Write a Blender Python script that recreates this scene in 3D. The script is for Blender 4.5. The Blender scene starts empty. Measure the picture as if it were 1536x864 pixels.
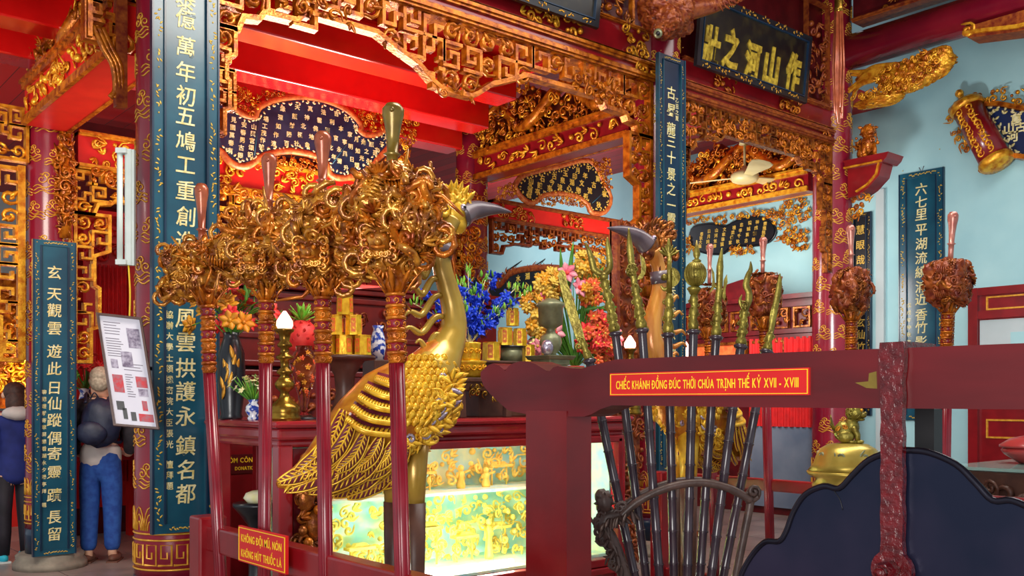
import bpy, math, random
from mathutils import Vector, Matrix, noise
V = Vector
PI = math.pi
sc = bpy.context.scene
COL = sc.collection

# ------------------------------------------------------------------ camera
CAMH = 1.5
FPX = 1444.0
YAW = math.radians(49.85)
FWD = V((math.cos(YAW), math.sin(YAW), 0))
RGT = V((math.sin(YAW), -math.cos(YAW), 0))
cam = bpy.data.cameras.new('camera')
cam.sensor_width = 36
cam.lens = 36 * FPX / 1536
cam.shift_y = 168 / 1536
cam.clip_start = 0.05
camo = bpy.data.objects.new('camera', cam)
camo.location = (0, 0, CAMH)
camo.rotation_euler = (PI / 2, 0, YAW - PI / 2)
COL.objects.link(camo)
sc.camera = camo

# ------------------------------------------------------------------ world, lights, exposure
sc.view_settings.view_transform = 'Standard'
sc.view_settings.look = 'None'
sc.view_settings.gamma = 1
sc.view_settings.use_curve_mapping = False
sc.view_settings.exposure = 0.0
w = bpy.data.worlds.new('world')
sc.world = w
w.use_nodes = True
bg = w.node_tree.nodes['Background']
bg.inputs[0].default_value = (0.86, 0.93, 1.0, 1)
bg.inputs[1].default_value = 0.65


def area(name, loc, target, size, power, col=(1, 1, 1), sy=None, spread=None):
    l = bpy.data.lights.new(name, 'AREA')
    l.energy = power
    l.color = col
    l.size = size
    if sy:
        l.shape = 'RECTANGLE'
        l.size_y = sy
    if spread:
        l.spread = spread
    o = bpy.data.objects.new(name, l)
    o.location = loc
    o.rotation_euler = (V(target) - V(loc)).to_track_quat('-Z', 'Y').to_euler()
    COL.objects.link(o)
    return o


def point(name, loc, power, col=(1, 1, 1), r=0.05):
    l = bpy.data.lights.new(name, 'POINT')
    l.energy = power
    l.color = col
    l.shadow_soft_size = r
    o = bpy.data.objects.new(name, l)
    o.location = loc
    COL.objects.link(o)
    return o


area('front_daylight', (-2.2, -0.6, 1.9), (6, 6.5, 2.9), 2.6, 300, (1, 0.97, 0.93))
area('hall_fill_light', (7.0, 2.4, 6.4), (7.0, 3.2, 0), 6.0, 250, (1, 0.95, 0.9), sy=2.0)  # unseen light added to reflect as pale strips on the ceiling beams
area('sanctuary_lamp', (4.7, 8.2, 2.66), (4.4, 7.7, 5), 1.6, 190, (1, 0.9, 0.8))
area('inner_bay_lamp', (8.9, 7.6, 2.9), (11.0, 8.8, 3.6), 1.0, 85, (1, 0.95, 0.88))
area('rear_daylight', (9.6, 12.6, 4.6), (11.5, 12.0, 3.0), 2.0, 70, (0.92, 0.96, 1))
area('left_bay_lamp', (0.9, 7.2, 3.4), (2.0, 9.6, 1.6), 1.0, 60, (1, 0.9, 0.78))
area('altar_light', (3.4, 3.3, 5.4), (3.4, 5.2, 1.4), 1.6, 150, (1, 0.92, 0.8))  # unseen fill added to brighten altar goods, crane and staff heads
area('side_wall_lamp', (7.6, 4.7, 2.5), (11.6, 5.6, 3.9), 0.35, 62, (0.95, 0.98, 1))


# ------------------------------------------------------------------ helpers
def C(r, g, b):
    def f(c):
        c /= 255
        return c / 12.92 if c <= 0.04045 else ((c + 0.055) / 1.055) ** 2.4
    return (f(r), f(g), f(b), 1)


def P(px, py, X=None, Y=None, Z=None, d=None):
    r = (px - 768) / FPX
    u = (600 - py) / FPX
    dr = FWD + RGT * r + V((0, 0, u))
    if X is not None:
        t = X / dr.x
    elif Y is not None:
        t = Y / dr.y
    elif Z is not None:
        t = (Z - CAMH) / u
    else:
        t = d
    return V((dr.x * t, dr.y * t, CAMH + u * t))


class Pl:
    """a plane frame: origin, right, up, outward normal"""
    def __init__(s, o, u, v=(0, 0, 1), n=None):
        s.o, s.u, s.v = V(o), V(u).normalized(), V(v).normalized()
        s.n = V(n).normalized() if n else s.u.cross(s.v)

    def __call__(s, a, b, c=0.0):
        return s.o + s.u * a + s.v * b + s.n * c


def inpoly(x, y, poly):
    r = False
    j = len(poly) - 1
    for i in range(len(poly)):
        xi, yi = poly[i]
        xj, yj = poly[j]
        if (yi > y) != (yj > y) and x < (xj - xi) * (y - yi) / (yj - yi) + xi:
            r = not r
        j = i
    return r


_gl = {}


def glyph(s, bold=0.012):
    k = (s, bold)
    if k in _gl:
        return _gl[k]
    c = bpy.data.curves.new('t', 'FONT')
    c.body = s
    c.resolution_u = 2
    c.extrude = 0.012
    c.offset = bold
    o = bpy.data.objects.new('t', c)
    COL.objects.link(o)
    dg = bpy.context.evaluated_depsgraph_get()
    m = bpy.data.meshes.new_from_object(o.evaluated_get(dg))
    vs = [v.co.copy() for v in m.vertices]
    fs = [tuple(p.vertices) for p in m.polygons]
    bpy.data.objects.remove(o)
    bpy.data.curves.remove(c)
    bpy.data.meshes.remove(m)
    if vs:
        x0, x1 = min(v.x for v in vs), max(v.x for v in vs)
        y0, y1 = min(v.y for v in vs), max(v.y for v in vs)
        vs = [V((v.x - (x0 + x1) / 2, v.y - (y0 + y1) / 2, v.z)) for v in vs]
        _gl[k] = (vs, fs, x1 - x0, y1 - y0, (y0 + y1) / 2)
    else:
        _gl[k] = ([], [], 0.26, 1, 0.35)
    return _gl[k]


class MB:
    def __init__(s):
        s.v, s.f, s.m, s.s = [], [], [], []

    def add(s, vs, fs, m=0, smooth=False):
        o = len(s.v)
        s.v.extend([tuple(q) for q in vs])
        for f in fs:
            s.f.append(tuple(i + o for i in f))
            s.m.append(m)
            s.s.append(smooth)

    def box(s, c, size, m=0, rz=0.0, R=None, taper=1.0):
        hx, hy, hz = size[0] / 2, size[1] / 2, size[2] / 2
        vs = []
        for z in (-1, 1):
            k = taper if z > 0 else 1.0
            for x, y in ((-1, -1), (1, -1), (1, 1), (-1, 1)):
                vs.append(V((x * hx * k, y * hy * k, z * hz)))
        if R is None:
            R = Matrix.Rotation(rz, 3, 'Z')
        vs = [R @ q + V(c) for q in vs]
        s.add(vs, [(3, 2, 1, 0), (4, 5, 6, 7), (0, 1, 5, 4), (1, 2, 6, 5), (2, 3, 7, 6), (3, 0, 4, 7)], m)

    def pbox(s, pl, a0, a1, b0, b1, c0, c1, m=0):
        vs = [pl(a, b, c) for c in (c0, c1) for a, b in ((a0, b0), (a1, b0), (a1, b1), (a0, b1))]
        s.add(vs, [(3, 2, 1, 0), (4, 5, 6, 7), (0, 1, 5, 4), (1, 2, 6, 5), (2, 3, 7, 6), (3, 0, 4, 7)], m)

    def prism(s, pl, poly, c0, c1, m=0, smooth=False):
        n = len(poly)
        vs = [pl(a, b, c0) for a, b in poly] + [pl(a, b, c1) for a, b in poly]
        s.add(vs, [tuple(range(n - 1, -1, -1)), tuple(range(n, 2 * n))], m)
        s.add(vs, [(i, (i + 1) % n, n + (i + 1) % n, n + i) for i in range(n)], m, smooth)

    def tube(s, pts, r, n=6, m=0, closed=False, flat=None, smooth=True, cap=True, ph=0.0):
        pts = [V(p) for p in pts]
        k = len(pts)
        if k < 2:
            return
        rr = r if isinstance(r, (list, tuple)) else [r] * k
        T = []
        for i in range(k):
            if closed:
                t = pts[(i + 1) % k] - pts[i - 1]
            else:
                t = pts[min(i + 1, k - 1)] - pts[max(i - 1, 0)]
            if t.length < 1e-9:
                t = V((0, 0, 1))
            T.append(t.normalized())
        if flat is not None:
            N = V(flat[0])
        else:
            N = V((0, 0, 1)) if abs(T[0].z) < 0.9 else V((1, 0, 0))
        fs = 1.0 if flat is None else flat[1]
        vs = []
        for i in range(k):
            if flat is not None:
                N = V(flat[0])
            N = N - T[i] * N.dot(T[i])
            if N.length < 1e-6:
                N = T[i].orthogonal()
            N.normalize()
            B = T[i].cross(N)
            for j in range(n):
                a = 2 * PI * j / n + ph
                vs.append(pts[i] + N * (math.cos(a) * rr[i] * fs) + B * (math.sin(a) * rr[i]))
        fcs = []
        for i in range(k if closed else k - 1):
            i2 = (i + 1) % k
            for j in range(n):
                j2 = (j + 1) % n
                fcs.append((i * n + j, i * n + j2, i2 * n + j2, i2 * n + j))
        if cap and not closed:
            fcs.append(tuple(range(n - 1, -1, -1)))
            fcs.append(tuple((k - 1) * n + j for j in range(n)))
        s.add(vs, fcs, m, smooth)

    def bar(s, pts, wd, dp, nrm, m=0, closed=False):
        """rectangular moulding along a polyline: width wd in plane, depth dp along nrm, mitred"""
        pts = [V(p) for p in pts]
        N = V(nrm).normalized()
        k = len(pts)
        vs = []
        for i in range(k):
            if closed:
                a, b = pts[i] - pts[i - 1], pts[(i + 1) % k] - pts[i]
            else:
                a = pts[i] - pts[i - 1] if i > 0 else pts[1] - pts[0]
                b = pts[i + 1] - pts[i] if i < k - 1 else a
            a = a.normalized()
            b = b.normalized()
            sa, sb = N.cross(a), N.cross(b)
            mt = sa + sb
            if mt.length < 1e-5:
                mt = sa
            mt.normalize()
            mt = mt * (1 / max(0.4, mt.dot(sa)))
            for x, y in ((-1, -1), (1, -1), (0.75, 1), (-0.75, 1)):
                vs.append(pts[i] + mt * (x * wd / 2) + N * (y * dp / 2))
        fcs = []
        for i in range(k if closed else k - 1):
            i2 = (i + 1) % k
            for j in range(4):
                j2 = (j + 1) % 4
                fcs.append((i * 4 + j, i * 4 + j2, i2 * 4 + j2, i2 * 4 + j))
        if not closed:
            fcs.append((3, 2, 1, 0))
            fcs.append(tuple((k - 1) * 4 + j for j in range(4)))
        s.add(vs, fcs, m)

    def lathe(s, prof, c=(0, 0, 0), n=24, m=0, smooth=True, ax=None, sx=1.0):
        """prof: (radius, height) list"""
        c = V(c)
        if ax is None:
            U, W, A = V((1, 0, 0)), V((0, 1, 0)), V((0, 0, 1))
        else:
            A = V(ax).normalized()
            U = A.orthogonal().normalized()
            W = A.cross(U)
        vs = []
        for r, h in prof:
            for j in range(n):
                a = 2 * PI * j / n
                vs.append(c + U * (math.cos(a) * r * sx) + W * (math.sin(a) * r) + A * h)
        fcs = []
        for i in range(len(prof) - 1):
            for j in range(n):
                j2 = (j + 1) % n
                fcs.append((i * n + j, i * n + j2, (i + 1) * n + j2, (i + 1) * n + j))
        fcs.append(tuple(range(n - 1, -1, -1)))
        fcs.append(tuple((len(prof) - 1) * n + j for j in range(n)))
        s.add(vs, fcs, m, smooth)

    def blob(s, c, r, m=0, R=None, n=10, k=7, lump=0.0, sd=0.0):
        c = V(c)
        if not isinstance(r, (list, tuple, Vector)):
            r = (r, r, r)
        vs = []
        for i in range(k + 1):
            th = PI * i / k
            for j in range(n):
                a = 2 * PI * j / n
                q = V((math.sin(th) * math.cos(a), math.sin(th) * math.sin(a), math.cos(th)))
                if lump:
                    q = q * (1 + lump * noise.noise(q * 3 + V((sd, sd * 2, 0))))
                q = V((q.x * r[0], q.y * r[1], q.z * r[2]))
                if R is not None:
                    q = R @ q
                vs.append(c + q)
        fcs = []
        for i in range(k):
            for j in range(n):
                j2 = (j + 1) % n
                fcs.append((i * n + j, (i + 1) * n + j, (i + 1) * n + j2, i * n + j2))
        s.add(vs, fcs, m, True)

    def leaf(s, p, d, nrm, L, W, m=0, bend=0.2, th=0.18):
        """a pointed, ridged leaf or feather with thickness"""
        p, d = V(p), V(d).normalized()
        N = V(nrm)
        N = N - d * N.dot(d)
        if N.length < 1e-5:
            N = d.orthogonal()
        N.normalize()
        B = N.cross(d)
        prof = [(0, 0.25), (0.25, 0.85), (0.5, 1.0), (0.75, 0.72), (1, 0.05)]
        vs = []
        for t, ww in prof:
            q = p + d * (L * t) + N * (L * bend * t * t)
            hw = W / 2 * ww
            vs += [q - B * hw, q + N * (W * th * (ww + 0.2)), q + B * hw, q - N * (W * th * 0.5)]
        fcs = []
        for i in range(len(prof) - 1):
            for j in range(4):
                j2 = (j + 1) % 4
                fcs.append((i * 4 + j, i * 4 + j2, i * 4 + 4 + j2, i * 4 + 4 + j))
        fcs.append((3, 2, 1, 0))
        fcs.append(tuple(len(vs) - 4 + j for j in range(4)))
        s.add(vs, fcs, m, True)

    def scroll(s, c, u, v, r, tr, turns=1.5, a0=0.0, m=0, sg=1, tail=0.6, n=5, seg=13, flat=None):
        c, u, v = V(c), V(u), V(v)
        pts, rad = [], []
        for i in range(seg):
            t = i / (seg - 1)
            a = a0 + sg * turns * 2 * PI * t
            rr = r * (0.16 + 0.84 * t)
            pts.append(c + u * (math.cos(a) * rr) + v * (math.sin(a) * rr))
            rad.append(tr * (0.75 + 0.4 * math.sin(PI * min(1, t * 1.1))))
        if tail:
            d = (pts[-1] - pts[-2]).normalized()
            pts.append(pts[-1] + d * r * tail)
            rad.append(tr * 0.35)
        s.tube(pts, rad, n, m, flat=flat)

    def text(s, ch, pl, a, b, h, m=0, c=0.0, wd=None, bold=0.012, shear=0.0, rot=0.0):
        vs, fs, gw, gh, _ = glyph(ch, bold)
        kx = h
        if wd:
            kx = wd / gw
            ky = h / gh
        else:
            ky = h
        cr, sr = math.cos(rot), math.sin(rot)
        out = []
        for q in vs:
            x, y = q.x * kx + shear * q.y * ky, q.y * ky
            out.append(pl(a + x * cr - y * sr, b + x * sr + y * cr, c + q.z * h * 2))
        s.add(out, fs, m)

    def line(s, txt, pl, a, b, h, wd, m=0, c=0.0, bold=0.01):
        """one line of latin capitals fitted to a width; h: cap height"""
        x, items = 0.0, []
        for ch in txt:
            g = glyph('D' if ch == 'Đ' else ch, bold)
            items.append((ch, x + g[2] / 2, g))
            x += g[2] + 0.12
        kx, ky = wd / x, h / 0.73
        for ch, xc, g in items:
            vs, fs, gw, gh, cy = g
            for k in ((-0.012, 0.012) if vs else ()):
                s.add([pl(a - wd / 2 + (xc + q.x + k) * kx, b + (q.y + cy - 0.36) * ky, c + q.z * h + (0.0002 if k > 0 else 0)) for q in vs], fs, m)
            if ch == 'Đ':
                x0 = a - wd / 2 + (xc - gw / 2) * kx
                s.prism(pl, rect(x0 - 0.08 * kx, x0 + 0.32 * kx, b - 0.05 * ky, b + 0.06 * ky), c + 0.0004, c + 0.012 * h + 0.0006, m)

    def bounds(s):
        return [(min(q[i] for q in s.v), max(q[i] for q in s.v)) for i in range(3)]


def mesh_of(mb, name, off, mats):
    me = bpy.data.meshes.new(name)
    ox, oy, oz = off
    me.from_pydata([(x - ox, y - oy, z - oz) for x, y, z in mb.v], [], mb.f)
    if not isinstance(mats, (list, tuple)):
        mats = [mats]
    for q in mats:
        me.materials.append(q)
    me.polygons.foreach_set('material_index', [min(i, len(mats) - 1) for i in mb.m])
    me.polygons.foreach_set('use_smooth', mb.s)
    me.update()
    return me


def mods(o, bevel=0, sub=0):
    if bevel:
        b = o.modifiers.new('bevel', 'BEVEL')
        b.width = bevel
        b.segments = 2
        b.limit_method = 'ANGLE'
    if sub:
        b = o.modifiers.new('subdivision', 'SUBSURF')
        b.levels = b.render_levels = sub


BASE = {}


def thing(name, label, cat, loc=(0, 0, 0), group=None):
    o = bpy.data.objects.new(name, None)
    o.empty_display_size = 0.1
    COL.objects.link(o)
    o.location = loc
    BASE[o] = V(loc)
    o['label'], o['category'], o['kind'] = label, cat, 'thing'
    if group:
        o['group'] = group
    return o


def part(mb, name, mats, parent, label=None, bevel=0, sub=0, stuff=False):
    off = BASE[parent]
    o = bpy.data.objects.new(name, mesh_of(mb, name, off, mats))
    COL.objects.link(o)
    o.parent = parent
    BASE[o] = off
    if label:
        o['label'] = label
    if stuff:
        o['kind'] = 'stuff'
    mods(o, bevel, sub)
    return o


def single(mb, name, mats, label, cat, group=None, bevel=0, sub=0, kind=None):
    b = mb.bounds()
    off = V(((b[0][0] + b[0][1]) / 2, (b[1][0] + b[1][1]) / 2, b[2][0]))
    o = bpy.data.objects.new(name, mesh_of(mb, name, off, mats))
    o.location = off
    BASE[o] = off
    COL.objects.link(o)
    if label:
        o['label'], o['category'], o['kind'] = label, cat, 'thing'
    if group:
        o['group'] = group
    if kind:
        o['kind'] = kind
    mods(o, bevel, sub)
    return o


def struct(mb, name, mats, bevel=0):
    return single(mb, name, mats, None, None, bevel=bevel, kind='structure')


def dup(root, loc, rz=0.0, label=None, group=None, sx=None):
    r = root.copy()
    COL.objects.link(r)
    r.location = loc
    r.rotation_euler = (0, 0, rz)
    if sx:
        r.scale = sx
    if label:
        r['label'] = label
    if group:
        r['group'] = group

    def rec(a, b):
        for ch in list(a.children):
            c = ch.copy()
            COL.objects.link(c)
            c.parent = b
            rec(ch, c)
    rec(root, r)
    return r


# ------------------------------------------------------------------ materials
def mat(name, c1, c2=None, scale=6.0, rough=0.4, metal=0.0, bump=0.0, bscale=40.0, coat=0.0, detail=4, rough2=None,
        stretch=None, lo=0.35, hi=0.65, trans=0.0, ior=1.45, alpha=1.0):
    m = bpy.data.materials.new(name)
    m.use_nodes = True
    nt = m.node_tree
    b = nt.nodes['Principled BSDF']
    b.inputs['Base Color'].default_value = c1
    b.inputs['Roughness'].default_value = rough
    b.inputs['Metallic'].default_value = metal
    b.inputs['Coat Weight'].default_value = coat
    b.inputs['Coat Roughness'].default_value = 0.15
    b.inputs['Transmission Weight'].default_value = trans
    b.inputs['IOR'].default_value = ior
    b.inputs['Alpha'].default_value = alpha
    tc = nt.nodes.new('ShaderNodeTexCoord')
    vec = tc.outputs['Object']
    if stretch:
        mp = nt.nodes.new('ShaderNodeMapping')
        mp.inputs['Scale'].default_value = stretch
        nt.links.new(vec, mp.inputs[0])
        vec = mp.outputs[0]
    if c2:
        nz = nt.nodes.new('ShaderNodeTexNoise')
        nz.inputs['Scale'].default_value = scale
        nz.inputs['Detail'].default_value = detail
        nt.links.new(vec, nz.inputs['Vector'])
        rp = nt.nodes.new('ShaderNodeValToRGB')
        rp.color_ramp.elements[0].position = lo
        rp.color_ramp.elements[1].position = hi
        rp.color_ramp.elements[0].color = c1
        rp.color_ramp.elements[1].color = c2
        nt.links.new(nz.outputs['Fac'], rp.inputs[0])
        nt.links.new(rp.outputs[0], b.inputs['Base Color'])
        if rough2 is not None:
            mr = nt.nodes.new('ShaderNodeMapRange')
            mr.inputs['To Min'].default_value = rough
            mr.inputs['To Max'].default_value = rough2
            nt.links.new(nz.outputs['Fac'], mr.inputs[0])
            nt.links.new(mr.outputs[0], b.inputs['Roughness'])
    if bump:
        n2 = nt.nodes.new('ShaderNodeTexNoise')
        n2.inputs['Scale'].default_value = bscale
        n2.inputs['Detail'].default_value = 3
        nt.links.new(vec, n2.inputs['Vector'])
        bp = nt.nodes.new('ShaderNodeBump')
        bp.inputs['Strength'].default_value = bump
        bp.inputs['Distance'].default_value = 0.01
        nt.links.new(n2.outputs['Fac'], bp.inputs['Height'])
        nt.links.new(bp.outputs[0], b.inputs['Normal'])
    return m


def emit(name, col, st):
    m = bpy.data.materials.new(name)
    m.use_nodes = True
    nt = m.node_tree
    b = nt.nodes['Principled BSDF']
    b.inputs['Base Color'].default_value = col
    b.inputs['Emission Color'].default_value = col
    b.inputs['Emission Strength'].default_value = st
    return m


def planks(name, c1, c2, axis, wd, rough=0.45):
    """painted boards: narrow joints across the given axis plus a slight tone change per board"""
    m = mat(name, c1, rough=rough, bump=0.1, bscale=30)
    nt = m.node_tree
    b = nt.nodes['Principled BSDF']
    tc = [n for n in nt.nodes if n.type == 'TEX_COORD'][0]
    sp = nt.nodes.new('ShaderNodeSeparateXYZ')
    nt.links.new(tc.outputs['Object'], sp.inputs[0])
    dv = nt.nodes.new('ShaderNodeMath')
    dv.operation = 'DIVIDE'
    dv.inputs[1].default_value = wd
    nt.links.new(sp.outputs[axis], dv.inputs[0])
    fr = nt.nodes.new('ShaderNodeMath')
    fr.operation = 'FRACT'
    nt.links.new(dv.outputs[0], fr.inputs[0])
    fl = nt.nodes.new('ShaderNodeMath')
    fl.operation = 'FLOOR'
    nt.links.new(dv.outputs[0], fl.inputs[0])
    wn = nt.nodes.new('ShaderNodeTexWhiteNoise')
    wn.noise_dimensions = '1D'
    nt.links.new(fl.outputs[0], wn.inputs['W'])
    mx = nt.nodes.new('ShaderNodeMix')
    mx.data_type = 'RGBA'
    mx.inputs[6].default_value = c1
    mx.inputs[7].default_value = c2
    nt.links.new(wn.outputs['Value'], mx.inputs[0])
    gt = nt.nodes.new('ShaderNodeMath')
    gt.operation = 'LESS_THAN'
    gt.inputs[1].default_value = 0.035
    nt.links.new(fr.outputs[0], gt.inputs[0])
    m2 = nt.nodes.new('ShaderNodeMix')
    m2.data_type = 'RGBA'
    m2.inputs[7].default_value = C(30, 5, 5)
    nt.links.new(gt.outputs[0], m2.inputs[0])
    nt.links.new(mx.outputs[2], m2.inputs[6])
    nt.links.new(m2.outputs[2], b.inputs['Base Color'])
    return m


M = {}
M['lacquer'] = mat('red_lacquer', C(112, 12, 20), C(134, 18, 26), 5, 0.28, bump=0.06, bscale=25, coat=0.3)
M['beam_lacquer'] = mat('dusty_dark_red_lacquer', C(72, 4, 8), C(104, 10, 18), 3, 0.36, bump=0.08, bscale=18, coat=0.12, stretch=(1, 0.35, 1.6))
M['post_red'] = mat('deep_red_post', C(112, 5, 9), C(92, 4, 8), 3, 0.3, bump=0.05, coat=0.25)
M['carve_core'] = mat('shaded_lacquer_ground', C(60, 14, 10), C(86, 26, 12), 14, 0.35, coat=0.3)  # lacquer ground kept dark so the colour paints shade into carving crevices
M['urn_gold'] = mat('urn_gold', C(204, 180, 88), C(176, 150, 64), 10, 0.32, metal=0.6, bump=0.05)
M['cabinet_red'] = mat('cabinet_red', C(122, 26, 20), C(92, 16, 14), 5, 0.35, coat=0.3)
M['jar_red'] = mat('jar_red', C(176, 60, 60), C(150, 44, 46), 5, 0.3, coat=0.3)
M['navy_board'] = mat('navy_board', C(12, 24, 48), C(22, 44, 70), 8, 0.35, coat=0.3)
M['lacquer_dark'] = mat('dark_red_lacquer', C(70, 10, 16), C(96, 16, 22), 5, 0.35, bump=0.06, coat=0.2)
M['column'] = mat('column_lacquer', C(120, 16, 40), C(142, 24, 44), 3, 0.25, coat=0.35)
M['red_paint'] = mat('red_paint', C(196, 22, 20), C(214, 34, 26), 4, 0.4)
M['red_bright'] = mat('bright_red_cloth', C(214, 16, 18), C(188, 10, 14), 9, 0.7, bump=0.2, bscale=60)
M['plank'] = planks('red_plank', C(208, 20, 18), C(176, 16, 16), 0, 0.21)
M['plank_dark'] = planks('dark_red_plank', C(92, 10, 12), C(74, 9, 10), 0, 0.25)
M['gold'] = mat('gilt_carving', C(246, 180, 48), C(190, 104, 20), 16, 0.26, metal=0.5, bump=0.4, bscale=60, lo=0.38, hi=0.66)
M['gold_bright'] = mat('bright_gilt', C(250, 190, 40), C(216, 146, 24), 18, 0.3, metal=0.5, bump=0.15, bscale=80)
M['gold_wood'] = mat('gilt_brown_wood', C(208, 120, 26), C(128, 52, 10), 14, 0.25, metal=0.4, bump=0.4, bscale=50, lo=0.36, hi=0.66)
M['staff_gold'] = mat('staff_gilt', C(216, 146, 44), C(128, 62, 18), 18, 0.2, metal=0.45, bump=0.4, bscale=55, lo=0.36, hi=0.64, coat=0.3)
M['case_gold'] = mat('pale_gilt', C(232, 206, 96), C(206, 170, 60), 18, 0.4, metal=0.15)
M['case_lamp'] = emit('case_top_light', (1.0, 0.98, 0.9, 1), 70)
M['brown_gilt'] = mat('worn_gilt_brown', C(178, 104, 36), C(92, 34, 18), 16, 0.27, metal=0.5, bump=0.4, bscale=50)
M['grey_blue'] = mat('grey_blue_reflection', C(96, 112, 132), C(120, 134, 150), 2, 0.25, coat=0.4)
M['red_wood'] = mat('red_carved_wood', C(112, 36, 22), C(160, 82, 30), 20, 0.36, metal=0.2, bump=0.25, bscale=60)
M['gold_paint'] = mat('gold_paint', C(236, 200, 96), C(206, 162, 56), 20, 0.4, metal=0.25)
M['gold_line'] = mat('gold_line', C(236, 180, 66), C(206, 140, 40), 20, 0.32, metal=0.3)
M['pale_gold'] = mat('pale_gold_lettering', C(236, 226, 176), C(206, 186, 110), 30, 0.45)
M['blue'] = mat('blue_lacquer', C(16, 62, 82), C(26, 84, 104), 3, 0.3, bump=0.05, bscale=18, coat=0.3)
M['blue_dark'] = mat('dark_blue_lacquer', C(10, 34, 58), C(16, 48, 74), 3, 0.32, coat=0.3)
M['black_lacquer'] = mat('black_lacquer', C(16, 20, 28), C(26, 30, 36), 4, 0.3, coat=0.3)
M['navy'] = mat('navy_lacquer', C(14, 26, 62), C(18, 40, 84), 4, 0.4)
M['wall'] = mat('pale_blue_plaster', C(150, 196, 204), C(170, 212, 216), 1.6, 0.85, bump=0.06, bscale=14, lo=0.25, hi=0.7)
M['back_wall'] = mat('grey_plaster', C(176, 190, 192), C(190, 202, 204), 1.6, 0.85)
M['floor'] = mat('stone_floor', C(120, 108, 104), C(148, 134, 128), 2.2, 0.35, bump=0.08, bscale=12)
M['stone'] = mat('column_base_stone', C(150, 140, 124), C(124, 114, 102), 8, 0.8, bump=0.3, bscale=30)
M['white'] = mat('white_paint', C(222, 230, 226), C(206, 216, 212), 6, 0.4)
M['steel'] = mat('grey_metal', C(150, 155, 160), C(120, 124, 130), 10, 0.35, metal=0.8)
M['brass'] = mat('polished_brass', C(166, 128, 44), C(104, 76, 26), 12, 0.25, metal=0.8, bump=0.05)
M['weapon_brass'] = mat('weapon_brass', C(164, 150, 66), C(112, 96, 36), 18, 0.38, metal=0.6, bump=0.3, bscale=70)
M['dark_brass'] = mat('old_bronze', C(142, 146, 112), C(112, 114, 86), 12, 0.4, metal=0.35, bump=0.08)
M['shaft'] = mat('dark_bamboo_shaft', C(44, 34, 46), C(66, 50, 58), 14, 0.26, coat=0.5, stretch=(3, 3, 0.6))
M['bracket_wood'] = mat('dark_carved_wood', C(62, 46, 42), C(86, 66, 60), 14, 0.4, bump=0.2, bscale=40)
M['handle'] = mat('copper_wood', C(176, 92, 58), C(142, 66, 42), 12, 0.28, metal=0.25, coat=0.3)
M['handle_olive'] = mat('olive_gilt', C(140, 116, 44), C(112, 88, 36), 12, 0.3, metal=0.4, coat=0.2)
M['pole'] = mat('pole_lacquer', C(134, 20, 38), C(112, 14, 30), 6, 0.28, coat=0.3)
M['crane_neck'] = mat('olive_gold', C(190, 156, 64), C(160, 124, 46), 4, 0.28, metal=0.35, coat=0.25)
M['crane_gold'] = mat('crane_gilt', C(248, 200, 58), C(216, 158, 36), 20, 0.28, metal=0.22, bump=0.12, bscale=70)
M['crane_body'] = mat('crane_body_lacquer', C(214, 150, 40), C(176, 96, 34), 14, 0.3, metal=0.35)
M['crane_red'] = mat('crane_back_vermilion', C(216, 84, 34), C(220, 140, 44), 14, 0.35, metal=0.2)
M['crane_wood'] = mat('crane_amber', C(214, 150, 66), C(184, 112, 44), 5, 0.25, metal=0.25, coat=0.4, stretch=(4, 4, 0.7))
M['beak'] = mat('grey_beak', C(74, 62, 72), C(100, 86, 92), 8, 0.3, coat=0.2)
M['silver'] = mat('silver_leaf', C(214, 206, 220), C(160, 140, 170), 30, 0.2, metal=0.7)
M['plum'] = mat('plum_lacquer', C(122, 46, 60), C(96, 34, 44), 20, 0.25, coat=0.4)
M['chime'] = mat('bronze_chime', C(22, 28, 50), C(44, 40, 62), 2.5, 0.3, metal=0.45, bump=0.05, bscale=10)
M['chime_rim'] = mat('chime_rim', C(24, 24, 34), C(40, 38, 50), 6, 0.25, metal=0.6)
M['strap'] = mat('rough_painted_iron', C(72, 5, 11), C(104, 12, 20), 30, 0.24, bump=1.0, bscale=55, coat=0.5)
M['sign_red'] = mat('sign_red', C(196, 22, 24), C(206, 28, 28), 5, 0.35)
M['sign_yellow'] = mat('sign_yellow', C(250, 206, 40), None, 5, 0.4)
M['black'] = mat('black_paint', C(20, 18, 20), C(30, 27, 28), 6, 0.35)
M['paper'] = mat('white_paper', C(228, 226, 236), C(218, 216, 230), 4, 0.6)
M['ink'] = mat('grey_ink', C(120, 112, 124), None, 4, 0.6)
M['pink_ink'] = mat('red_picture', C(206, 62, 70), C(170, 110, 120), 40, 0.6)
M['photo_ink'] = mat('mauve_picture', C(110, 96, 120), C(190, 182, 200), 40, 0.6)
M['frame_wood'] = mat('dark_brown_wood', C(70, 42, 34), C(88, 56, 44), 12, 0.4)
M['table_wood'] = mat('altar_lacquer', C(140, 24, 32), C(160, 36, 44), 4, 0.18, coat=0.6)
M['glass'] = mat('clear_glass', (1, 1, 1, 1), None, rough=0.0, trans=1.0, ior=1.05)
M['vase_glass'] = mat('vase_glass', (1, 0.97, 0.93, 1), None, rough=0.02, trans=1.0, ior=1.12)
M['tabletop_glass'] = mat('green_glass', C(190, 226, 220), None, rough=0.03, trans=0.6, ior=1.3)
M['leaf'] = mat('green_leaf', C(60, 120, 34), C(96, 156, 50), 14, 0.5)
M['leaf_bright'] = mat('bright_leaf', C(110, 190, 50), C(160, 214, 80), 14, 0.5)
M['petal_blue'] = mat('blue_petal', C(20, 50, 200), C(40, 84, 230), 14, 0.5)
M['petal_yellow'] = mat('yellow_petal', C(236, 206, 96), C(220, 170, 50), 14, 0.5)
M['petal_gold'] = mat('golden_petal', C(226, 164, 34), C(196, 120, 20), 14, 0.5)
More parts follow.
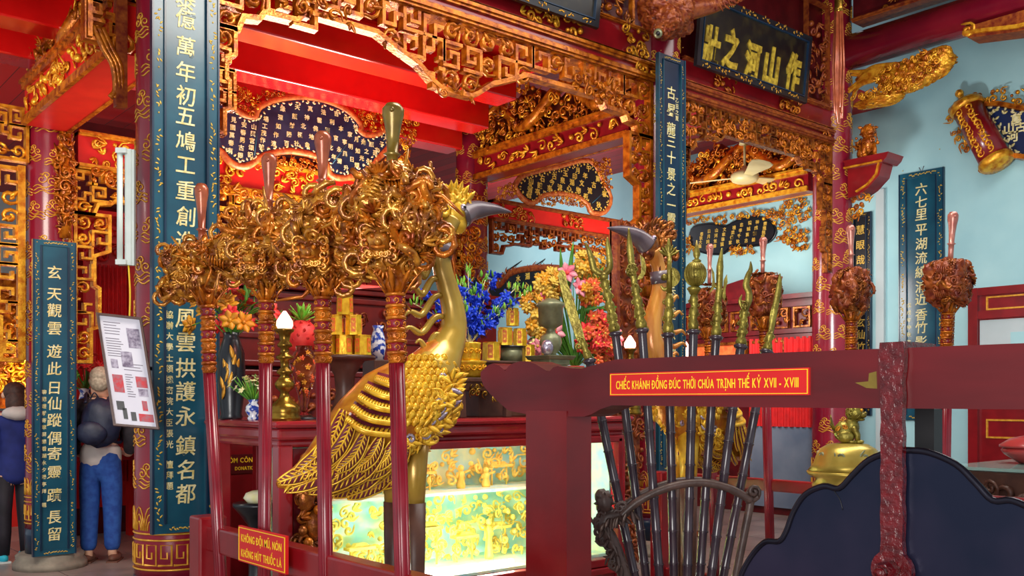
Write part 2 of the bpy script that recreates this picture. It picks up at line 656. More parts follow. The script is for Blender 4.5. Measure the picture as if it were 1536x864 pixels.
M['petal_orange'] = mat('orange_petal', C(240, 120, 60), C(226, 80, 40), 14, 0.5)
M['petal_red'] = mat('red_petal', C(214, 30, 40), C(240, 80, 70), 14, 0.5)
M['petal_pink'] = mat('pink_petal', C(244, 170, 180), C(226, 90, 120), 14, 0.5)
M['petal_white'] = mat('white_petal', C(246, 240, 210), C(240, 232, 150), 14, 0.5)
M['porcelain'] = mat('blue_white_porcelain', C(232, 236, 244), C(40, 70, 170), 28, 0.15, coat=0.5, lo=0.46, hi=0.54)
M['box_gold'] = mat('gold_foil', C(240, 200, 50), C(206, 150, 30), 30, 0.25, metal=0.45, bump=0.2, bscale=50)
M['box_red'] = mat('orange_red_print', C(206, 70, 30), C(220, 120, 40), 40, 0.4)
M['skin'] = mat('skin', C(214, 168, 140), C(204, 150, 124), 8, 0.55)
M['hair_grey'] = mat('grey_hair', C(186, 172, 150), C(150, 134, 116), 40, 0.7)
M['hair_dark'] = mat('brown_hair', C(58, 36, 30), C(80, 50, 40), 40, 0.6)
M['jacket'] = mat('dark_jacket', C(44, 40, 46), C(58, 52, 58), 20, 0.8)
M['pack'] = mat('navy_nylon', C(20, 26, 48), C(30, 36, 60), 14, 0.5, bump=0.3, bscale=20)
M['shirt'] = mat('pale_shirt', C(206, 196, 190), C(190, 180, 176), 10, 0.85)
M['jeans'] = mat('blue_denim', C(26, 62, 138), C(40, 84, 160), 20, 0.8)
M['coat'] = mat('navy_coat', C(24, 34, 96), C(32, 44, 116), 10, 0.8)
M['leggings'] = mat('black_leggings', C(26, 22, 30), C(36, 30, 40), 10, 0.7)
M['shoe_teal'] = mat('turquoise_trainer', C(30, 170, 196), C(50, 190, 210), 20, 0.6)
M['shoe_brown'] = mat('brown_shoe', C(96, 58, 46), C(110, 70, 54), 20, 0.6)
M['fan'] = mat('cream_enamel', C(196, 180, 130), C(180, 164, 116), 6, 0.35)
M['flame'] = emit('lamp_bulb_white', (1.0, 0.42, 0.34, 1), 3.4)
M['flame_red'] = emit('lamp_bulb_red', (1.0, 0.12, 0.08, 1), 5)
M['tube_light'] = mat('switched_off_tube', C(226, 238, 232), None, 5, 0.3)
M['case_glare'] = emit('case_glare_glow', (1.0, 0.98, 0.9, 1), 420)
M['lantern'] = emit('pink_lantern', (1.0, 0.45, 0.35, 1), 1.6)
M['case_back'] = mat('case_painted_back', C(140, 204, 200), C(206, 222, 170), 7, 0.6)


# ------------------------------------------------------------------ carving generators
def poly_bb(poly):
    xs, ys = [p[0] for p in poly], [p[1] for p in poly]
    return min(xs), max(xs), min(ys), max(ys)


def carve(mb, pl, poly, cell, depth, seed, m=0, m2=None, layers=1, fill=1.0):
    """dense scroll, leaf and bead relief inside a polygon of the plane"""
    rnd = random.Random(seed)
    x0, x1, y0, y1 = poly_bb(poly)
    m2 = m if m2 is None else m2
    for ly in range(layers):
        nx, ny = max(1, int((x1 - x0) / cell + 0.5)), max(1, int((y1 - y0) / cell + 0.5))
        for i in range(nx):
            for j in range(ny):
                if rnd.random() > fill:
                    continue
                a = x0 + (i + 0.5 + rnd.uniform(-0.3, 0.3)) * (x1 - x0) / nx
                b = y0 + (j + 0.5 + rnd.uniform(-0.3, 0.3)) * (y1 - y0) / ny
                if not inpoly(a, b, poly):
                    continue
                c = depth * (ly + rnd.uniform(0.2, 0.8)) / layers
                k = rnd.random()
                mm = m if rnd.random() < 0.7 else m2
                an = rnd.uniform(0, 2 * PI)
                tilt = (pl.u * rnd.uniform(-0.4, 0.4) + pl.v * rnd.uniform(-0.4, 0.4) + pl.n).normalized()
                uu = (pl.u - tilt * pl.u.dot(tilt)).normalized()
                vv = tilt.cross(uu)
                if k < 0.5:
                    mb.scroll(pl(a, b, c), uu, vv, cell * rnd.uniform(0.42, 0.62), cell * rnd.uniform(0.1, 0.15),
                              rnd.uniform(1.0, 1.6), an, mm, rnd.choice((-1, 1)), rnd.uniform(0.3, 1.2))
                elif k < 0.85:
                    for q in range(3):
                        t = an + (q - 1) * 0.6
                        mb.leaf(pl(a, b, c), pl.u * math.cos(t) + pl.v * math.sin(t), pl.n, cell * rnd.uniform(0.6, 0.95),
                                cell * 0.34, mm, rnd.uniform(0.0, 0.5))
                else:
                    mb.blob(pl(a, b, c), cell * rnd.uniform(0.2, 0.32), mm, n=7, k=5)


def carve_ball(mb, c, rad, n, cell, seed, m=0, m2=None, R=None, boxy=False):
    """scrolls and leaves growing all over an ellipsoid"""
    rnd = random.Random(seed)
    c = V(c)
    m2 = m if m2 is None else m2
    for i in range(n):
        z = 1 - 2 * (i + 0.5) / n
        a = i * 2.39996 + rnd.uniform(-0.3, 0.3)
        s = math.sqrt(max(0, 1 - z * z))
        q = V((s * math.cos(a), s * math.sin(a), z))
        if boxy:
            q = q * (0.45 + 0.55 / max(abs(q.x), abs(q.y), abs(q.z)))
        p = V((q.x * rad[0], q.y * rad[1], q.z * rad[2]))
        nn = V((q.x / rad[0], q.y / rad[1], q.z / rad[2])).normalized()
        if R is not None:
            p, nn = R @ p, R @ nn
        t = nn.orthogonal().normalized()
        t = (Matrix.Rotation(rnd.uniform(0, 2 * PI), 3, nn) @ t)
        b = nn.cross(t)
        mm = m if rnd.random() < 0.7 else m2
        p = c + p * rnd.uniform(0.72, 1.05)
        k = rnd.random()
        if k < 0.5:
            tt = (t + nn * rnd.uniform(-0.5, 0.7)).normalized()
            mb.scroll(p, tt, b, cell * rnd.uniform(0.45, 0.7), cell * rnd.uniform(0.11, 0.17), rnd.uniform(0.9, 1.5),
                      rnd.uniform(0, 6), mm, rnd.choice((-1, 1)), rnd.uniform(0.4, 1.3))
        elif k < 0.85:
            for g in range(3):
                d = (t * math.cos((g - 1) * 0.7) + b * math.sin((g - 1) * 0.7) + nn * 0.12)
                mb.leaf(p, d, nn, cell * rnd.uniform(0.6, 0.95), cell * 0.34, mm, rnd.uniform(-0.3, 0.4))
        else:
            mb.blob(p, cell * rnd.uniform(0.24, 0.38), mm, n=7, k=5)


MEANDER = [[(0, 0), (1, 0), (1, 1), (0.25, 1), (0.25, 0.4), (0.65, 0.4), (0.65, 0.68)],
           [(0, 1), (0, 0), (1, 0), (1, 0.72), (0.4, 0.72), (0.4, 0.36)],
           [(0, 0.5), (0.45, 0.5), (0.45, 1), (1, 1), (1, 0.2), (0.72, 0.2)]]


def relief(mb, c, rad, seed, mh, ml, boxy=False, n=64, k=40, amp=0.16, fq=2.1, turns=3.2):
    """solid carved block: flowing ridges stand out of a lacquered ground darkened as crevice shade"""
    c = V(c)
    vs, hs = [], []
    so = V((seed * 1.37 % 17, seed * 2.11 % 13, seed * 0.73 % 19))
    for i in range(k + 1):
        th = PI * i / k
        for j in range(n):
            a = 2 * PI * j / n
            q = V((math.sin(th) * math.cos(a), math.sin(th) * math.sin(a), math.cos(th)))
            h = abs(math.sin(turns * PI * noise.noise(q * fq + so) + 2.0 * noise.noise(q * fq * 2.3 + so * 2)))
            h = h ** 0.7
            lob = 1 + 0.22 * noise.noise(q * 1.4 + so * 3)
            if boxy:
                q = q * (0.45 + 0.55 / max(abs(q.x), abs(q.y), abs(q.z)))
            f = lob * (1 - amp + amp * 1.7 * h)
            vs.append(c + V((q.x * rad[0], q.y * rad[1], q.z * rad[2])) * f)
            hs.append(h)
    hi, lo = [], []
    for i in range(k):
        for j in range(n):
            j2 = (j + 1) % n
            fc = (i * n + j, (i + 1) * n + j, (i + 1) * n + j2, i * n + j2)
            (hi if sum(hs[q] for q in fc) > 1.5 else lo).append(fc)
    o = len(mb.v)
    mb.v.extend([tuple(q) for q in vs])
    for fl, mm in ((hi, mh), (lo, ml)):
        for f in fl:
            mb.f.append(tuple(q + o for q in f))
            mb.m.append(mm)
            mb.s.append(True)


def ribs(mb, p, t, nn, L, n, m):
    """a comb of parallel carved ribs, like a fin"""
    b = nn.cross(t)
    for i in range(n):
        q = p + b * (L * 0.22 * (i - (n - 1) / 2))
        mb.tube([q - t * L * 0.5, q + nn * L * 0.12, q + t * L * (0.5 - 0.05 * abs(i - n / 2))], [L * 0.07, L * 0.1, L * 0.04], 5, m)


def rosette(mb, p, nn, r, m, n=8):
    u = nn.orthogonal().normalized()
    v = nn.cross(u)
    mb.blob(p + nn * r * 0.2, r * 0.32, m, n=7, k=5)
    for i in range(n):
        a = 2 * PI * i / n
        mb.leaf(p, u * math.cos(a) + v * math.sin(a) + nn * 0.15, nn, r, r * 0.5, m, 0.15)


def ssnake(mb, p, t, nn, L, r, m, ph):
    """short scaled dragon body twisting over the surface"""
    b = nn.cross(t)
    pts = [p + t * (L * (i / 10 - 0.5)) + b * (L * 0.24 * math.sin(ph + i * 0.75)) + nn * (L * 0.1 * math.cos(ph + i * 0.9)) for i in range(11)]
    mb.tube(pts, [r * (0.5 + 0.5 * math.sin(PI * min(1, (i + 2) / 11))) for i in range(11)], 7, m)
    for i in range(1, 10):
        mb.blob(pts[i] + nn * r * 0.75, r * 0.42, m, n=5, k=4)


def openwork(mb, pl, poly, cell, depth, seed, m=0, wd=None, scrolls=0.45, rim=True, m2=None):
    """pierced fretwork: rim moulding, meander bars and scrolls inside a polygon"""
    rnd = random.Random(seed)
    wd = wd or cell * 0.2
    m2 = m if m2 is None else m2
    if rim:
        mb.bar([pl(a, b, 0) for a, b in poly], wd * 1.3, depth, pl.n, m, closed=True)
    x0, x1, y0, y1 = poly_bb(poly)
    nx, ny = max(1, round((x1 - x0) / cell)), max(1, round((y1 - y0) / cell))
    cw, chh = (x1 - x0) / nx, (y1 - y0) / ny
    for i in range(nx):
        for j in range(ny):
            a, b = x0 + (i + 0.5) * cw, y0 + (j + 0.5) * chh
            if not inpoly(a, b, poly):
                continue
            if rnd.random() < scrolls:
                sg = rnd.choice((-1, 1))
                mb.scroll(pl(a, b, 0), pl.u * (cw / cell), pl.v * (chh / cell), cell * 0.44, wd * 0.52, 1.35,
                          rnd.choice((0, 1, 2, 3)) * PI / 2, m2, sg, 0.5, n=5, flat=(pl.n, depth / wd * 0.8))
                mb.leaf(pl(a, b, depth * 0.3), pl.u * rnd.choice((-1, 1)) + pl.v * rnd.uniform(-1, 1), pl.n, cell * 0.5, cell * 0.28, m2, 0.1)
            else:
                pt = rnd.choice(MEANDER)
                fx, fy = rnd.choice((0, 1)), rnd.choice((0, 1))
                pp = []
                for q, r in pt:
                    q2, r2 = (1 - q if fx else q), (1 - r if fy else r)
                    pp.append(pl(a + (q2 - 0.5) * cw * 0.96, b + (r2 - 0.5) * chh * 0.96, 0))
                mb.bar(pp, wd, depth * 0.85, pl.n, m)


def cloud(mb, f, a, b, s, m=0, sg=1):
    """gold outline cloud on a surface map f(a, b)"""
    tr = 0.0055 if s > 0.05 else 0.004
    for dx, dy, r, t0 in ((-0.55, 0, 0.42, 0), (0.25, 0.12, 0.5, PI), (-0.1, 0.42, 0.34, PI / 2)):
        pts = []
        for i in range(15):
            t = i / 14
            an = t0 + sg * 2.6 * PI * t
            pts.append(f(a + sg * (dx + math.cos(an) * r * (0.15 + 0.85 * t)) * s, b + (dy + math.sin(an) * r * (0.15 + 0.85 * t) * 0.8) * s))
        mb.tube(pts, tr, 4, m)
    for k in range(3):
        pts = [f(a + sg * (-0.9 + 1.9 * i / 9) * s, b + (-0.42 - 0.22 * k + 0.12 * math.sin(i * 1.1 + k)) * s) for i in range(10)]
        mb.tube(pts, tr, 4, m)


def flower(mb, c, d, r, m, n=5, mc=None, cup=0.5):
    d = V(d).normalized()
    u = d.orthogonal().normalized()
    v = d.cross(u)
    for i in range(n):
        a = 2 * PI * i / n
        q = u * math.cos(a) + v * math.sin(a)
        mb.leaf(c, q + d * cup, d, r, r * 0.75, m, -0.15, 0.06)
    mb.blob(V(c) + d * r * 0.15, r * 0.2, m if mc is None else mc, n=6, k=4)


def rect(a0, a1, b0, b1):
    return [(a0, b0), (a1, b0), (a1, b1), (a0, b1)]


def spline(pts, n=8):
    pts = [V(p) for p in pts]
    out = []
    for i in range(len(pts) - 1):
        p0, p1, p2, p3 = pts[max(i - 1, 0)], pts[i], pts[i + 1], pts[min(i + 2, len(pts) - 1)]
        for k in range(n):
            t = k / n
            out.append(0.5 * ((2 * p1) + (p2 - p0) * t + (2 * p0 - 5 * p1 + 4 * p2 - p3) * t * t + (3 * p1 - p0 - 3 * p2 + p3) * t ** 3))
    out.append(pts[-1])
    return out


def lerp(seq, n):
    """resample a list of numbers to n values"""
    out = []
    for i in range(n):
        t = i / (n - 1) * (len(seq) - 1)
        k = min(int(t), len(seq) - 2)
        out.append(seq[k] + (seq[k + 1] - seq[k]) * (t - k))
    return out
# ================================================================== SETTING
UX, UY, UZ = V((1, 0, 0)), V((0, 1, 0)), V((0, 0, 1))


def facade(y):          # plane seen from the hall: right = +X, normal = -Y
    return Pl((0, y, 0), UX, UZ, -UY)


def sidepl(x):          # plane seen from the left: right = -Y, normal = -X
    return Pl((x, 0, 0), -UY, UZ, -UX)


R1, R2 = 6.34, 9.3
XA, XB, XC = 2.41, 7.22, 10.37
XW = 11.6
CEIL = 4.72

b = MB()
for i in range(-5, 20):
    for j in range(-5, 22):
        b.box((i * 0.8 + 0.4, j * 0.8 + 0.4, -0.03), (0.79, 0.79, 0.06))
b.box((6, 6.8, -0.08), (22, 22, 0.08), 1)
struct(b, 'floor', [M['floor'], M['stone']])
b = MB()
b.box((2.6, (R1 + 17) / 2, CEIL + 0.05), (7.2, 17 - R1, 0.1))
b.box((8.9, (R1 + 17) / 2, 5.3), (5.4, 17 - R1, 0.1))
b.box((6.2, (R1 + 17) / 2, 5.0), (0.06, 17 - R1, 0.6))
struct(b, 'ceiling', [M['plank']])
b = MB()
b.box((5.3, 1.0, 6.75), (12.6, 10.7, 0.1))
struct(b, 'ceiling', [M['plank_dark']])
b = MB()
b.box((XW + 0.1, 7.0, 3.4), (0.2, 20, 6.8))
struct(b, 'wall_right', [M['wall']])
b = MB()
b.box((5.3, 16.6, 3.4), (13, 0.2, 6.8))
struct(b, 'wall_back', [M['back_wall']])
# plank wall above the gate row, red painted
b = MB()
b.box((5.4, R1 + 0.03, 5.75), (10.2, 0.06, 2.1))
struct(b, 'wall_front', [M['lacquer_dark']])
# red partition deep inside
b = MB()
b.box((5.0, 11.3, 2.3), (4.2, 0.1, 4.6))
for i in range(22):
    b.box((3.0 + i * 0.19, 11.235, 1.9), (0.17, 0.03, 3.2), 1)
for z in (2.55, 2.75, 3.0, 3.6):
    b.box((5.0, 11.2, z), (4.2, 0.12, 0.07), 2)
struct(b, 'wall_inner', [M['lacquer_dark'], M['red_paint'], M['lacquer']])

M['gloss_red'] = mat('glossy_red_paint', C(206, 20, 18), C(188, 16, 16), 3, 0.16, coat=1.0)
# purlins under the ceiling
for k, (y, z, xe, lab) in enumerate(((6.98, 4.36, 5.95, 'square red ceiling beam nearest behind the gilt gate frieze'),
                                 (8.02, 4.4, 6.45, 'second square red ceiling beam, above the wavy scroll plaque'),
                                 (8.95, 4.42, 6.8, 'red ceiling beam farthest back, just behind the wavy scroll plaque'))):
    b = MB()
    b.box((xe / 2 - 0.4, y + 0.15, z + 0.18), (xe + 0.8, 0.3, 0.36))
    b.box((xe / 2 - 0.4, y - 0.004, z + 0.3), (xe + 0.8, 0.03, 0.05), 1)
    single(b, 'ceiling_beam', [M['gloss_red'], M['gloss_red']], lab, 'beam', 'red ceiling beams', bevel=0.015)
# dark cross beams of the front hall ceiling
for k, (y, lab) in enumerate(((5.2, 'dark red hall beam high above the black plaque'), (3.6, 'dark red hall beam high in the upper right shade'))):
    b = MB()
    b.box((6.5, y, 6.55), (10.0, 0.22, 0.3))
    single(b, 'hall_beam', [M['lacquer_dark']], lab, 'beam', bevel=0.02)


# ------------------------------------------------------------------ columns
def column(x, y, r, top, label, seed, z0=0.0, clouds=True):
    t = thing('lacquered_column', label, 'column', (x, y, 0), 'red lacquered columns with gold clouds')
    b = MB()
    b.lathe([(r * 1.5, 0), (r * 1.5, 0.05), (r * 1.35, 0.09), (r * 1.4, 0.12), (r * 1.25, 0.14)], (x, y, 0), 28)
    part(b, 'stone_base', M['stone'], t)
    b = MB()
    b.lathe([(r * 1.0, 0.14), (r * 1.02, 0.3), (r * 1.01, 0.36)], (x, y, 0), 32)
    part(b, 'foot_band', M['blue_dark'], t)
    b = MB()
    b.lathe([(r, 0.36), (r, 0.55)] + [(r * (1 - 0.015 * i), 0.55 + (top - 0.55) * i / 6) for i in range(1, 7)], (x, y, 0), 40)

    def f(a, z):
        q = a / r
        rr = r * (1 - 0.09 * max(0, (z - 0.55)) / (top - 0.55)) + 0.002
        return V((x + math.cos(q) * rr, y + math.sin(q) * rr, z))
    rnd = random.Random(seed)
    if clouds:
        z, i = 1.0, 0
        a_mid = -PI * 0.65
        while z < top - 0.1:
            for k in range(4):
                a = (a_mid + (k - 1.5) * 0.95 + (0.45 if i % 2 else 0) + rnd.uniform(-0.12, 0.12)) * r
                cloud(b, f, a, z + rnd.uniform(-0.05, 0.05), rnd.uniform(0.085, 0.115), 1, rnd.choice((-1, 1)))
            z += 0.27
            i += 1
    # key-fret and wave bands at the foot
    n = 16
    stp = 2 * PI * r / n
    for i in range(n):
        a0 = i * stp
        pts = [f(a0 + q * stp, 0.44 + w * 0.13) for q, w in ((0.05, 0), (0.92, 0), (0.92, 1), (0.25, 1), (0.25, 0.35), (0.65, 0.35), (0.65, 0.65))]
        b.tube(pts, 0.007, 4, 1, smooth=False)
        for k in range(3):
            b.tube([f(a0 + stp * (0.5 + (0.48 - 0.14 * k) * math.cos(PI * j / 8)), 0.66 + (0.15 - 0.045 * k) * math.sin(PI * j / 8)) for j in range(9)], 0.005, 4, 1)
    for zz in (0.41, 0.6, 0.64):
        b.tube([f(2 * PI * r * j / 40, zz) for j in range(40)], 0.007, 4, 1, closed=True)
    part(b, 'shaft', [M['column'], M['gold_line']], t)
    return t


column(XA, R1, 0.25, 6.7, 'thick red and gold column behind the large blue couplet board', 1)
column(XA, R2, 0.205, CEIL, 'slimmer red column at far left behind the narrow blue couplet board', 2)
column(XB, R1, 0.24, 6.7, 'red cloud-painted column in the middle with tall narrow blue board', 3)
column(XC, R1, 0.24, 6.7, 'red cloud-painted column beside the pale blue wall, lion shelf on it', 4)
column(XB - 0.02, R2, 0.205, 5.25, 'red column behind the crane head, mostly hidden by gilt carving', 5)
column(XC, R2, 0.205, 5.25, 'red column farthest back, hidden behind the middle column', 6)


# ------------------------------------------------------------------ couplet boards
def vine(b, pl, a, b0, b1, m, seed, wd=0.012):
    rnd = random.Random(seed)
    z = b0
    while z < b1:
        L = rnd.uniform(0.1, 0.26)
        n = int(L / 0.02)
        for i in range(n):
            zz = z + i * 0.02
            if zz > b1:
                break
            q = a + math.sin(i * 0.9) * wd * 0.5
            b.leaf(pl(q, zz, 0.001), pl.u * rnd.uniform(-1, 1) + pl.v * rnd.uniform(-0.4, 1), pl.n, wd * 1.7, wd * 0.8, m, 0.0, 0.1)
        z += L + rnd.uniform(0.06, 0.14)
        b.blob(pl(a, z - 0.035, 0.001), wd * 0.4, m, n=6, k=4)


def couplet(label, pl, a, wd, z0, z1, chars, size, side=(), cat='couplet board', mats=None, strip=0.075, chr_m=None, group='blue couplet boards', off=0.0, seed=1, bold=0.008, hook=False, th=0.035):
    """vertical lacquered board. a: centre, chars: (char, z), side: (char, a offset, z)"""
    base = pl(a, z0, 0)
    t = thing('couplet_board', label, cat, base, group)
    mm = mats or [M['blue'], M['blue_dark'], M['gold_paint']]
    b = MB()
    b.prism(pl, rect(a - wd / 2 + strip, a + wd / 2 - strip, z0 + strip * 0.8, z1 - strip * 0.8), 0.0, th * 0.7)
    pan = part(b, 'panel', [mm[0]], t)
    b = MB()
    for s in (-1, 1):
        x0 = a + s * (wd / 2 - strip)
        x1 = a + s * wd / 2
        b.prism(pl, rect(min(x0, x1), max(x0, x1), z0, z1), 0.0, th, 0)
        b.prism(pl, rect(x0 - 0.006, x0 + 0.006, z0 + strip * 0.8, z1 - strip * 0.8), 0.0, th + 0.012, 1)
        b.prism(pl, rect(x1 - 0.006, x1 + 0.006, z0, z1), 0.0, th + 0.008, 1)
    for z in (z0, z1 - strip * 0.8):
        b.prism(pl, rect(a - wd / 2 + strip, a + wd / 2 - strip, z, z + strip * 0.8), 0.0, th, 0)
    fr = part(b, 'frame', [mm[0], mm[1]], t)
    b = MB()
    for s in (-1, 1):
        vine(b, Pl(pl(0, 0, th), pl.u, pl.v, pl.n), a + s * (wd / 2 - strip * 0.5), z0 + 0.06, z1 - 0.06, 0, seed + s, strip * 0.2)
    for z in (z0 + strip * 0.4, z1 - strip * 0.4):
        q = a - wd / 2 + strip * 1.4
        while q < a + wd / 2 - strip * 1.2:
            b.leaf(pl(q, z, th), pl.u + pl.v * random.Random(int(q * 977)).uniform(-1, 1), pl.n, strip * 0.3, strip * 0.16, 0, 0, 0.1)
            q += strip * 0.2
    part(b, 'gilt_vine', M['gold_paint'], fr)
    b = MB()
    for ch, z in chars:
        b.text(ch, pl, a + off, z, size, 0, th * 0.72, bold=bold, shear=0.06)
    part(b, 'inscription', chr_m or M['pale_gold'], pan)
    if side:
        b = MB()
        for ch, da, z, s in side:
            b.text(ch, pl, a + da, z, s, 0, th * 0.72)
        part(b, 'side_inscription', chr_m or M['pale_gold'], pan)
    if hook:
        b = MB()
        b.tube([pl(a - 0.03, z1 + 0.05, 0.02), pl(a, z1 - 0.01, 0.02), pl(a + 0.03, z1 + 0.06, 0.02)], 0.006, 5)
        part(b, 'hanging_hook', M['steel'], t)
    return t


def col_chars(pl_y, px0, px1, ys, chars, axis='Y'):
    """characters at heights read from the photograph"""
    out = []
    for i, (c, y) in enumerate(zip(chars, ys)):
        px = px0 + (px1 - px0) * i / max(1, len(ys) - 1)
        p = P(px, y, Y=pl_y) if axis == 'Y' else P(px, y, X=pl_y)
        out.append((c, p.z))
    return out


yA = 6.06
plA = facade(yA)
ys = [0, 28, 70, 108, 144, 175, 212, 248, 286, 325, 362, 400, 438, 478, 514, 552, 587, 624, 668, 704, 740]
ch = col_chars(yA, 268, 278, ys, '泰億萬年初五鳩工重創造山川風雲拱護永鎮名都')
sd = []
for i, c in enumerate('協辦大學士領機密院大臣張光憻拜題'):
    z = P(248, 472 + i * 16.2 + (14 if i > 12 else 0), Y=yA).z
    sd.append((c, -0.105, z, 0.052))
couplet('large dark blue board with tall gold characters on the thick front left column', plA, 2.368, 0.425, 0.66, 5.1, ch, 0.135, sd, seed=3)

yD = 9.05
ys = [409, 442, 466, 493, 527, 553, 582, 605, 630, 657, 680, 708, 742, 775, 800]
ch = col_chars(yD, 80, 86, ys, '玄天觀雲遊此日仙蹤偶寄靈蹟長留')
sd = [(c, -0.085, P(68, 588 + i * 10.6 + (10 if i > 14 else 0), Y=yD).z, 0.042) for i, c in enumerate('聊把遊蹤寄翠屏閒看湖水夕陽亭拜題')]
pD = facade(yD)
couplet('narrow blue couplet board on the slim far left column, people behind it', pD, (P(50, 600, Y=yD).x + P(110, 600, Y=yD).x) / 2, 0.345,
        P(80, 832, Y=yD).z, P(80, 362, Y=yD).z, ch, 0.125, sd, seed=5, strip=0.06)

yB = 6.05
pB = facade(yB)
aB = (P(985, 600, Y=yB).x + P(1022, 600, Y=yB).x) / 2
ys = [140, 166, 194, 213, 237, 262, 284, 308, 329, 352, 380, 410, 440, 470, 500, 530, 625, 650, 672, 690]
ch = col_chars(yB, 1003, 1003, ys, '古昇龍三十景之一靈祠山水秀鍾人物文章盛')
sd = [(c, 0.085, P(1014, 152 + i * 9, Y=yB).z, 0.05) for i, c in enumerate('乙丑之夏')]
couplet('tall narrow blue couplet board on the middle column, above the brass weapons', pB, aB, P(1023, 600, Y=yB).x - P(984, 600, Y=yB).x,
        P(1003, 705, Y=yB).z, P(1003, 86, Y=yB).z, ch, 0.13, sd, seed=7, strip=0.06, mats=[M['blue_dark'], M['blue'], M['gold_paint']])

xr = XW - 0.004
pR = sidepl(xr)
ya, yb = P(1351, 500, X=xr).y, P(1417, 500, X=xr).y
ys = [284, 303, 322, 345, 366, 387, 408, 430, 449, 472, 491, 513, 540, 566, 590]
ch = col_chars(xr, 1383, 1384, ys, '六七里平湖流繞浦近香竹影搖花月', 'X')
couplet('dark blue couplet board hanging on the pale blue wall at right', pR, -(ya + yb) / 2, abs(ya - yb), 1.25, P(1384, 257, X=xr).z, ch, 0.16,
        [(c, -0.16, P(1366, 458 + i * 11, X=xr).z, 0.06) for i, c in enumerate('戊戌年仲秋吉日')], seed=9, strip=0.09, hook=True)
# short dark board just behind the right-hand column
ya, yb = P(1277, 400, X=xr).y, P(1308, 400, X=xr).y
ys = [345, 368, 390, 466, 484, 502, 520]
couplet('small dark board half hidden behind the right-hand red column', pR, -(ya + yb) / 2, abs(ya - yb), 1.3, P(1293, 320, X=xr).z,
        col_chars(xr, 1292, 1292, ys, '慧眼哉靈玄仙竹', 'X'), 0.13, seed=11, strip=0.06, mats=[M['black_lacquer'], M['blue_dark'], M['gold_paint']], chr_m=M['gold_paint'])
# small board on the column behind the crane head
yE = 9.02
pE = facade(yE)
a0, a1 = P(685, 440, Y=yE).x, P(714, 440, Y=yE).x
couplet('short slate blue board seen between the crane neck and the blue flowers', pE, (a0 + a1) / 2, a1 - a0, 1.1, P(700, 416, Y=yE).z,
        col_chars(yE, 699, 699, [433, 449, 466, 484], '夜月清風'), 0.13, seed=13, strip=0.04)


# ------------------------------------------------------------------ gate row: friezes, beams
def drop_profile(a0, a1, top, thin, corner, centre, mid=None, cw=0.32, dw=0.75):
    """outline of a hanging frieze: stepped corners and a stepped centre drop"""
    m = mid if mid is not None else (a0 + a1) / 2
    pts = [(a0, top), (a0, corner), (a0 + cw * 0.5, corner), (a0 + cw * 0.62, corner + 0.1), (a0 + cw, corner + 0.12), (a0 + cw * 1.1, (corner + thin) / 2 + 0.04),
           (a0 + cw * 1.9, (corner + thin) / 2 + 0.05), (a0 + cw * 2.1, thin)]
    if centre is not None:
        pts += [(m - dw, thin), (m - dw * 0.75, thin - 0.08), (m - dw * 0.5, (thin + centre) / 2), (m - dw * 0.3, centre + 0.04), (m - dw * 0.2, centre),
                (m + dw * 0.2, centre), (m + dw * 0.3, centre + 0.04), (m + dw * 0.5, (thin + centre) / 2), (m + dw * 0.75, thin - 0.08), (m + dw, thin)]
    pts += [(a1 - cw * 2.1, thin), (a1 - cw * 1.9, (corner + thin) / 2 + 0.05), (a1 - cw * 1.1, (corner + thin) / 2 + 0.04), (a1 - cw, corner + 0.12),
            (a1 - cw * 0.62, corner + 0.1), (a1 - cw * 0.5, corner), (a1, corner), (a1, top)]
    return pts


def jamb_poly(a0, a1, z0, z1, side=1):
    """hanging jamb with stepped inner edge; side=1: inner edge on the right"""
    w_ = a1 - a0
    e = [(0.0, z1), (0.0, z0), (0.45, z0), (0.45, z0 + (z1 - z0) * 0.22), (0.7, z0 + (z1 - z0) * 0.24), (0.7, z0 + (z1 - z0) * 0.5), (0.55, z0 + (z1 - z0) * 0.52),
         (0.55, z0 + (z1 - z0) * 0.72), (1.0, z0 + (z1 - z0) * 0.76), (1.0, z1)]
    if side > 0:
        return [(a0 + q * w_, z) for q, z in e]
    return [(a1 - q * w_, z) for q, z in reversed(e)]


def gate(label, cat, y, a0, a1, top, thin, corner, centre, jl, jr, mats, seed, cell=0.15, depth=0.07, mid=None, jw=(0.14, 0.3)):
    pl = facade(y)
    t = thing('carved_gate_frieze', label, cat, pl((a0 + a1) / 2, min(corner, jl or 9, jr or 9), 0))
    b = MB()
    openwork(b, pl, drop_profile(a0, a1, top, thin, corner, centre, mid), cell, depth, seed, 0, m2=1)
    m = mid if mid is not None else (a0 + a1) / 2
    if centre is not None:   # carved flower cluster at the foot of the drop
        carve(b, Pl(pl(0, 0, 0.03), pl.u, pl.v, pl.n), rect(m - 0.2, m + 0.2, centre - 0.07, centre + 0.1), 0.09, 0.06, seed + 1, 1)
    for q in (a0 + 0.75, a1 - 0.75):
        carve(b, Pl(pl(0, 0, 0.03), pl.u, pl.v, pl.n), rect(q - 0.3, q + 0.3, thin - 0.03, thin + 0.12), 0.1, 0.05, seed + 2, 1)
    part(b, 'pierced_frieze', mats, t)
    if jl:
        b = MB()
        openwork(b, pl, jamb_poly(a0, a0 + jw[0], jl, corner), min(jw[0], cell), depth, seed + 3, 0, m2=1)
        part(b, 'carved_jamb', mats, t)
    if jr:
        b = MB()
        openwork(b, pl, jamb_poly(a1 - jw[1], a1, jr, corner, -1), min(jw[1] * 0.5, cell), depth, seed + 4, 0, m2=1)
        part(b, 'carved_jamb', mats, t)
    return t


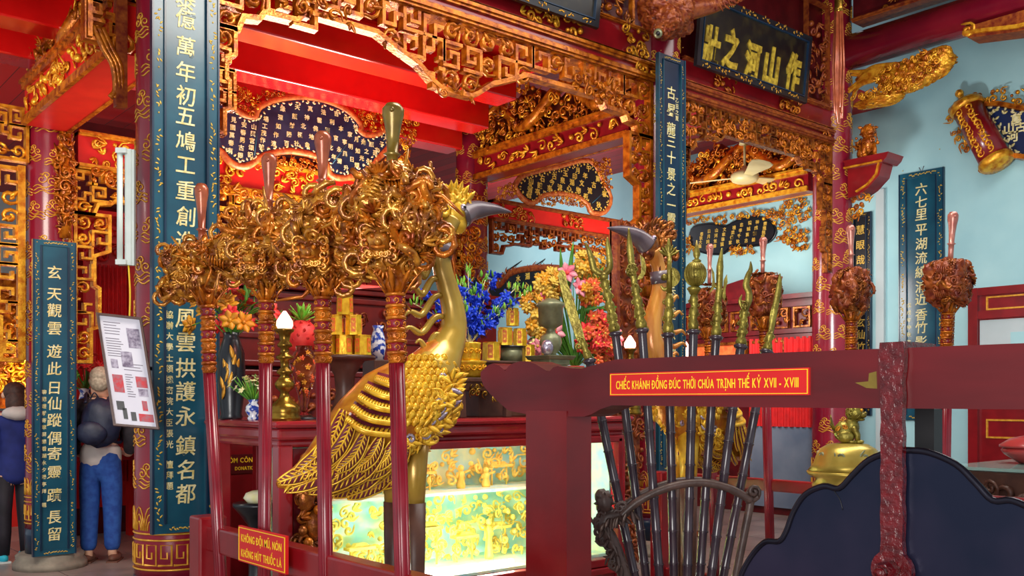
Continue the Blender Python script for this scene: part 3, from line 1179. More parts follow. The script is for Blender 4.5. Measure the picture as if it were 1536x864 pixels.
gate('gilt pierced frieze spanning the near bay between the two big front columns', 'carved frieze', 6.24, 2.64, 6.99, 4.56, 4.28, 4.02, 3.98, 3.3, 2.35,
     [M['gold_wood'], M['gold_wood']], 21, cell=0.19, depth=0.08, mid=4.66)
gate('brown and gold pierced frieze over the far right bay with the ceiling fan', 'carved frieze', 6.24, 7.46, 10.14, 4.5, 4.26, 4.02, None, 3.3, 3.0,
     [M['brown_gilt'], M['gold_wood']], 31, cell=0.12, jw=(0.1, 0.2))
gate('bright gilt gate carving with fret jamb, deep behind the far left column', 'carved frieze', R2 - 0.06, 2.6, 6.95, 3.58, 3.42, 3.2, None, 1.85, 2.3,
     [M['gold'], M['gold']], 41, jw=(0.3, 0.3))
gate('dark red and gold stepped arch carving behind the incense table', 'carved frieze', R2 - 0.06, 7.46, 10.14, 3.72, 3.52, 3.32, None, None, 2.6,
     [M['red_wood'], M['gold_wood']], 51, cell=0.13)
pl = facade(R2 - 0.06)
t = thing('carved_gate_frieze', 'bright gilt fret carving at the far left edge', 'carved frieze', (1.6, R2 - 0.06, 1.8))
b = MB()
openwork(b, pl, [(0.3, 4.05), (0.3, 3.75), (1.75, 3.75), (1.9, 3.6), (2.2, 3.6), (2.2, 4.05)], 0.14, 0.07, 61, 0)
part(b, 'pierced_frieze', M['gold'], t)
b = MB()
openwork(b, pl, jamb_poly(1.78, 2.16, 1.85, 3.52, -1), 0.17, 0.07, 62, 0)
b.prism(pl, rect(2.12, 2.18, 1.85, 3.55), -0.02, 0.05)
part(b, 'carved_jamb', M['gold'], t)


def moulded_beam(label, pl, a0, a1, z0, z1, th, mats, panels, seed, reliefcell=0.1, name='carved_beam', bevel=0.008, edge=0.05, relief_m=None):
    """beam with gilt top and bottom mouldings, red field and applied carving. mats: field, moulding"""
    t = thing(name, label, 'beam', pl((a0 + a1) / 2, z0, -th / 2))
    b = MB()
    b.prism(pl, rect(a0, a1, z0 + 0.01, z1 - 0.01), -th, 0.0)
    part(b, 'beam_body', mats[0], t)
    b = MB()
    for z in (z0 + edge / 2, z1 - edge / 2):
        b.prism(pl, rect(a0, a1, z - edge / 2, z + edge / 2), -th - 0.01, 0.03)
        b.prism(pl, rect(a0, a1, z - edge / 5, z + edge / 5), -th - 0.01, 0.05)
    part(b, 'moulding', mats[1], t, bevel=bevel)
    if panels:
        for k, (p0, p1) in enumerate(panels):
            b = MB()
            carve(b, Pl(pl(0, 0, 0.006), pl.u, pl.v, pl.n), rect(p0, p1, z0 + edge, z1 - edge), reliefcell, 0.03, seed + k, 0)
            part(b, 'applied_carving', relief_m or M['gold'], t)
    return t


# beams of the gate row
moulded_beam('long brown moulded beam above the gilt frieze of the near bay', facade(6.2), 2.66, 7.0, 4.55, 4.74, 0.2, [M['lacquer'], M['gold_wood']], [(6.72, 6.98)], 1, edge=0.07)
moulded_beam('red frieze board with gilt flowers under the plaque of the near bay', facade(6.22), 2.66, 7.0, 4.72, 5.04, 0.16, [M['lacquer'], M['gold_wood']],
             [(2.8, 3.5), (3.9, 4.75), (5.3, 6.1), (6.6, 6.95)], 5, edge=0.03)
moulded_beam('brown moulded beam above the fan, between middle and right columns', facade(6.2), 7.46, 10.14, 4.5, 4.66, 0.2, [M['lacquer'], M['red_wood']], [(9.9, 10.12)], 9, edge=0.06, relief_m=M['gold_wood'])
moulded_beam('red frieze board with gilt flowers under the black plaque', facade(6.22), 7.46, 10.14, 4.66, 4.92, 0.16, [M['lacquer'], M['red_wood']],
             [(7.9, 8.35), (9.05, 9.5)], 13, edge=0.03, relief_m=M['gold_wood'])
# carved upright panel next to the near plaque
b = MB()
carve(b, facade(6.26), rect(6.24, 6.72, 4.98, 5.9), 0.12, 0.05, 77, 0, 1)
b.bar([facade(6.26)(q, z, 0.01) for q, z in rect(6.2, 6.76, 4.95, 5.95)], 0.04, 0.05, -UY, 1, closed=True)
single(b, 'wall_carving', [M['brown_gilt'], M['gold_wood']], 'upright carved gilt panel right of the plaque at the top', 'carving')
b = MB()
carve(b, facade(6.26), rect(9.72, 10.1, 4.98, 5.9), 0.12, 0.04, 78, 0, 0)
b.bar([facade(6.26)(q, z, 0.01) for q, z in rect(9.68, 10.12, 4.95, 6.1)], 0.04, 0.05, -UY, 0, closed=True)
single(b, 'wall_carving', [M['red_wood']], 'dark upright carved panel right of the black plaque', 'carving')

# second row beams
moulded_beam('gilt and red beam with flower panels behind the staff heads', facade(R2 - 0.1), 2.62, 6.98, 3.6, 3.95, 0.2, [M['red_paint'], M['gold']],
             [(2.7, 3.3), (3.6, 4.2), (4.5, 5.0), (5.5, 6.1), (6.3, 6.9)], 17)
moulded_beam('dark red beam with gilt flower panels behind the bouquet', facade(R2 - 0.1), 7.46, 10.14, 3.7, 3.98, 0.2, [M['red_paint'], M['red_wood']],
             [(7.5, 8.1), (8.6, 9.0), (9.6, 10.1)], 19, relief_m=M['gold_wood'])
b = MB()
carve(b, facade(R2 - 0.16), rect(2.7, 6.9, 3.44, 3.62), 0.11, 0.06, 91, 0, 0)
single(b, 'carved_frieze_strip', [M['gold_wood']], 'strip of gilt leaf carving under the beam behind the staffs', 'carved frieze')


# beams running back from the columns, with dragons on top
def cross_beam(label, x, y0, y1, z0, z1, carve_top, mats, seed, w_=0.22):
    pl = sidepl(x - w_ / 2)
    t = thing('dragon_beam', label, 'beam', (x, (y0 + y1) / 2, z0))
    b = MB()
    b.box((x, (y0 + y1) / 2, (z0 + z1) / 2), (w_, y1 - y0, z1 - z0 - 0.02))
    part(b, 'beam_body', mats[0], t)
    b = MB()
    for z in (z0 + 0.035, z1 - 0.025):
        for c0 in (-0.005, -w_ - 0.03):
            b.prism(pl, rect(-y1, -y0, z - 0.032, z + 0.03), c0, c0 + 0.035)
    b.prism(pl, rect(-y1, -y0, z1 - 0.01, z1 + 0.02), -w_ - 0.03, 0.05)
    part(b, 'moulding', mats[1], t, bevel=0.01)
    b = MB()
    q = Pl(pl(0, 0, 0.008), pl.u, pl.v, pl.n)
    carve(b, q, rect(-y1 + 0.1, -y0 - 0.1, z0 + 0.08, z1 - 0.07), 0.11, 0.02, seed, 0)
    part(b, 'applied_carving', M['gold'], t)
    b = MB()
    q = Pl((x, 0, 0), -UY, UZ, -UX)
    ht = carve_top - z1
    n = 9
    top = [(-y1 + (y1 - y0) * i / n, z1 + ht * (0.55 + 0.4 * math.sin(i * 2.3 + seed) ** 2)) for i in range(n + 1)]
    poly = [(-y1, z1)] + [(-y0, z1)] + list(reversed(top))
    b.prism(q, poly, -0.05, -0.01, 2)
    carve(b, Pl(q(0, 0, 0.0), q.u, q.v, q.n), poly, 0.1, 0.14, seed + 1, 0, 1, layers=2)
    # writhing dragon body and head
    pts = spline([q(-y1 + (y1 - y0) * i / 7, z1 + ht * (0.45 + 0.3 * math.sin(i * 1.9)), 0.05 + 0.06 * math.cos(i * 2.2)) for i in range(8)], 7)
    b.tube(pts, lerp([0.03, 0.06, 0.065, 0.07, 0.075, 0.06], len(pts)), 8, 0)
    for i in range(2, len(pts) - 1, 1):
        b.leaf(pts[i], UZ + (pts[i + 1] - pts[i]).normalized(), -UX, 0.1, 0.04, 0, 0)
    hd = pts[-1] + V((0, -0.05, 0.03))
    b.blob(hd, (0.09, 0.13, 0.085), 0, lump=0.3)
    b.blob(hd + V((-0.05, -0.13, -0.03)), (0.05, 0.09, 0.035), 0)
    b.blob(hd + V((-0.03, -0.12, 0.03)), (0.05, 0.1, 0.03), 0)
    for s in (0, 1):
        b.blob(hd + V((-0.085, -0.05 + 0.04 * s, 0.04)), 0.024, 1)
        b.scroll(hd + V((-0.02, 0.06, 0.07 + 0.05 * s)), UY, UZ, 0.09, 0.016, 1.0, s, 1)
    for i in range(8):
        a = i * 0.8
        b.leaf(hd + V((-0.05, 0.05, 0)), V((-0.3, math.cos(a), math.sin(a))), -UX, 0.15, 0.05, 0, 0.1)
    part(b, 'dragon_carving', [M['gold_wood'], M['gold'], M['carve_core']], t)
    return t


cross_beam('red underside beam with gilt dragons at the upper left', XA - 0.1, 6.75, 9.05, 3.86, 4.22, 4.72, [M['red_paint'], M['gold_wood']], 101, 0.34)
cross_beam('gilt bordered red beam topped with dragons, running back above the crane beak', XB - 0.02, 6.6, 9.1, 4.13, 4.44, 5.12, [M['lacquer'], M['gold_wood']], 111)
cross_beam('gilt dragon beam behind the cream ceiling fan', XC, 6.6, 9.1, 4.03, 4.3, 4.95, [M['lacquer'], M['gold']], 121)
# end bracket of the left dragon beam: scroll shaped gilt end and fretwork above it
pl = facade(6.66)
a0, a1 = P(128, 60, Y=6.66).x, P(184, 60, Y=6.66).x
t = thing('beam_end_bracket', 'gilt scroll bracket closing the end of the upper left dragon beam', 'bracket', pl((a0 + a1) / 2, 3.8, 0))
b = MB()
za, zb, zc = P(150, 0, Y=6.66).z + 0.1, P(150, 62, Y=6.66).z, P(150, 145, Y=6.66).z
openwork(b, pl, rect(a0, a1, zb, za), 0.14, 0.08, 131, 0)
b.prism(pl, [(a0, zb), (a0, za), (a0 + 0.03, za), (a0 + 0.03, zb)], -0.04, 0.06)
part(b, 'pierced_panel', M['gold_wood'], t)
b = MB()
am = a0 + 0.04
for k in range(3):
    pts = spline([pl(am + 0.03 * k, zb + 0.08, 0.03), pl(am + 0.06 + 0.03 * k, zb - 0.06, 0.05), pl(am + 0.12 + 0.025 * k, zb - 0.16, 0.05), pl(am + 0.14 + 0.02 * k, zc + 0.06, 0.04),
                  pl(am + 0.11 + 0.025 * k, zc, 0.03)], 6)
    b.tube(pts, 0.02, 7)
b.scroll(pl(am + 0.2, zb + 0.0, 0.04), UX, UZ, 0.08, 0.018, 1.4, 1)
part(b, 'scroll_end', M['gold_wood'], t)
b = MB()
b.prism(pl, rect(P(182, 60, Y=6.5).x, P(199, 60, Y=6.5).x, P(190, 155, Y=6.5).z, 5.2), 0.0, 0.06)
single(b, 'door_post', [M['red_wood']], 'plain brown upright board beside the thick front left column', 'post', bevel=0.006)
# carved figure bracket on the right side of the far left column
b = MB()
x, y = P(86, 300, Y=9.1).x + 0.06, 9.08
z0, z1 = P(86, 350, Y=9.1).z, P(86, 190, Y=9.1).z
carve_ball(b, (x, y, (z0 + z1) / 2), (0.08, 0.1, (z1 - z0) / 2), 110, 0.09, 141, 0, 1)
b.tube([V((x, y, z0 - 0.04)), V((x, y, z1 + 0.03))], 0.05, 8, 0)
single(b, 'carved_bracket', [M['gold_wood'], M['brown_gilt']], 'tall carved wooden bracket on the far left column', 'bracket')
# carved hanging bracket left of the rear column
b = MB()
pl = facade(9.0)
a0, a1 = P(652, 380, Y=9.0).x, P(718, 380, Y=9.0).x
z0, z1 = P(690, 428, Y=9.0).z, P(690, 290, Y=9.0).z
carve(b, pl, [(a0, z1), (a0 + 0.1, z0 + 0.2), (a0 + 0.2, z0), (a1, z0), (a1, z1)], 0.12, 0.1, 151, 0, 1, 2)
for k in range(2):
    pts = spline([pl(a0 + 0.12 + 0.05 * k, z1, 0.12), pl(a0 + 0.16 + 0.05 * k, z1 - 0.4, 0.14), pl(a0 + 0.08 + 0.06 * k, z1 - 0.65, 0.14), pl(a0 + 0.14 + 0.05 * k, z0 + 0.12, 0.13), pl(a0 + 0.22, z0, 0.12)], 6)
    b.tube(pts, 0.025, 7, 0)
single(b, 'carved_bracket', [M['gold_wood'], M['gold']], 'gilt S-curved bracket just right of the near crane neck', 'bracket')
# brown carved pilaster on the left face of the middle column
b = MB()
pl = facade(6.1)
a0, a1 = P(922, 450, Y=6.1).x, P(962, 450, Y=6.1).x
z0, z1 = 0.0, P(940, 335, Y=6.1).z
carve(b, pl, rect(a0, a1, z0, z1), 0.1, 0.05, 161, 0, 0)
b.prism(pl, rect(a0 - 0.02, a0 + 0.02, z0, z1), -0.04, 0.05)
b.prism(pl, rect(a0 - 0.02, a1, z0, z1), -0.05, -0.02)
single(b, 'carved_pilaster', [M['red_wood']], 'dark brown carved upright left of the middle column, behind the trident', 'carved panel')

# dark dragon head bracket at the top of the middle column
t = thing('dragon_bracket', 'dark reddish dragon head with a green eye at the top of the middle column', 'bracket', P(1000, 45, Y=5.75))
b = MB()
c0 = P(1000, 18, Y=5.75)
relief(b, c0, (0.3, 0.2, 0.2), 8, 0, 1)
relief(b, c0 + V((-0.12, -0.1, -0.14)), (0.14, 0.14, 0.13), 9, 0, 1)
carve_ball(b, c0, (0.3, 0.2, 0.22), 60, 0.1, 701, 0, 0)
pts = spline([c0, P(1040, 12, Y=5.7), P(1075, 6, Y=5.65), P(1110, -8, Y=5.6)], 6)
b.tube(pts, lerp([0.14, 0.1, 0.07, 0.03], len(pts)), 10, 0)
for q in pts[3:]:
    b.scroll(q - UY * 0.06, UX, UZ, 0.06, 0.015, 1.3, q.x * 9, 0)
part(b, 'carved_head', [M['red_wood'], M['carve_core']], t)
b = MB()
b.blob(P(987, 50, Y=5.52), 0.04, 0)
b.blob(P(987, 50, Y=5.48), 0.02, 1)
part(b, 'eye', [M['dark_brass'], M['black']], t)
# ================================================================== PLAQUES, WALL PIECES, CEILING PIECES
def plaque(label, y, a0, a1, z0, z1, lean, chars, csize, seed, cw):
    """black board with big gold characters, leaning forward at the top"""
    vv = V((0, -math.sin(lean), math.cos(lean)))
    o = V((0, y, z0))
    pl = Pl(o, UX, vv)
    h = (z1 - z0) / math.cos(lean)
    t = thing('name_plaque', label, 'plaque', pl((a0 + a1) / 2, 0, 0))
    b = MB()
    b.prism(pl, rect(a0 + 0.03, a1 - 0.03, 0.03, h - 0.03), 0.0, 0.03)
    pan = part(b, 'panel', M['plaque_field'], t)
    b = MB()
    b.bar([pl(q, r, 0.03) for q, r in rect(a0 + 0.03, a1 - 0.03, 0.035, h - 0.035)], 0.07, 0.035, pl.n, 0, closed=True)
    b.bar([pl(q, r, 0.04) for q, r in rect(a0 + 0.066, a1 - 0.066, 0.072, h - 0.072)], 0.014, 0.03, pl.n, 1, closed=True)
    part(b, 'frame', [M['black_lacquer'], M['blue_dark']], t)
    b = MB()
    q = a0 + 0.1
    rnd = random.Random(seed)
    while q < a1 - 0.1:
        L = rnd.uniform(0.12, 0.3)
        for i in range(int(L / 0.022)):
            for r in (0.035, h - 0.035):
                b.leaf(pl(min(q + i * 0.022, a1 - 0.05), r + 0.012 * math.sin(i), 0.05), pl.u * rnd.uniform(-1, 1) + pl.v * rnd.uniform(-1, 1), pl.n, 0.03, 0.016, 0, 0, 0.1)
        q += L + 0.09
    part(b, 'gilt_vine', M['gold_line'], t)
    b = MB()
    for c, q, r in chars:
        b.text(c, pl, q, r, csize, 0, 0.032, wd=cw, bold=0.045, shear=0.08)
    part(b, 'inscription', M['plaque_gold'], pan)
    return t


M['plaque_field'] = mat('speckled_black_field', C(14, 14, 14), C(46, 40, 20), 9, 0.35, coat=0.3, lo=0.45, hi=0.75)
M['plaque_gold'] = mat('speckled_gold_letters', C(226, 196, 70), C(150, 120, 40), 22, 0.35, metal=0.3)
ch = []
for c, px, py in zip('壯之河山作', (1062, 1096, 1128, 1157, 1189), (67, 72, 91, 99, 107)):
    p = P(px, py, Y=6.05)
    ch.append((c, p.x + (0.07 if c == '壯' else 0.02), (p.z - 4.8) / math.cos(0.1)))
plaque('black plaque with five large gold characters above the ceiling fan', 6.12, 7.5, 9.42, 4.8, 5.53, 0.1, ch, 0.42, 201, 0.26)
plaque('black plaque with gold characters cut off by the top edge of the photo', 6.12, 4.62, 6.14, 4.82, 5.6, 0.14,
       [('水', 5.02, 0.42), ('天', 5.36, 0.42), ('光', 5.7, 0.42)], 0.44, 202, 0.3)


def scroll_board(label, pl, tr, poly, cols, csz, seed, field, edge, letters, orn=(), thick=0.05, dividers=(), cat='scroll plaque', name='scroll_plaque', edgew=0.07, bead=True, rod=None):
    """curving lacquered plaque; tr maps photo points onto its plane"""
    pp = [tr(*q) for q in poly]
    t = thing(name, label, cat, pl(sum(p[0] for p in pp) / len(pp), min(p[1] for p in pp), 0))
    k = len(pp)
    sm = spline([V((a, z, 0)) for a, z in pp + [pp[0]]], 3)[:-1]
    sp = [(q.x, q.y) for q in sm]
    b = MB()
    b.prism(pl, sp, 0.0, thick)
    pan = part(b, 'panel', field, t)
    b = MB()
    cx, cz = sum(p[0] for p in sp) / len(sp), sum(p[1] for p in sp) / len(sp)
    out = []
    for i in range(len(sp)):
        d = V((sp[i][0] - sp[i - 2][0], sp[i][1] - sp[i - 2][1], 0)) + V((sp[(i + 2) % len(sp)][0] - sp[i][0], sp[(i + 2) % len(sp)][1] - sp[i][1], 0))
        nrm = V((d.y, -d.x, 0))
        if nrm.length > 1e-9:
            nrm.normalize()
        area2 = sum(sp[j - 1][0] * sp[j][1] - sp[j][0] * sp[j - 1][1] for j in range(len(sp)))
        if area2 < 0:
            nrm = -nrm
        out.append((sp[i][0] + nrm.x * edgew * 0.5, sp[i][1] + nrm.y * edgew * 0.5))
    b.tube([pl(a, z, thick * 0.6) for a, z in out], edgew * 0.55, 6, 0, closed=True, flat=(pl.n, 0.8))
    part(b, 'border', edge, t)
    if bead:
        b = MB()
        n2 = len(sp)
        for i in range(n2):
            a, z = sp[i]
            a2, z2 = sp[(i + 1) % n2]
            L = math.hypot(a2 - a, z2 - z)
            for q in range(max(1, int(L / 0.03))):
                f = q / max(1, int(L / 0.03))
                aa, zz = a + (a2 - a) * f, z + (z2 - z) * f
                aa, zz = aa + (cx - aa) * 0.03, zz + (cz - zz) * 0.05
                b.leaf(pl(aa, zz, thick), pl.u * math.cos(q * 2.4 + i) + pl.v * math.sin(q * 2.4 + i), pl.n, 0.035, 0.022, 0, 0, 0.1)
        part(b, 'beaded_edge', letters, pan)
    b = MB()
    for chs, ax, ay, bx, by in cols:
        for i, c in enumerate(chs):
            f = i / max(1, len(chs) - 1)
            a, z = tr(ax + (bx - ax) * f, ay + (by - ay) * f)
            b.text(c, pl, a, z, csz, 0, thick + 0.002, bold=0.02)
    part(b, 'inscription', letters, pan)
    if dividers:
        b = MB()
        for (x0, y0, x1, y1) in dividers:
            b.tube([pl(*tr(x0, y0), thick), pl(*tr(x1, y1), thick)], 0.006, 4)
        part(b, 'fold_line', M['blue'], pan)
    for i, (op, cell, dp) in enumerate(orn):
        b = MB()
        carve(b, Pl(pl(0, 0, 0.01), pl.u, pl.v, pl.n), [tr(*q) for q in op], cell * 0.6, dp, seed + i, 0, 1, 2)
        part(b, 'leaf_carving', [M['gold_wood'], M['gold']] if rod is None else rod, t)
    return t


M['orange_border'] = mat('orange_red_border', C(206, 120, 60), C(164, 70, 34), 26, 0.4, metal=0.2)
yS = 8.86
plS = facade(yS)


def trS(x, y):
    p = P(320 + x / 4.8, 120 + y / 4.8, Y=yS)
    return (p.x, p.z)


poly = [(-40, 60), (20, 130), (75, 190), (150, 250), (220, 290), (305, 295), (335, 225), (450, 175), (600, 155), (750, 170), (900, 222), (990, 290), (1030, 345), (1015, 375), (1080, 425), (1170, 420), (1250, 385),
        (1240, 460), (1150, 560), (1105, 620), (1000, 670), (900, 685), (845, 665), (825, 610), (790, 560), (700, 518), (560, 492), (450, 497), (330, 530), (270, 570), (220, 600), (150, 590), (100, 550), (60, 500), (-40, 420)]
cols = [('見國萬春有', 130, 295, 105, 515), ('安春男古銀', 205, 330, 178, 550), ('山興宮頌記', 275, 345, 250, 545), ('場工茂作號', 362, 290, 330, 490), ('緣深如作遠', 482, 215, 418, 465),
        ('天顏射陽百', 588, 205, 510, 465), ('真神北極社', 680, 215, 582, 465), ('法雲佛地象', 775, 240, 660, 475), ('吉利顯應民', 868, 250, 740, 490), ('切本官化安', 938, 290, 790, 560), ('幼家寧永年', 1005, 345, 850, 560), ('月明風清', 1010, 435, 890, 590),
        ('海如日升', 1062, 455, 938, 640), ('顏之光輝', 1120, 470, 1015, 620), ('子孫永', 1195, 470, 1098, 590), ('大文', 1222, 425, 1160, 510)]
t_scroll = scroll_board('long wavy dark blue scroll plaque hung below the red ceiling', plS, trS, poly, cols, 0.058, 211, M['navy_board'], M['orange_border'], M['pale_gold'],
             [([(80, 20), (330, 110), (330, 250), (230, 260), (130, 200), (75, 110)], 0.1, 0.05), ([(350, 90), (480, 60), (540, 110), (360, 150)], 0.09, 0.05),
              ([(1000, 190), (1250, 250), (1250, 350), (1090, 390)], 0.1, 0.05), ([(1250, 240), (1480, 270), (1440, 420), (1400, 560), (1300, 720), (1120, 690), (1250, 520)], 0.11, 0.07),
              ([(430, 540), (740, 580), (760, 670), (280, 640)], 0.1, 0.05)],
             dividers=[(310, 300, 280, 550), (1000, 390, 840, 610)])
b = MB()
for px, py in ((420, 130), (500, 147), (590, 160)):
    p = P(px, py, Y=yS + 0.0)
    b.tube([p, V((p.x, 8.97, 4.47))], 0.012, 6)
    b.tube([p + UZ * 0.03 + UX * 0.04, p + UZ * 0.03 - UX * 0.04], 0.012, 6)
part(b, 'hanging_hook', M['steel'], t_scroll)
yS2 = 8.98
plS2 = facade(yS2)


def trS2(x, y):
    p = P(680 + x / 3.6, 200 + y / 3.6, Y=yS2)
    return (p.x, p.z)


poly = [(335, 290), (385, 240), (550, 200), (720, 165), (785, 265), (830, 350), (800, 415), (740, 415), (725, 380), (665, 332), (560, 312), (470, 325), (420, 362), (375, 345)]
M['scroll_gold'] = M['pale_gold']
cols = [('山水清音', 405, 260, 395, 335), ('石鼓亭', 465, 250, 440, 320), ('古今來', 530, 235, 505, 300), ('玉泉流', 590, 220, 560, 295), ('月印湖心', 655, 205, 610, 300), ('千年文物', 715, 195, 660, 310), ('萬古流芳', 765, 250, 700, 345), ('春秋', 800, 330, 770, 390)]
t_s2 = scroll_board('smaller black scroll plaque with gold characters under the middle dragon beam', plS2, trS2, poly, cols, 0.085, 221, M['black_lacquer'], M['orange_border'], M['gold_paint'],
             [([(450, 330), (560, 318), (660, 340), (710, 390), (700, 400), (440, 380)], 0.08, 0.05), ([(230, 300), (330, 270), (340, 330), (230, 360)], 0.09, 0.05), ([(730, 150), (830, 140), (840, 330), (800, 300)], 0.1, 0.07)],
             dividers=[(800, 320, 735, 380)])
b = MB()
for x, y in ((480, 215), (700, 165)):
    q = trS2(x, y)
    b.tube([plS2(q[0], q[1] - 0.02, 0.02), V((q[0], 9.12, q[1] + 0.5)), V((q[0], 9.15, 5.26))], 0.01, 6)
part(b, 'hanging_wire', M['black'], t_s2)
xF = XW - 0.01
plF = sidepl(xF)


def mk_tr(ox, oy, s, x):
    def tr(a, b_):
        p = P(ox + a / s, oy + b_ / s, X=x)
        return (-p.y, p.z)
    return tr


tr = mk_tr(960, 160, 3.6, xF)
poly = [(280, 695), (300, 655), (390, 638), (470, 652), (530, 622), (640, 602), (715, 630), (735, 680), (700, 728), (620, 748), (510, 748), (460, 788), (380, 790), (305, 762)]
cols = [('春秋大義', 345, 690, 335, 755), ('日月同光', 385, 675, 375, 760), ('山河並壽', 425, 670, 415, 755), ('文章華國', 468, 665, 455, 745), ('禮樂傳家', 520, 655, 500, 735), ('忠孝千秋', 560, 640, 540, 730), ('精誠萬古', 605, 630, 585, 725), ('神威顯赫', 645, 625, 625, 720), ('靈應無窮', 688, 635, 675, 705)]
scroll_board('black double-lobed plaque with gilt leaf surround on the wall below the fan', plF, tr, poly, cols, 0.062, 231, M['black_lacquer'], M['black_lacquer'], M['gold_paint'],
             [([(230, 640), (330, 600), (480, 590), (480, 640), (400, 630), (300, 640)], 0.13, 0.08), ([(500, 600), (620, 570), (760, 560), (800, 500), (900, 500), (920, 620), (760, 680), (720, 610)], 0.15, 0.08),
              ([(740, 690), (900, 640), (920, 770), (720, 740)], 0.15, 0.08), ([(480, 760), (620, 750), (640, 790), (490, 810)], 0.12, 0.07), ([(230, 700), (280, 700), (330, 790), (230, 800)], 0.12, 0.07)], edgew=0.03, bead=False, rod=[M['gold'], M['gold_wood']])
tr = mk_tr(600, 340, 2.88, xF)
poly = [(385, 262), (440, 268), (485, 218), (560, 197), (690, 195), (720, 240), (690, 275), (600, 270), (520, 290), (470, 320), (420, 318)]
cols = [('山高', 480, 250, 475, 290), ('水長', 520, 225, 515, 270), ('湖心', 560, 215, 556, 255), ('亭月', 600, 215, 596, 255), ('清風', 640, 213, 637, 250), ('明日', 680, 213, 676, 250)]
t = scroll_board('dark scroll plaque with brown frame far back, behind the blue flowers', plF, tr, poly, cols, 0.13, 241, M['black_lacquer'], M['red_wood'], M['gold_paint'],
                 [([(365, 245), (420, 220), (470, 185), (600, 165), (700, 175), (700, 190), (560, 190), (480, 210), (440, 255), (390, 255)], 0.16, 0.05)], edgew=0.12, bead=False, rod=[M['red_wood'], M['red_wood']])
b = MB()
for q in ((470, 192, 550, 125), (595, 168, 640, 125)):
    p0, p1 = tr(q[0], q[1]), tr(q[2], q[3])
    b.tube([plF(p0[0], p0[1], 0.05), plF(p1[0], p1[1], -0.05)], 0.012, 5)
part(b, 'hanging_wire', M['black'], t)

# scroll plaque on the right wall with a rolled end
xF = XW - 0.05
plF = sidepl(xF)
tr = mk_tr(1420, 120, 5.4, xF)
t = thing('scroll_plaque', 'blue scroll plaque with thick gilt roller on the wall at the right edge', 'scroll plaque', plF(*tr(400, 700)))
b = MB()
b.prism(plF, [tr(*q) for q in ((325, 220), (430, 225), (626, 265), (900, 300), (900, 640), (640, 605), (560, 600))], 0.0, 0.05)
pan = part(b, 'panel', M['navy'], t)
b = MB()
for pts in (((330, 205), (440, 200), (626, 235), (900, 270)), ((560, 620), (640, 628), (900, 660))):
    b.bar([plF(*tr(*q), 0.05) for q in pts], 0.07, 0.09, plF.n)
part(b, 'border', M['gold_wood'], t)
b = MB()
p0, p1 = V(plF(*tr(215, 250), 0.15)), V(plF(*tr(440, 665), 0.15))
ax = (p1 - p0)
b.lathe([(0.17, 0), (0.17, ax.length)], p0, 24, 0, ax=ax)
rol = part(b, 'roller', M['lacquer'], t)
axn = ax.normalized()
for k, q in enumerate((p0, p1)):
    b = MB()
    s = -1 if k == 0 else 1
    b.lathe([(0.19, -0.02), (0.2, 0.02), (0.19, 0.06), (0.17, 0.08), (0.16, 0.08), (0.14, 0.1), (0.11, 0.1), (0.1, 0.115), (0.06, 0.115), (0.03, 0.13)], q, 22, 0, ax=axn * s)
    if k == 0:
        b.tube([p0 + axn * -0.1, p0 + axn * -0.2], [0.04, 0.035], 8)
        b.blob(p0 + axn * -0.22, 0.05)
    part(b, 'roller_cap', M['gold'], rol)
b = MB()
q = Pl(p0 - plF.n * 0.0, axn.cross(plF.n) * -1, axn * -1, plF.n)
for i in range(11):
    for j in range(2):
        c = p0 + axn * (0.06 + i * (ax.length - 0.1) / 11) + plF.n * 0.16 + q.u * (0.06 * (j * 2 - 1))
        b.scroll(c, q.u, axn, 0.045, 0.013, 1.1, i * 1.3 + j, 0, 1 if j else -1)
part(b, 'roller_relief', M['gold'], rol)
b = MB()
carve(b, plF, [tr(*z) for z in ((10, 240), (110, 170), (170, 260), (260, 480), (330, 640), (400, 740), (300, 740), (170, 600), (60, 440))], 0.085, 0.12, 251, 0, 1, 1)
carve(b, plF, [tr(*z) for z in ((210, 130), (300, 100), (500, 70), (626, 60), (900, 90), (900, 260), (626, 225), (440, 190), (320, 190))], 0.085, 0.12, 252, 0, 1, 1)
part(b, 'leaf_carving', [M['gold'], M['gold_wood']], t)
b = MB()
for c, x, y in (('萬', 580, 325), ('古', 615, 385), ('山', 520, 400), ('河', 550, 465)):
    b.text(c, plF, *tr(x, y), 0.13, 0, 0.052, bold=0.03)
for (x0, y0, x1, y1) in ((345, 235, 626, 275), (370, 270, 560, 590), (565, 595, 640, 600)):
    n = int(math.hypot(x1 - x0, y1 - y0) / 22)
    for i in range(n):
        b.leaf(plF(*tr(x0 + (x1 - x0) * i / n, y0 + (y1 - y0) * i / n), 0.051), plF.u * math.cos(i * 2.3) + plF.v * math.sin(i * 2.3), plF.n, 0.06, 0.035, 0, 0, 0.1)
part(b, 'inscription', M['pale_gold'], pan)

# round tie beam, its carved board, the dragon bracket, the lion shelf
b = MB()
b.lathe([(0.2, 0), (0.2, 7.0)], (XC, 6.2, 5.6), 28, 0, ax=(0, -1, 0))
single(b, 'tie_beam', M['column'], 'glossy round dark red beam crossing the upper right corner', 'beam')
moulded_beam('dark carved board with gilt panels above the round tie beam', sidepl(10.25), -6.0, 0.5, 5.88, 6.25, 0.2, [M['lacquer_dark'], M['red_wood']],
             [(-5.7, -4.9), (-4.6, -3.9), (-3.6, -2.9), (-2.6, -1.9)], 261, 0.12, relief_m=M['brown_gilt'])
b = MB()
pl = sidepl(XC - 0.14)
z = P(1500, 50, X=XC - 0.14)
b.prism(pl, [(-z.y - 0.35, 5.42), (-z.y - 0.3, 5.3), (-z.y + 0.2, 5.22), (-z.y + 1.5, 5.2), (-z.y + 1.5, 5.42)], -0.2, 0.06, 0)
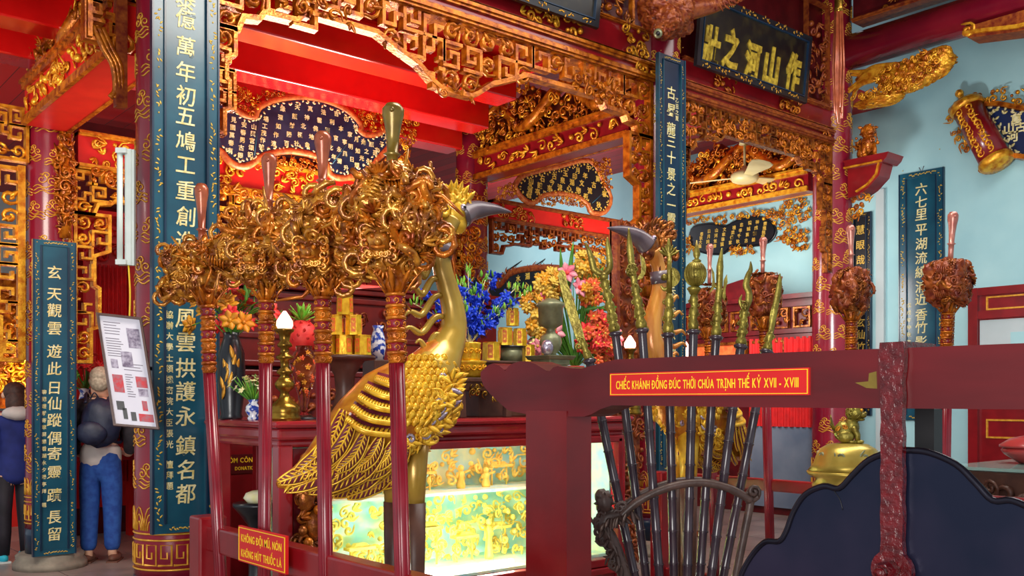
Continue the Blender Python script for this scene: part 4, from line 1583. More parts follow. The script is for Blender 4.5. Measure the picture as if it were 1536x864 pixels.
b.bar([pl(-z.y - 0.35, 5.36, 0.06), pl(-z.y - 0.2, 5.34, 0.06), pl(-z.y + 0.2, 5.27, 0.06), pl(-z.y + 1.5, 5.25, 0.06)], 0.05, 0.05, pl.n, 1)
b.scroll(pl(-z.y - 0.3, 5.38, 0.06), pl.u, pl.v, 0.08, 0.02, 1.3, 0, 1)
single(b, 'beam_bracket', [M['red_wood'], M['gold']], 'gold edged bracket under the round beam at the right edge', 'bracket')
xd = XC - 0.02
pl = sidepl(xd)


def trD(x, y):
    p = P(x, y, X=xd)
    return (-p.y, p.z)


t = thing('dragon_bracket', 'gilt dragon head bracket under the round beam, against the pale wall', 'bracket', pl(*trD(1350, 150)))
b = MB()
for i in range(9):
    pts = spline([pl(*trD(1279 + i * 0.5, 146 - i * 4.5), 0.12 * math.sin(i)), pl(*trD(1296 + i, 130 - i * 2.4), 0.1), pl(*trD(1322, 122 - i * 2.2), 0.13), pl(*trD(1352, 112 - i * 1.5), 0.12)], 6)
    b.tube(pts, lerp([0.015, 0.035, 0.035, 0.03], len(pts)), 7, 0)
part(b, 'mane', M['gold'], t)
b = MB()
c0 = pl(*trD(1362, 115), 0.0)
c1 = pl(*trD(1395, 100), 0.0)
relief(b, c0, (0.17, 0.3, 0.17), 21, 0, 2)
relief(b, c1, (0.15, 0.26, 0.14), 22, 0, 2)
relief(b, pl(*trD(1411, 90), 0.02), (0.12, 0.15, 0.12), 23, 0, 2)
relief(b, pl(*trD(1320, 150), 0.0), (0.12, 0.28, 0.07), 24, 0, 2)
carve(b, Pl(pl(0, 0, 0.1), pl.u, pl.v, pl.n), [trD(*q) for q in ((1330, 110), (1390, 88), (1422, 76), (1420, 102), (1400, 122), (1350, 142), (1300, 155), (1282, 148), (1330, 138))], 0.075, 0.14, 271, 0, 1, 3)
for x, y in ((1378, 104), (1400, 92)):
    b.blob(pl(*trD(x, y), 0.17), 0.045, 1)
part(b, 'head', [M['gold'], M['gold_wood'], M['carve_core']], t)


def lion(b, c, s, d, m=0, m2=1, seed=1):
    """seated lion-dog. c: base centre, d: facing direction, s: height"""
    c = V(c)
    d = V(d).normalized()
    r = d.cross(UZ)
    R = Matrix((d, -r, UZ)).transposed()

    def q(x, y, z):
        return c + d * (x * s) + r * (y * s) + UZ * (z * s)
    b.blob(q(-0.08, 0, 0.28), (0.26 * s, 0.2 * s, 0.26 * s), m, R, lump=0.15)
    b.blob(q(0.08, 0, 0.42), (0.18 * s, 0.19 * s, 0.22 * s), m, R, lump=0.15)
    hd = q(0.16, 0, 0.74)
    b.blob(hd, (0.2 * s, 0.19 * s, 0.19 * s), m, R, lump=0.2)
    b.blob(q(0.33, 0, 0.68), (0.1 * s, 0.13 * s, 0.07 * s), m, R)
    b.blob(q(0.3, 0, 0.58), (0.09 * s, 0.11 * s, 0.04 * s), m, R)
    b.blob(q(0.39, 0, 0.73), (0.045 * s, 0.06 * s, 0.04 * s), m, R)
    for sg in (-1, 1):
        b.blob(q(0.31, 0.09 * sg, 0.8), 0.04 * s, m2)
        b.leaf(q(0.12, 0.16 * sg, 0.86), r * sg + UZ * 0.2 - d * 0.4, d, 0.14 * s, 0.1 * s, m)
        pts = [q(0.12, 0.13 * sg, 0.4), q(0.22, 0.15 * sg, 0.2), q(0.22, 0.15 * sg, 0.05)]
        b.tube(pts, [0.085 * s, 0.065 * s, 0.06 * s], 8, m)
        b.blob(q(0.27, 0.15 * sg, 0.04), (0.1 * s, 0.075 * s, 0.045 * s), m, R)
        b.blob(q(-0.05, 0.19 * sg, 0.16), (0.2 * s, 0.08 * s, 0.15 * s), m, R)
        b.blob(q(0.1, 0.2 * sg, 0.04), (0.12 * s, 0.06 * s, 0.04 * s), m, R)
    rnd = random.Random(seed)
    for i in range(34):
        a = rnd.uniform(0, 2 * PI)
        e = rnd.uniform(-0.9, 1.2)
        n = V((math.cos(a) * math.cos(e) - 0.5, math.sin(a) * math.cos(e), math.sin(e)))
        if n.x > 0.25:
            continue
        n = R @ n.normalized()
        p = hd + n * 0.2 * s
        u = n.orthogonal().normalized()
        b.scroll(p, u, n.cross(u), 0.062 * s, 0.02 * s, 1.2, a, m, 1, 0.2)
    for i in range(7):
        a = (i - 3) * 0.35
        b.leaf(q(-0.28, 0, 0.3), -d * 0.6 + UZ * math.cos(a) + r * math.sin(a), d, 0.4 * s, 0.12 * s, m, 0.25)
    for i in range(12):
        a = i * 2.4
        p = q(-0.12 + 0.12 * math.cos(a), 0.2 * (1 if i % 2 else -1), 0.3 + 0.1 * math.sin(a))
        b.scroll(p, d, UZ, 0.05 * s, 0.016 * s, 1.2, a, m2, 1, 0.2)


pY = P(1306, 240, X=XC - 0.05)
y0 = 5.83
pl = sidepl(XC)
zsh = 4.3
t = thing('lion_shelf', 'dark red wall shelf with gold edges on the right-hand column, under a gilt lion', 'shelf', (XC, y0, zsh - 0.6))
b = MB()
b.prism(pl, [(-y0 - 0.27, zsh - 0.1), (-y0 - 0.27, zsh - 0.03), (-y0 - 0.3, zsh), (-y0 + 0.28, zsh), (-y0 + 0.25, zsh - 0.06), (-y0 + 0.2, zsh - 0.1)], -0.2, 0.14)
b.prism(pl, [(-y0 - 0.25, zsh - 0.1), (-y0 + 0.18, zsh - 0.1), (-y0 + 0.14, zsh - 0.24), (-y0 + 0.0, zsh - 0.36), (-y0 - 0.12, zsh - 0.42), (-y0 - 0.25, zsh - 0.44)], -0.14, 0.1)
part(b, 'shelf_board', M['lacquer'], t, bevel=0.008)
b = MB()
b.bar([pl(-y0 - 0.27, zsh - 0.09, 0.15), pl(-y0 + 0.2, zsh - 0.09, 0.15)], 0.025, 0.02, pl.n)
b.bar([pl(-y0 + 0.14, zsh - 0.1, 0.11), pl(-y0 + 0.11, zsh - 0.22, 0.11), pl(-y0 - 0.0, zsh - 0.32, 0.11), pl(-y0 - 0.14, zsh - 0.38, 0.11)], 0.025, 0.02, pl.n)
part(b, 'gold_edge', M['gold'], t)
b = MB()
carve(b, pl, [(-y0 - 0.22, zsh - 0.44), (-y0 + 0.02, zsh - 0.4), (-y0 - 0.06, zsh - 0.62), (-y0 - 0.2, zsh - 0.68)], 0.09, 0.08, 281, 0, 1, 2)
part(b, 'carved_drop', [M['gold_wood'], M['gold']], t)
b = MB()
lion(b, (XC - 0.02, y0 + 0.05, zsh), 0.4, (-0.7, -0.7, 0), 0, 0, 3)
carve_ball(b, (XC - 0.02, y0 + 0.05, zsh + 0.2), (0.1, 0.13, 0.17), 40, 0.06, 282, 0, 0)
single(b, 'lion_statue', [M['gold_wood']], 'small gilt lion seated on the red column shelf by the pale wall', 'statue')

# ceiling fan
hub = P(1117, 266, Y=7.2)
t = thing('ceiling_fan', 'cream three-bladed ceiling fan hanging in the far right bay', 'fan', hub)
b = MB()
b.lathe([(0.02, -0.075), (0.1, -0.07), (0.15, -0.05), (0.17, -0.02), (0.17, 0.03), (0.14, 0.06), (0.06, 0.09), (0.025, 0.14)], hub, 24)
part(b, 'motor_hub', M['fan'], t)
b = MB()
b.tube([hub + UZ * 0.1, V((hub.x, hub.y, CEIL))], 0.016, 8)
b.lathe([(0.07, 0), (0.05, 0.08)], (hub.x, hub.y, CEIL - 0.08), 16)
part(b, 'down_rod', M['fan'], t)
for k in range(3):
    a = math.radians(-128 + 120 * k)
    d = V((math.cos(a), math.sin(a), 0))
    e = V((-d.y, d.x, 0))
    nn = (UZ + e * 0.22).normalized()
    e2 = (e - UZ * 0.22).normalized()
    b = MB()
    pl = Pl(hub, d, e2, nn)
    b.prism(pl, [(0.13, -0.05), (0.3, -0.07), (0.62, -0.125), (0.74, -0.125), (0.8, -0.07), (0.81, 0.0), (0.8, 0.07), (0.74, 0.125), (0.62, 0.125), (0.3, 0.07), (0.13, 0.05)], -0.006, 0.006)
    part(b, 'blade', M['fan'], t)

# fluorescent fitting on the side of the thick column
p0, p1 = P(186, 224, d=6.05), P(188, 398, d=6.05)
t = thing('strip_lamp', 'pale upright fluorescent fitting on the side of the thick column', 'lamp', p1)
pl = Pl(p1, RGT, UZ)
h = (p0 - p1).length
b = MB()
b.prism(pl, rect(-0.004, 0.055, 0, h), -0.03, 0.0)
b.prism(pl, rect(0.01, 0.04, 0.0, h), 0.0, 0.012)
part(b, 'housing', M['white'], t, bevel=0.004)
b = MB()
b.tube([pl(-0.026, 0.03, 0.02), pl(-0.026, h - 0.02, 0.02)], 0.018, 12)
part(b, 'tube', M['tube_light'], t)
b = MB()
for z in (0.012, h - 0.02):
    b.prism(pl, rect(-0.045, 0.02, z - 0.012, z + 0.02), -0.02, 0.045)
part(b, 'socket', M['white'], t, bevel=0.004)
b = MB()
b.tube(spline([pl(0.02, 0, 0), pl(0.03, -0.2, 0.0), pl(0.02, -0.5, 0), pl(0.02, -0.9, 0)], 6), 0.006, 5)
part(b, 'cable', M['sign_yellow'], t)

# hanging tassel pole
p = P(1258, 100, Y=5.2)
zb, zt = P(1258, 185, Y=5.2).z, P(1258, 18, Y=5.2).z
t = thing('hanging_tassel', 'long reddish brown tassel hanging at the top in front of the right column', 'tassel', (p.x, p.y, zb))
b = MB()
for i in range(18):
    a = i * 2.4
    r = 0.02 + 0.025 * (i % 3) / 2
    b.tube([(p.x + math.cos(a) * r * 0.7, p.y + math.sin(a) * r * 0.7, zt), (p.x + math.cos(a) * r * 1.2, p.y + math.sin(a) * r * 1.2, (zb * 0.5 + zt * 0.5)),
            (p.x + math.cos(a) * r * 0.8, p.y + math.sin(a) * r * 0.8, zb + 0.05 * (i % 4))], 0.012, 5, 0)
part(b, 'strands', M['handle'], t)
b = MB()
b.lathe([(0.04, 0), (0.045, 0.03), (0.04, 0.05), (0.045, 0.3), (0.02, 0.33)], (p.x, p.y, zt), 16)
b.tube([(p.x, p.y, zt + 0.3), (p.x, p.y, 6.7)], 0.008, 6)
part(b, 'ferrule', M['brass'], t)

# door in the pale wall
pl = sidepl(XW)
yL = P(1457, 500, X=XW).y
aL, aR = -yL, -yL + 1.9
zt = P(1457, 434, X=XW).z


def zz(py):
    return P(1490, py, X=XW).z


b = MB()
b.prism(pl, rect(aL, aR, 0, zt), 0.0, 0.03)
for q0, q1 in ((aL, aL + 0.11), (aL + 1.0, aL + 1.1), (aR - 0.1, aR)):
    b.prism(pl, rect(q0, q1, 0, zt), 0.0, 0.09)
for z0, z1 in ((zt - 0.09, zt), (zz(478), zz(466)), (zz(606), zz(598)), (0, 0.12)):
    b.prism(pl, rect(aL, aR, z0, z1), 0.0, 0.08)
d1 = struct(b, 'door_1', M['lacquer'], bevel=0.006)
b = MB()
for z0, z1 in ((zz(464), zz(446)), (zz(656), zz(630))):
    for q in (aL + 0.2, aL + 1.2):
        b.bar([pl(q, z0, 0.035), pl(q + 0.62, z0, 0.035), pl(q + 0.62, z1, 0.035), pl(q, z1, 0.035)], 0.025, 0.02, pl.n, closed=True)
part(b, 'gold_panel_line', M['gold_line'], d1)
b = MB()
for q0, q1 in ((aL + 0.12, aL + 0.99), (aL + 1.11, aR - 0.11)):
    b.prism(pl, rect(q0, q1, zz(598), zz(480)), 0.03, 0.045)
    b.prism(pl, rect(q0 + 0.35, q1 - 0.05, zz(560), zz(500)), 0.045, 0.05, 1)
part(b, 'window_pane', [M['door_glass'], M['door_glass2']] if 'door_glass' in M else [M['back_wall'], M['wall']], d1)
# a plain pilaster strip by the wall board
b = MB()
q = P(1322, 400, X=XW)
b.prism(sidepl(XW), rect(-q.y - 0.05, -q.y + 0.06, 0, 4.2), 0, 0.05)
struct(b, 'trim_1', M['back_wall'], bevel=0.005)
b = MB()
b.prism(sidepl(XW), rect(-yL + 0.0 - 1.8, -yL, 0, 0.25), 0, 0.04)
struct(b, 'baseboard_right', M['lacquer_dark'])
# ================================================================== STAFF FENCES
def SP(d):
    """upright plane across the view direction at distance d, and a map from photo points to it"""
    pl = Pl(FWD * d, RGT, UZ, -FWD)

    def tr(x, y):
        return ((x - 768) / FPX * d, CAMH + (600 - y) / FPX * d)
    return pl, tr


def along(p, q, f):
    return V(p) + (V(q) - V(p)) * f


def staff(label, group, X, foot, low, fer0, fer1, head, hr, han, mats, seed, hw=0.036, pr=0.03, boxy=False, ncell=(95, 0.07), lobes=None):
    """processional staff: pole, banded ferrule, carved dragon head, fist handle with flared top"""
    b0, f0, f1 = P(*low, X=X), P(*fer0, X=X), P(*fer1, X=X)
    hc = P(*head, X=X)
    h0, h1 = P(*han[0], X=X), P(*han[1], X=X)
    ax = (f0 - b0).normalized()
    base = b0 - ax * ((b0.z - foot) / ax.z)
    t = thing('ceremonial_staff', label, 'staff', base, group)
    b = MB()
    b.tube([base, f0], [pr, pr * 0.92], 12, 0)
    for i in range(5):
        a = 2 * PI * i / 5
        o = V((math.cos(a) * pr * 0.86, math.sin(a) * pr * 0.86, 0))
        b.tube([base + o, f0 + o], pr * 0.22, 5, 0)
    part(b, 'pole', mats[0], t)
    b = MB()
    n = 6
    for i in range(n):
        q0, q1 = along(f0, f1, i / n), along(f0, f1, (i + 0.75) / n)
        b.tube([q0, along(q0, q1, 0.1), along(q0, q1, 0.9), q1], [pr * 0.95, pr * 1.12, pr * 1.12, pr * 0.95], 14, 2 if i % 2 else 0)
        b.tube([q1, along(f0, f1, (i + 1) / n)], pr * 1.3, 14, 0)
        for k in range(6):
            a = k * PI / 3
            e = V((math.cos(a), math.sin(a), 0))
            b.scroll(along(q0, q1, 0.5) + e * pr * 1.12, e.cross(UZ), UZ, pr * 0.42, pr * 0.13, 1.1, k, 0, 1, 0.2, n=4, seg=8)
    L = (hc - f1).length
    b.lathe([(pr * 1.0, 0), (pr * 1.7, L * 0.1), (pr * 1.4, L * 0.2), (pr * 1.9, L * 0.35), (pr * 1.3, L * 0.5), (pr * 1.2, L * 0.9)], f1, 14, 0, ax=hc - f1)
    for k in range(8):
        a = k * PI / 4
        e = V((math.cos(a), math.sin(a), 0))
        b.leaf(f1 + e * pr * 1.3, UZ + e * 0.5, e, L * 0.45, pr * 0.9, 0, 0.2)
    part(b, 'ferrule', [mats[1], mats[1], mats[0]], t)
    b = MB()
    rx, ry, rz = hr
    rnd = random.Random(seed)
    cell = ncell[1]
    parts_ = [(hc, hr, ncell[0])]
    if lobes:
        parts_ = []
        for px, py, lx, lz, n_ in lobes:
            c_ = P(px, py, X=X)
            k_ = FWD.dot(c_) / FPX
            parts_.append((c_, (lx * k_ / 0.86, lx * k_ * 0.72, lz * k_), n_))
    for li, (c_, r_, n_) in enumerate(parts_):
        rx, ry, rz = r_
        relief(b, c_, (rx * 0.92, ry * 0.92, rz * 0.92), seed + li * 3, 0, 2, boxy)
        n = int(n_ * 0.75)
        for i in range(n):
            z = 1 - 2 * (i + 0.5) / n
            a = i * 2.39996 + rnd.uniform(-0.4, 0.4)
            s_ = math.sqrt(max(0, 1 - z * z))
            q = V((s_ * math.cos(a), s_ * math.sin(a), z))
            if boxy:
                q = q * (0.45 + 0.55 / max(abs(q.x), abs(q.y), abs(q.z)))
            p = c_ + V((q.x * rx, q.y * ry, q.z * rz)) * rnd.uniform(0.93, 1.02)
            nn = V((q.x / rx, q.y / ry, q.z / rz)).normalized()
            tt = Matrix.Rotation(rnd.uniform(0, 2 * PI), 3, nn) @ nn.orthogonal().normalized()
            k = rnd.random()
            mm = 1 if rnd.random() < 0.4 else 0
            if k < 0.1:
                ssnake(b, p, tt, nn, cell * rnd.uniform(1.8, 2.6), cell * 0.2, mm, rnd.uniform(0, 6))
            elif k < 0.3:
                ribs(b, p, tt, nn, cell * rnd.uniform(0.7, 1.0), 6, mm)
            elif k < 0.45:
                rosette(b, p, nn, cell * 0.55, mm)
            elif k < 0.72:
                for g in range(5):
                    an = (g - 2) * 0.42
                    b.leaf(p, tt * math.cos(an) + nn.cross(tt) * math.sin(an) + nn * 0.25, nn, cell * 0.75, cell * 0.26, mm, 0.15)
            else:
                b.scroll(p + nn * cell * 0.05, tt, nn.cross(tt), cell * rnd.uniform(0.4, 0.6), cell * 0.14, 1.7, rnd.uniform(0, 6), mm, rnd.choice((-1, 1)), 0.4, flat=(nn, 1.3))
        # free-standing horns and curls breaking the outline
        for i in range(3 if lobes else 0):
            a = rnd.uniform(0, 2 * PI)
            e = (RGT * math.cos(a) * rx * 0.9 + UZ * math.sin(a) * rz * 0.95) 
            p = c_ + e
            en = e.normalized()
            tn = en.cross(FWD)
            b.scroll(p + en * cell * 0.35, en, tn, cell * rnd.uniform(0.7, 1.0), cell * 0.15, 1.2, rnd.uniform(2, 4), i % 2, rnd.choice((-1, 1)), 0.9)
    rx, ry, rz = hr
    # small snarling face on the side turned to the hall
    fd = V((-0.62, -0.78, 0))
    rr = fd.cross(UZ)
    s = min(rx, rz) * 0.62
    m0 = hc + V((fd.x * rx * 0.95, fd.y * ry * 0.95, -rz * 0.3))
    b.blob(m0, s * 0.36, 0, lump=0.4, sd=seed)
    b.blob(m0 + fd * s * 0.34 - UZ * s * 0.06, s * 0.12, 0)
    for sg in (-1, 1):
        b.blob(m0 + fd * s * 0.3 + rr * sg * s * 0.17 + UZ * s * 0.12, s * 0.075, 1)
        b.tube(spline([m0 + rr * sg * s * 0.06 + UZ * s * 0.24 + fd * s * 0.32, m0 + rr * sg * s * 0.26 + UZ * s * 0.3 + fd * s * 0.24, m0 + rr * sg * s * 0.42 + UZ * s * 0.2 + fd * s * 0.1], 4), s * 0.05, 6, 0)
        for k in range(5):
            b.scroll(m0 + rr * sg * s * 0.42 + UZ * s * (0.34 - 0.2 * k), rr, UZ, s * 0.2, s * 0.06, 1.4, k + (0 if sg > 0 else 2), k % 2, sg)
    for k in range(7):
        b.scroll(m0 + rr * s * (0.3 - 0.1 * k) - UZ * s * 0.36 + fd * s * 0.12, rr, UZ, s * 0.13, s * 0.045, 1.3, k, 0, 1 if k % 2 else -1)
    b.tube(spline([m0 + fd * s * 0.3 - rr * s * 0.2 - UZ * s * 0.17, m0 + fd * s * 0.38 - UZ * s * 0.22, m0 + fd * s * 0.3 + rr * s * 0.2 - UZ * s * 0.17], 4), s * 0.05, 6, 1)
    for k in range(11):      # leaf collar where the handle enters
        a = k * 2 * PI / 11
        e = V((math.cos(a), math.sin(a), 0))
        b.leaf(along(hc, h0, 0.8) + e * 0.02, e + UZ * 0.35, UZ, rz * 0.5, rz * 0.2, 1, -0.2)
    part(b, 'dragon_head', [mats[2], mats[3], M['carve_core']], t)
    b = MB()
    n = 9
    pr_ = [0.5, 0.5, 0.52, 0.85, 0.5, 0.6, 0.78, 0.98, 1.0, 0.62]
    fz = [0, 0.25, 0.36, 0.38, 0.4, 0.6, 0.75, 0.86, 0.94, 1.0]
    b.tube([along(h0 - (h1 - h0) * 0.15, h1, f) for f in fz], [hw * q for q in pr_], 12, 0)
    fdn = -FWD
    b.blob(along(h0, h1, 0.88) + fdn * hw * 0.9, hw * 0.25, 0)
    part(b, 'fist_handle', mats[4], t)
    return t


GL = 'row of staffs with carved dragon heads at the left fence'
XL = 2.0
mG = [M['pole'], M['gold_wood'], M['staff_gold'], M['gold_wood'], M['handle']]
mGo = [M['pole'], M['gold_wood'], M['staff_gold'], M['gold_wood'], M['handle_olive']]
staff('leftmost ceremonial staff in front of the large blue board, small dragon head', GL, XL, 0.12, (322, 700), (314, 560), (311, 458), (294, 408), (0.165, 0.13, 0.145), [(303, 372), (302, 276)], mG, 301, ncell=(110, 0.075), lobes=[(300, 408, 38, 44, 70), (268, 392, 22, 22, 24), (264, 432, 20, 18, 20), (318, 380, 26, 20, 20)])
staff('second ceremonial staff from the left, red sign hung at its foot', GL, XL, 0.12, (398, 700), (399, 545), (400, 450), (400, 382), (0.24, 0.19, 0.165), [(403, 330), (404, 231)], mG, 302, ncell=(150, 0.078), lobes=[(402, 396, 44, 36, 70), (352, 382, 34, 30, 46), (440, 350, 40, 36, 50), (380, 342, 34, 24, 30)])
staff('third ceremonial staff from the left, copper handle before the wavy plaque', GL, XL, 0.12, (488, 760), (485, 545), (484, 445), (488, 368), (0.25, 0.19, 0.2), [(484, 300), (484, 198)], mG, 303, ncell=(170, 0.078), lobes=[(485, 398, 36, 34, 50), (500, 336, 52, 44, 80), (452, 366, 34, 32, 40), (540, 380, 32, 34, 40), (545, 308, 30, 26, 30)])
staff('tallest ceremonial staff with olive handle, in front of the gold crane', GL, XL, 0.12, (603, 800), (596, 545), (593, 440), (583, 345), (0.2, 0.16, 0.24), [(588, 262), (590, 156)], mGo, 304, hw=0.042, ncell=(190, 0.078), lobes=[(585, 384, 40, 36, 60), (592, 310, 52, 48, 90), (628, 345, 26, 40, 50), (548, 345, 34, 40, 50), (628, 292, 22, 22, 26), (590, 268, 36, 18, 30)])
# rail of the left fence
t = thing('fence_stand', 'low red fence rail and post carrying the left row of staffs', 'fence', (XL, 3.9, 0))
b = MB()
y1 = P(310, 800, X=XL).y
b.box((XL + 0.03, (y1 + 1.9) / 2, 0.79), (0.09, y1 - 1.9, 0.13))
b.box((XL + 0.03, (y1 + 1.9) / 2, 0.2), (0.09, y1 - 1.9, 0.12))
part(b, 'rail', M['lacquer'], t, bevel=0.012)
b = MB()
b.box((XL + 0.02, y1 + 0.03, 0.45), (0.15, 0.14, 0.9))
b.box((XL + 0.02, y1 + 0.03, 0.05), (0.5, 0.2, 0.1))
part(b, 'end_post', M['lacquer'], t, bevel=0.012)
b = MB()
b.box((XL + 0.02, 1.9, 0.45), (0.15, 0.14, 0.9))
b.box((XL + 0.02, 1.9, 0.05), (0.5, 0.2, 0.1))
part(b, 'end_post', M['lacquer'], t, bevel=0.012)


def sign(label, pl, tr_pts, lines, border, txt_w, parent_name='sign', th=0.008, name='sign_board'):
    (a0, z0), (a1, z1) = tr_pts
    t = thing(name, label, 'sign', pl((a0 + a1) / 2, z0, 0))
    b = MB()
    b.prism(pl, rect(a0, a1, z0, z1), -0.006, th)
    pt = part(b, 'plate', M['sign_red'], t)
    b = MB()
    b.bar([pl(q, r, th + 0.001) for q, r in rect(a0 + border, a1 - border, z0 + border, z1 - border)], border * 0.5, 0.003, pl.n, closed=True)
    part(b, 'border_line', M['sign_yellow'], pt)
    for s, f, h in lines:
        b = MB()
        b.line(s, pl, (a0 + a1) / 2, z0 + (z1 - z0) * f, h, (a1 - a0) * txt_w, 0, th + 0.001)
        part(b, 'lettering', M['sign_yellow'], pt)
    return t


plX = sidepl(XL - 0.06)
p0, p1 = P(360, 815, X=XL - 0.06), P(431, 832, X=XL - 0.06)
zc = (p0.z + p1.z) / 2
sign('small red sign with two yellow lines hung on the left fence rail', plX, ((-p0.y, zc - 0.083), (-p1.y, zc + 0.083)),
     [('KHÔNG ĐỘI MŨ, NÓN', 0.68, 0.036), ('KHÔNG HÚT THUỐC LÁ', 0.26, 0.036)], 0.008, 0.86)

GR = 'row of staffs with dark carved heads at the right fence'
XRF = 5.55
mR = [M['pole'], M['gold_wood'], M['red_wood'], M['brown_gilt'], M['copper_pink']] if 'copper_pink' in M else None
M['copper_pink'] = mat('pale_copper', C(206, 138, 122), C(176, 100, 88), 12, 0.28, metal=0.35, coat=0.3)
mR = [M['pole'], M['gold_wood'], M['red_wood'], M['brown_gilt'], M['copper_pink']]
staff('rightmost ceremonial staff with blocky brown head, in front of the wall board', GR, XRF, 0.12, (1418, 650), (1420, 524), (1422, 470), (1423, 425), (0.125, 0.115, 0.13), [(1426, 385), (1430, 318)], mR, 311, hw=0.03, boxy=True, ncell=(90, 0.055))
staff('ceremonial staff with dark head in front of the right-hand red column', GR, XRF, 0.12, (1277, 650), (1277, 530), (1277, 482), (1277, 436), (0.11, 0.1, 0.135), [(1277, 400), (1276, 338)], mR, 312, hw=0.028, boxy=True, ncell=(90, 0.055))
staff('dark-headed ceremonial staff rising between the wavy spear and the sword blade', GR, XRF, 0.12, (1152, 700), (1148, 545), (1147, 495), (1146, 444), (0.1, 0.1, 0.145), [(1144, 405), (1145, 356)], mR, 313, hw=0.028, boxy=True, ncell=(90, 0.055))
staff('ceremonial staff mostly hidden behind the round brass mace', GR, XRF, 0.12, (1068, 650), (1066, 560), (1064, 510), (1064, 462), (0.1, 0.1, 0.13), [(1064, 420), (1065, 366)], mR, 314, hw=0.026, boxy=True, ncell=(90, 0.055))
t = thing('fence_stand', 'red fence rail under the right row of staffs, behind the weapon rack', 'fence', (XRF, 3.3, 0))
b = MB()
for z in (0.92, 0.2):
    b.box((XRF + 0.03, 3.3, z), (0.07, 3.2, 0.08))
part(b, 'rail', M['lacquer'], t, bevel=0.01)
for y in (1.75, 4.85):
    b = MB()
    b.box((XRF + 0.02, y, 0.48), (0.12, 0.12, 0.96))
    b.box((XRF + 0.02, y, 0.05), (0.45, 0.16, 0.1))
    part(b, 'end_post', M['lacquer'], t, bevel=0.01)

# ================================================================== CRANES
YC = 4.1
spine_px = [(416, 727, 4), (455, 714, 20), (500, 688, 42), (545, 652, 60), (588, 620, 70), (622, 593, 64), (646, 562, 46), (668, 525, 28), (680, 495, 21), (679, 462, 18), (671, 430, 16), (664, 404, 15), (662, 380, 14), (667, 352, 13), (678, 330, 15)]


